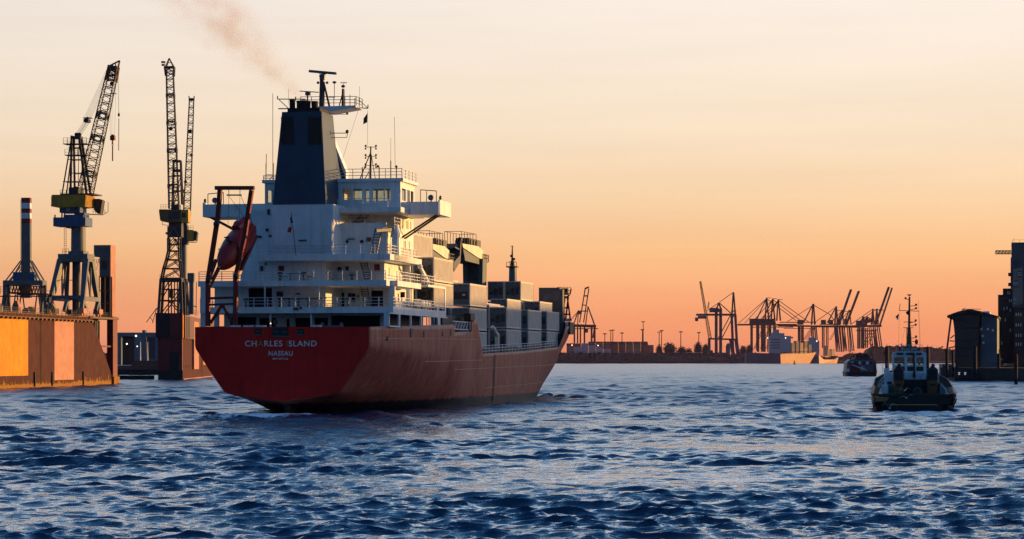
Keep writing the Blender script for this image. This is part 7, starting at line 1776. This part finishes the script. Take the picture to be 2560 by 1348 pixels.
three = [(1917, 745, 0, 'leftmost'), (1932, 747, 16, 'middle'), (1946, 749, 30, 'rightmost')]
for ax, ay, o, nm in three:
    gantry('gantry_crane', f'red gantry crane with outstretched boom, {nm} of the three close pointed frames', 1900 + o, 3950 + o * 3, GD, [(1879 + o * .9, 812, 1879 + o * .9, 876, 4), (1895 + o, 812, 1895 + o, 880, 4), (1905 + o, 812, 1905 + o, 880, 3), (1886 + o, 872, 1910 + o, 815, 1.6)],
           [(1845 + o * 1.3, 812, 1946 + o * 1.5, 812, 4), (1838 + o * 2, 813, 1876 + o, 813, 2), (1876 + o, 818, 1940 + o * 1.4, 818, 2)], [(ax - 4, 802, ax - 1, ay, 2), (ax + 5, 802, ax, ay, 2), (ax - 26, 800, ax, ay, 1.5), (ax, ay, ax + 10, ay, 1.2)],
           [(ax, ay + 1, 1847 + o * 2, 808, .9), (ax, ay + 2, 1862 + o, 808, .8)] + ([(ax + 1, ay + 3, 2023, 806, .9)] if o > 20 else [(ax + 1, ay + 3, ax + 74, 802 + o * .2, .9)]), [(1874 + o, 797, 1908 + o, 810)])
gantry('gantry_crane', 'red gantry crane with tall single apex over the moored ship containers', 2033, 3960, GD, [(1998, 814, 1998, 882, 4), (2006, 814, 2006, 882, 4), (2030, 814, 2034, 882, 3.5), (2038, 814, 2044, 882, 3.5), (2010, 850, 2030, 818, 1.6), (2018, 850, 2036, 818, 1.6)],
       [(1950, 806, 2040, 806, 2), (1945, 814, 2045, 816, 4), (1960, 821, 2040, 821, 1.5)], [(2029, 812, 2032, 760, 2.2), (2037, 812, 2034, 760, 2.2), (2009, 806, 2032, 762, 1.6)], [(2033, 763, 1966, 806, .9), (2034, 763, 2074, 786, .9), (2074, 786, 2090, 806, .9)], [(1994, 800, 2008, 812)])
gantry('gantry_crane', 'red gantry crane with apex between the single apex and the first raised boom', 2090, 3970, GD, [(2058, 814, 2058, 870, 3.5), (2068, 814, 2068, 870, 3), (2088, 814, 2093, 880, 3.2), (2095, 814, 2102, 880, 3.2), (2075, 850, 2092, 820, 1.5)],
       [(2040, 816, 2144, 817, 5), (2050, 811, 2100, 812, 2)], [(2087, 812, 2090, 766, 2), (2094, 812, 2091, 766, 2), (2068, 808, 2090, 768, 1.5)], [(2090, 768, 2040, 804, .9), (2091, 776, 2126, 780, 1)], [(2053, 800, 2064, 811), (2072, 800, 2082, 812)])
for bx, by, tx_, ty_, nm in ((2097, 812, 2127.5, 724, 'red gantry crane with the first of four raised booms, left of the pair'), (2115, 813, 2147, 728, 'red gantry crane with the second raised boom, right one of the pair')):
    gantry('gantry_crane', nm, bx, 3985 + (bx - 2097), GD, [(bx + 5, 815, bx + 10, 880, 3), (bx + 11, 815, bx + 18, 878, 3), (bx - 6, 815, bx - 4, 872, 3)], [(bx, by, tx_, ty_, 4.5), (bx - 14, 815, bx + 28, 816, 3.5)], [(bx - 6, 812, bx + 8, 775, 1.5), (bx + 12, 812, bx + 9, 775, 1.5)], [(bx + 9, 776, bx - 20, 808, .8)], [(bx - 4, 798, bx + 5, 811)])
for bx, by, tx_, ty_, nm in ((2189, 811, 2222, 718, 'red gantry crane with the third raised boom, behind the tallest'), (2199, 815, 2230, 720, 'red gantry crane with the rightmost and tallest raised boom')):
    gantry('gantry_crane', nm, bx, 3900 + (bx - 2189) * 3, ('gantry_red', 'gantry_red', 'gantry_dark'), [(bx - 42, 816, bx - 42, 872, 4.5), (bx - 33, 820, bx - 33, 870, 3.5), (bx - 14, 818, bx - 8, 888, 3), (bx - 4, 816, bx + 6, 888, 3.2), (bx - 30, 862, bx - 8, 822, 2)],
           [(bx, by, tx_, ty_, 4), (bx - 60, 816, bx + 4, 815, 5), (bx - 48, 826, bx - 12, 828, 2)], [(bx - 10, 812, bx - 7, 772, 2.2), (bx - 4, 812, bx - 7, 772, 2), (bx - 34, 806, bx - 31, 792, 2.4), (bx - 28, 808, bx - 31, 792, 2)], [(bx - 7, 773, bx - 60, 810, .9), (bx - 30, 793, bx - 8, 806, 1.6), (bx - 7, 774, bx + 12, 776, 1.2)], [(bx - 48, 802, bx - 32, 816), (bx - 36, 798, bx - 20, 806)])
# sunlit pale legs of the rightmost crane are struck by the sun on their river side
def build_far_ships():
    D = 3700.0; k = D / F
    X0 = (1952 - 1280) * k; Xl = lambda px: (px - 1952) * k; Z = lambda py: H + (YH - py) * k
    t = thing('moored_ship', 'moored cargo ship with sunlit orange hull side and white deckhouse across the river', 'ship', (X0, D, 0))
    h = MB(); h.loft([[(Xl(a), y0, 0), (Xl(b), y0 + 0, Z(p1)), (Xl(b), y0 + 30, Z(p1)), (Xl(a), y0 + 30, 0)] for a, b, y0, p1 in ((1952, 1951, 0, 885), (2020, 2022, 44, 884), (2036, 2044, 58, 882), (2037, 2055, 66, 879))]); h.build('hull', 'far_hull', t)
    MB().prism([(Xl(1866), 0), (Xl(1951), 0), (Xl(1951), Z(884)), (Xl(1866), Z(882))], 'y', .5, 30).build('stern_hull', 'far_navy', t)
    d = MB(); d.box(Xl(1925), Xl(1978), 4, 20, Z(884), Z(840)); d.box(Xl(1930), Xl(1962), 5, 18, Z(840), Z(833)); d.box(Xl(1918), Xl(1984), 6, 16, Z(846), Z(842)); d.box(Xl(1935), Xl(1949), 7, 16, Z(833), Z(824)); dh = d.build('deckhouse', 'far_white', t)
    for py in (848, 855, 862, 869): MB().box(Xl(1928), Xl(1950), 3.8, 4.0, Z(py + 2), Z(py)).build('window_row', 'far_navy', dh)
    MB().tube((Xl(1941), 10, Z(824)), (Xl(1941), 10, Z(806)), 1.2, .5, 6).build('mast', 'gantry_dark', t)
    MB().rail([(Xl(1953), 1, Z(885)), (Xl(2050), 20, Z(881))], h=2.4, rows=1, sp=5, r=.3).build('railing', 'gantry_dark', t)
    t2 = thing('moored_ship', 'second moored ship with blue stern and low sunlit hull, behind the ferry', 'ship', ((2075 - 1280) * k, D + 130, 0)); X2 = lambda px: (px - 2075) * k * (D + 130) / D
    MB().prism([(X2(2046), 0), (X2(2074), 0), (X2(2074), Z(888)), (X2(2042), Z(888))], 'y', 0, 26).build('stern_hull', 'far_navy', t2)
    MB().loft([[(X2(a), y0, 0), (X2(b), y0, Z(p)), (X2(b), y0 + 26, Z(p)), (X2(a), y0 + 26, 0)] for a, b, y0, p in ((2075, 2074, 0, 886), (2088, 2088, 10, 899), (2120, 2122, 34, 899), (2128, 2132, 42, 893))]).build('hull', 'far_hull', t2)
    d = MB(); d.box(X2(2048), X2(2076), 4, 18, Z(888), Z(850)); d.box(X2(2052), X2(2068), 5, 16, Z(850), Z(842)); d.build('deckhouse', 'far_white', t2)
    # boxes on their decks
    mat('box_tan', (.45, .26, .15), .6, var=.2, scale=.05); mat('box_brown', (.17, .07, .045), .6, var=.3, scale=.05)
    rr = random.Random(3); nm = {'box_tan': 'tan', 'box_brown': 'brown', 'far_navy': 'navy', 'yard_red': 'rust red'}
    protos = {}
    def bx(px, py, mm, who, D_, wd=11):
        if mm not in protos: m = MB(); m.box(0, 7.0, 0, 5, 0, 2.7); m.box(.2, 6.8, -.06, 0, .2, 2.5); o = m.build('shipping_container', mm, None); protos[mm] = o
        else: o = protos[mm].copy(); COL.objects.link(o)
        o.location = ((px - 1280) * k, D_ + (px - (1952 if D_ < 3800 else 2075)) * k * .9, Z(py)); o.rotation_euler = (0, 0, R(40)); tag(o, f'{nm[mm]} container stacked on the deck of the {who}', 'container', f'{nm[mm]} boxes on the {who}')
    who = 'moored orange ship'
    for c, px in enumerate((1953, 1965, 1984, 1996, 2008, 2020, 2032)):
        n = (4, 3, 6, 7, 6, 7, 5)[c]
        for r in range(n):
            mm = rr.choice(['box_brown', 'far_navy', 'box_brown', 'yard_red']) if c not in (1, 4) else 'box_tan'
            if c == 5: mm = rr.choice(['box_tan', 'yard_red'])
            bx(px, 884 - r * 4.5 - .2, mm, who, D + 8)
    for c, px in enumerate((2096, 2104, 2114)):
        for r in range((6, 3, 4)[c]): bx(px, 890 - r * 4.5, 'box_tan' if c != 1 else 'box_brown', 'ship behind the ferry', D + 140)
    b = thing('channel_buoy', 'small dark channel buoy before the orange moored ship', 'buoy', ((1986 - 1280) * 3000 / F, 3000, 0)); kk = 3000 / F
    MB().lathe([(1.4, -.5), (1.4, 1.2), (.9, 1.6), (.5, 4.2), (.15, 5.2)], 10).build('buoy_body', 'tug_black', b)
    # gleam of terminal lamps
    for px, py in ((1919, 845), (1964, 845), (1495, 864), (1430, 863), (2042, 853)):
        q = W(px, py, 3690); o = MB().ball((0, 0, 0), .9, 6).build('lamp', emis('lamp_warm', (1, .85, .6), 1.6), None); o.location = q; tag(o, 'tiny lit lamp at the far terminal', 'lamp', 'lit lamps at the far terminal')
build_far_ships()
def yard_clutter():
    """low boxes, trucks and sheds under the gantries"""
    rr = random.Random(9); k = 3830 / F
    protos = []
    for mm in ('gantry_dark', 'gantry_red', 'far_navy', 'box_brown'):
        m = MB(); m.box(0, 9, 0, 3, 0, 2.8); m.box(.3, 8.7, -.06, 0, .3, 2.5); protos.append((mm, m))
    nm = {'gantry_dark': 'dark', 'gantry_red': 'dull red', 'far_navy': 'navy', 'box_brown': 'brown'}; first = {}
    for px in range(1650, 1870, 9):
        for r in range(rr.choice((1, 2, 2, 3))):
            mm, m = rr.choice(protos)
            if mm not in first: o = m.build('shipping_container', mm, None); first[mm] = o
            else: o = first[mm].copy(); COL.objects.link(o)
            o.location = ((px - 1280) * k + rr.uniform(-2, 2), 3862, 6 + r * 2.85 + 3); tag(o, f'{nm[mm]} container on the quay under the blue gantry crane', 'container', f'{nm[mm]} quay containers')
    q = MB(); q.box((1640 - 1280) * k, (1880 - 1280) * k, 3858, 3900, 2.5, 9.0); tag(q.build('terminal_quay', 'far_ground', None), 'raised quay of the far terminal', 'quay', kind='structure')
    w = thing('warehouse', 'low flat warehouse with a bright roof edge behind the quay containers', 'building', ((1700 - 1280) * k, 3895, 9)); MB().box(-8, 40, 0, 20, 0, 8).build('wall', 'brick_dark', w); MB().box(-9, 41, -1, 21, 8, 9).build('roof', 'far_white', w)
    s = thing('storage_tank', 'dark round topped tank between the legs of the blue gantry', 'tank', ((1828 - 1280) * k, 3880, 9)); MB().lathe([(4.2, 0), (4.2, 18), (3.6, 21), (2, 23), (.1, 24)], 14).build('tank_shell', 'far_navy', s)
yard_clutter()

# ------------------------------------------------------------------ funnel smoke
def build_smoke():
    a = sloc(*sP(758, 252, 12)); b = Vector((a.x - 15.5, a.y + 6, a.z + 16.5))
    ax = (b - a); Ln = ax.length; q = ax.to_track_quat('Z', 'Y')
    m = MB(); m.box(-7, 7, -6, 6, 0, Ln * 1.35); o = m.build('smoke', bpy.data.materials.new('smoke'), None)
    o.location = a; o.rotation_mode = 'QUATERNION'; o.rotation_quaternion = q; tag(o, 'thin brownish exhaust smoke drifting up from the ship funnel', 'smoke', kind='stuff')
    mt = o.data.materials[0]; mt.use_nodes = True; nt = mt.node_tree; N = nt.nodes; L = nt.links; N.clear()
    out = N.new('ShaderNodeOutputMaterial'); pv = N.new('ShaderNodeVolumePrincipled'); L.new(pv.outputs[0], out.inputs['Volume'])
    pv.inputs['Color'].default_value = (.97, .64, .38, 1); pv.inputs['Anisotropy'].default_value = .3
    tc = N.new('ShaderNodeTexCoord'); sep = N.new('ShaderNodeSeparateXYZ')
    nz0 = N.new('ShaderNodeTexNoise'); nz0.inputs['Scale'].default_value = .16; nz0.inputs['Detail'].default_value = 2; L.new(tc.outputs['Object'], nz0.inputs['Vector'])
    sb = N.new('ShaderNodeVectorMath'); sb.operation = 'SUBTRACT'; L.new(nz0.outputs['Color'], sb.inputs[0]); sb.inputs[1].default_value = (.5, .5, .5)
    sc = N.new('ShaderNodeVectorMath'); sc.operation = 'MULTIPLY'; L.new(sb.outputs[0], sc.inputs[0]); sc.inputs[1].default_value = (9, 6, 0)
    # wander grows along the plume
    sz0 = N.new('ShaderNodeSeparateXYZ'); L.new(tc.outputs['Object'], sz0.inputs[0])
    gr = N.new('ShaderNodeMapRange'); gr.inputs['From Max'].default_value = 14; L.new(sz0.outputs['Z'], gr.inputs['Value'])
    s2 = N.new('ShaderNodeVectorMath'); s2.operation = 'SCALE'; L.new(sc.outputs[0], s2.inputs[0]); L.new(gr.outputs[0], s2.inputs['Scale'])
    ad = N.new('ShaderNodeVectorMath'); ad.operation = 'ADD'; L.new(tc.outputs['Object'], ad.inputs[0]); L.new(s2.outputs[0], ad.inputs[1])
    L.new(ad.outputs[0], sep.inputs[0])
    cx = N.new('ShaderNodeCombineXYZ'); L.new(sep.outputs['X'], cx.inputs[0]); L.new(sep.outputs['Y'], cx.inputs[1])
    ln = N.new('ShaderNodeVectorMath'); ln.operation = 'LENGTH'; L.new(cx.outputs[0], ln.inputs[0])
    rz = N.new('ShaderNodeMath'); rz.operation = 'MULTIPLY_ADD'; L.new(sep.outputs['Z'], rz.inputs[0]); rz.inputs[1].default_value = .24; rz.inputs[2].default_value = 1.0
    dv = N.new('ShaderNodeMath'); dv.operation = 'DIVIDE'; L.new(ln.outputs['Value'], dv.inputs[0]); L.new(rz.outputs[0], dv.inputs[1])
    fall = N.new('ShaderNodeMapRange'); fall.interpolation_type = 'SMOOTHSTEP'; fall.inputs['From Min'].default_value = 1.0; fall.inputs['From Max'].default_value = .1; L.new(dv.outputs[0], fall.inputs['Value'])
    nz = N.new('ShaderNodeTexNoise'); nz.inputs['Scale'].default_value = .45; nz.inputs['Detail'].default_value = 5; L.new(tc.outputs['Object'], nz.inputs['Vector'])
    nr = N.new('ShaderNodeMapRange'); nr.inputs['From Min'].default_value = .36; nr.inputs['From Max'].default_value = .68; L.new(nz.outputs['Fac'], nr.inputs['Value'])
    th = N.new('ShaderNodeMapRange'); th.inputs['From Min'].default_value = 2; th.inputs['From Max'].default_value = 24; th.inputs['To Min'].default_value = .28; th.inputs['To Max'].default_value = .065; L.new(sep.outputs['Z'], th.inputs['Value'])
    m1 = N.new('ShaderNodeMath'); m1.operation = 'MULTIPLY'; L.new(fall.outputs[0], m1.inputs[0]); L.new(nr.outputs[0], m1.inputs[1])
    m2 = N.new('ShaderNodeMath'); m2.operation = 'MULTIPLY'; L.new(m1.outputs[0], m2.inputs[0]); L.new(th.outputs[0], m2.inputs[1])
    L.new(m2.outputs[0], pv.inputs['Density'])
build_smoke()

# ------------------------------------------------------------------ evening haze over the river
def build_haze():
    m = MB().box(-14500, 14500, -1600, 9700, -4, 75); mt = bpy.data.materials.new('haze'); mt.use_nodes = True
    N = mt.node_tree.nodes; L = mt.node_tree.links; N.clear()
    o = N.new('ShaderNodeOutputMaterial'); v = N.new('ShaderNodeVolumePrincipled'); v.inputs['Color'].default_value = (.76, .56, .86, 1); v.inputs['Density'].default_value = HAZE; v.inputs['Anisotropy'].default_value = .35
    L.new(v.outputs[0], o.inputs['Volume']); ob = m.build('haze', mt, None); tag(ob, 'thin evening haze over the river', 'haze', kind='stuff')
HAZE = .000013
build_haze()
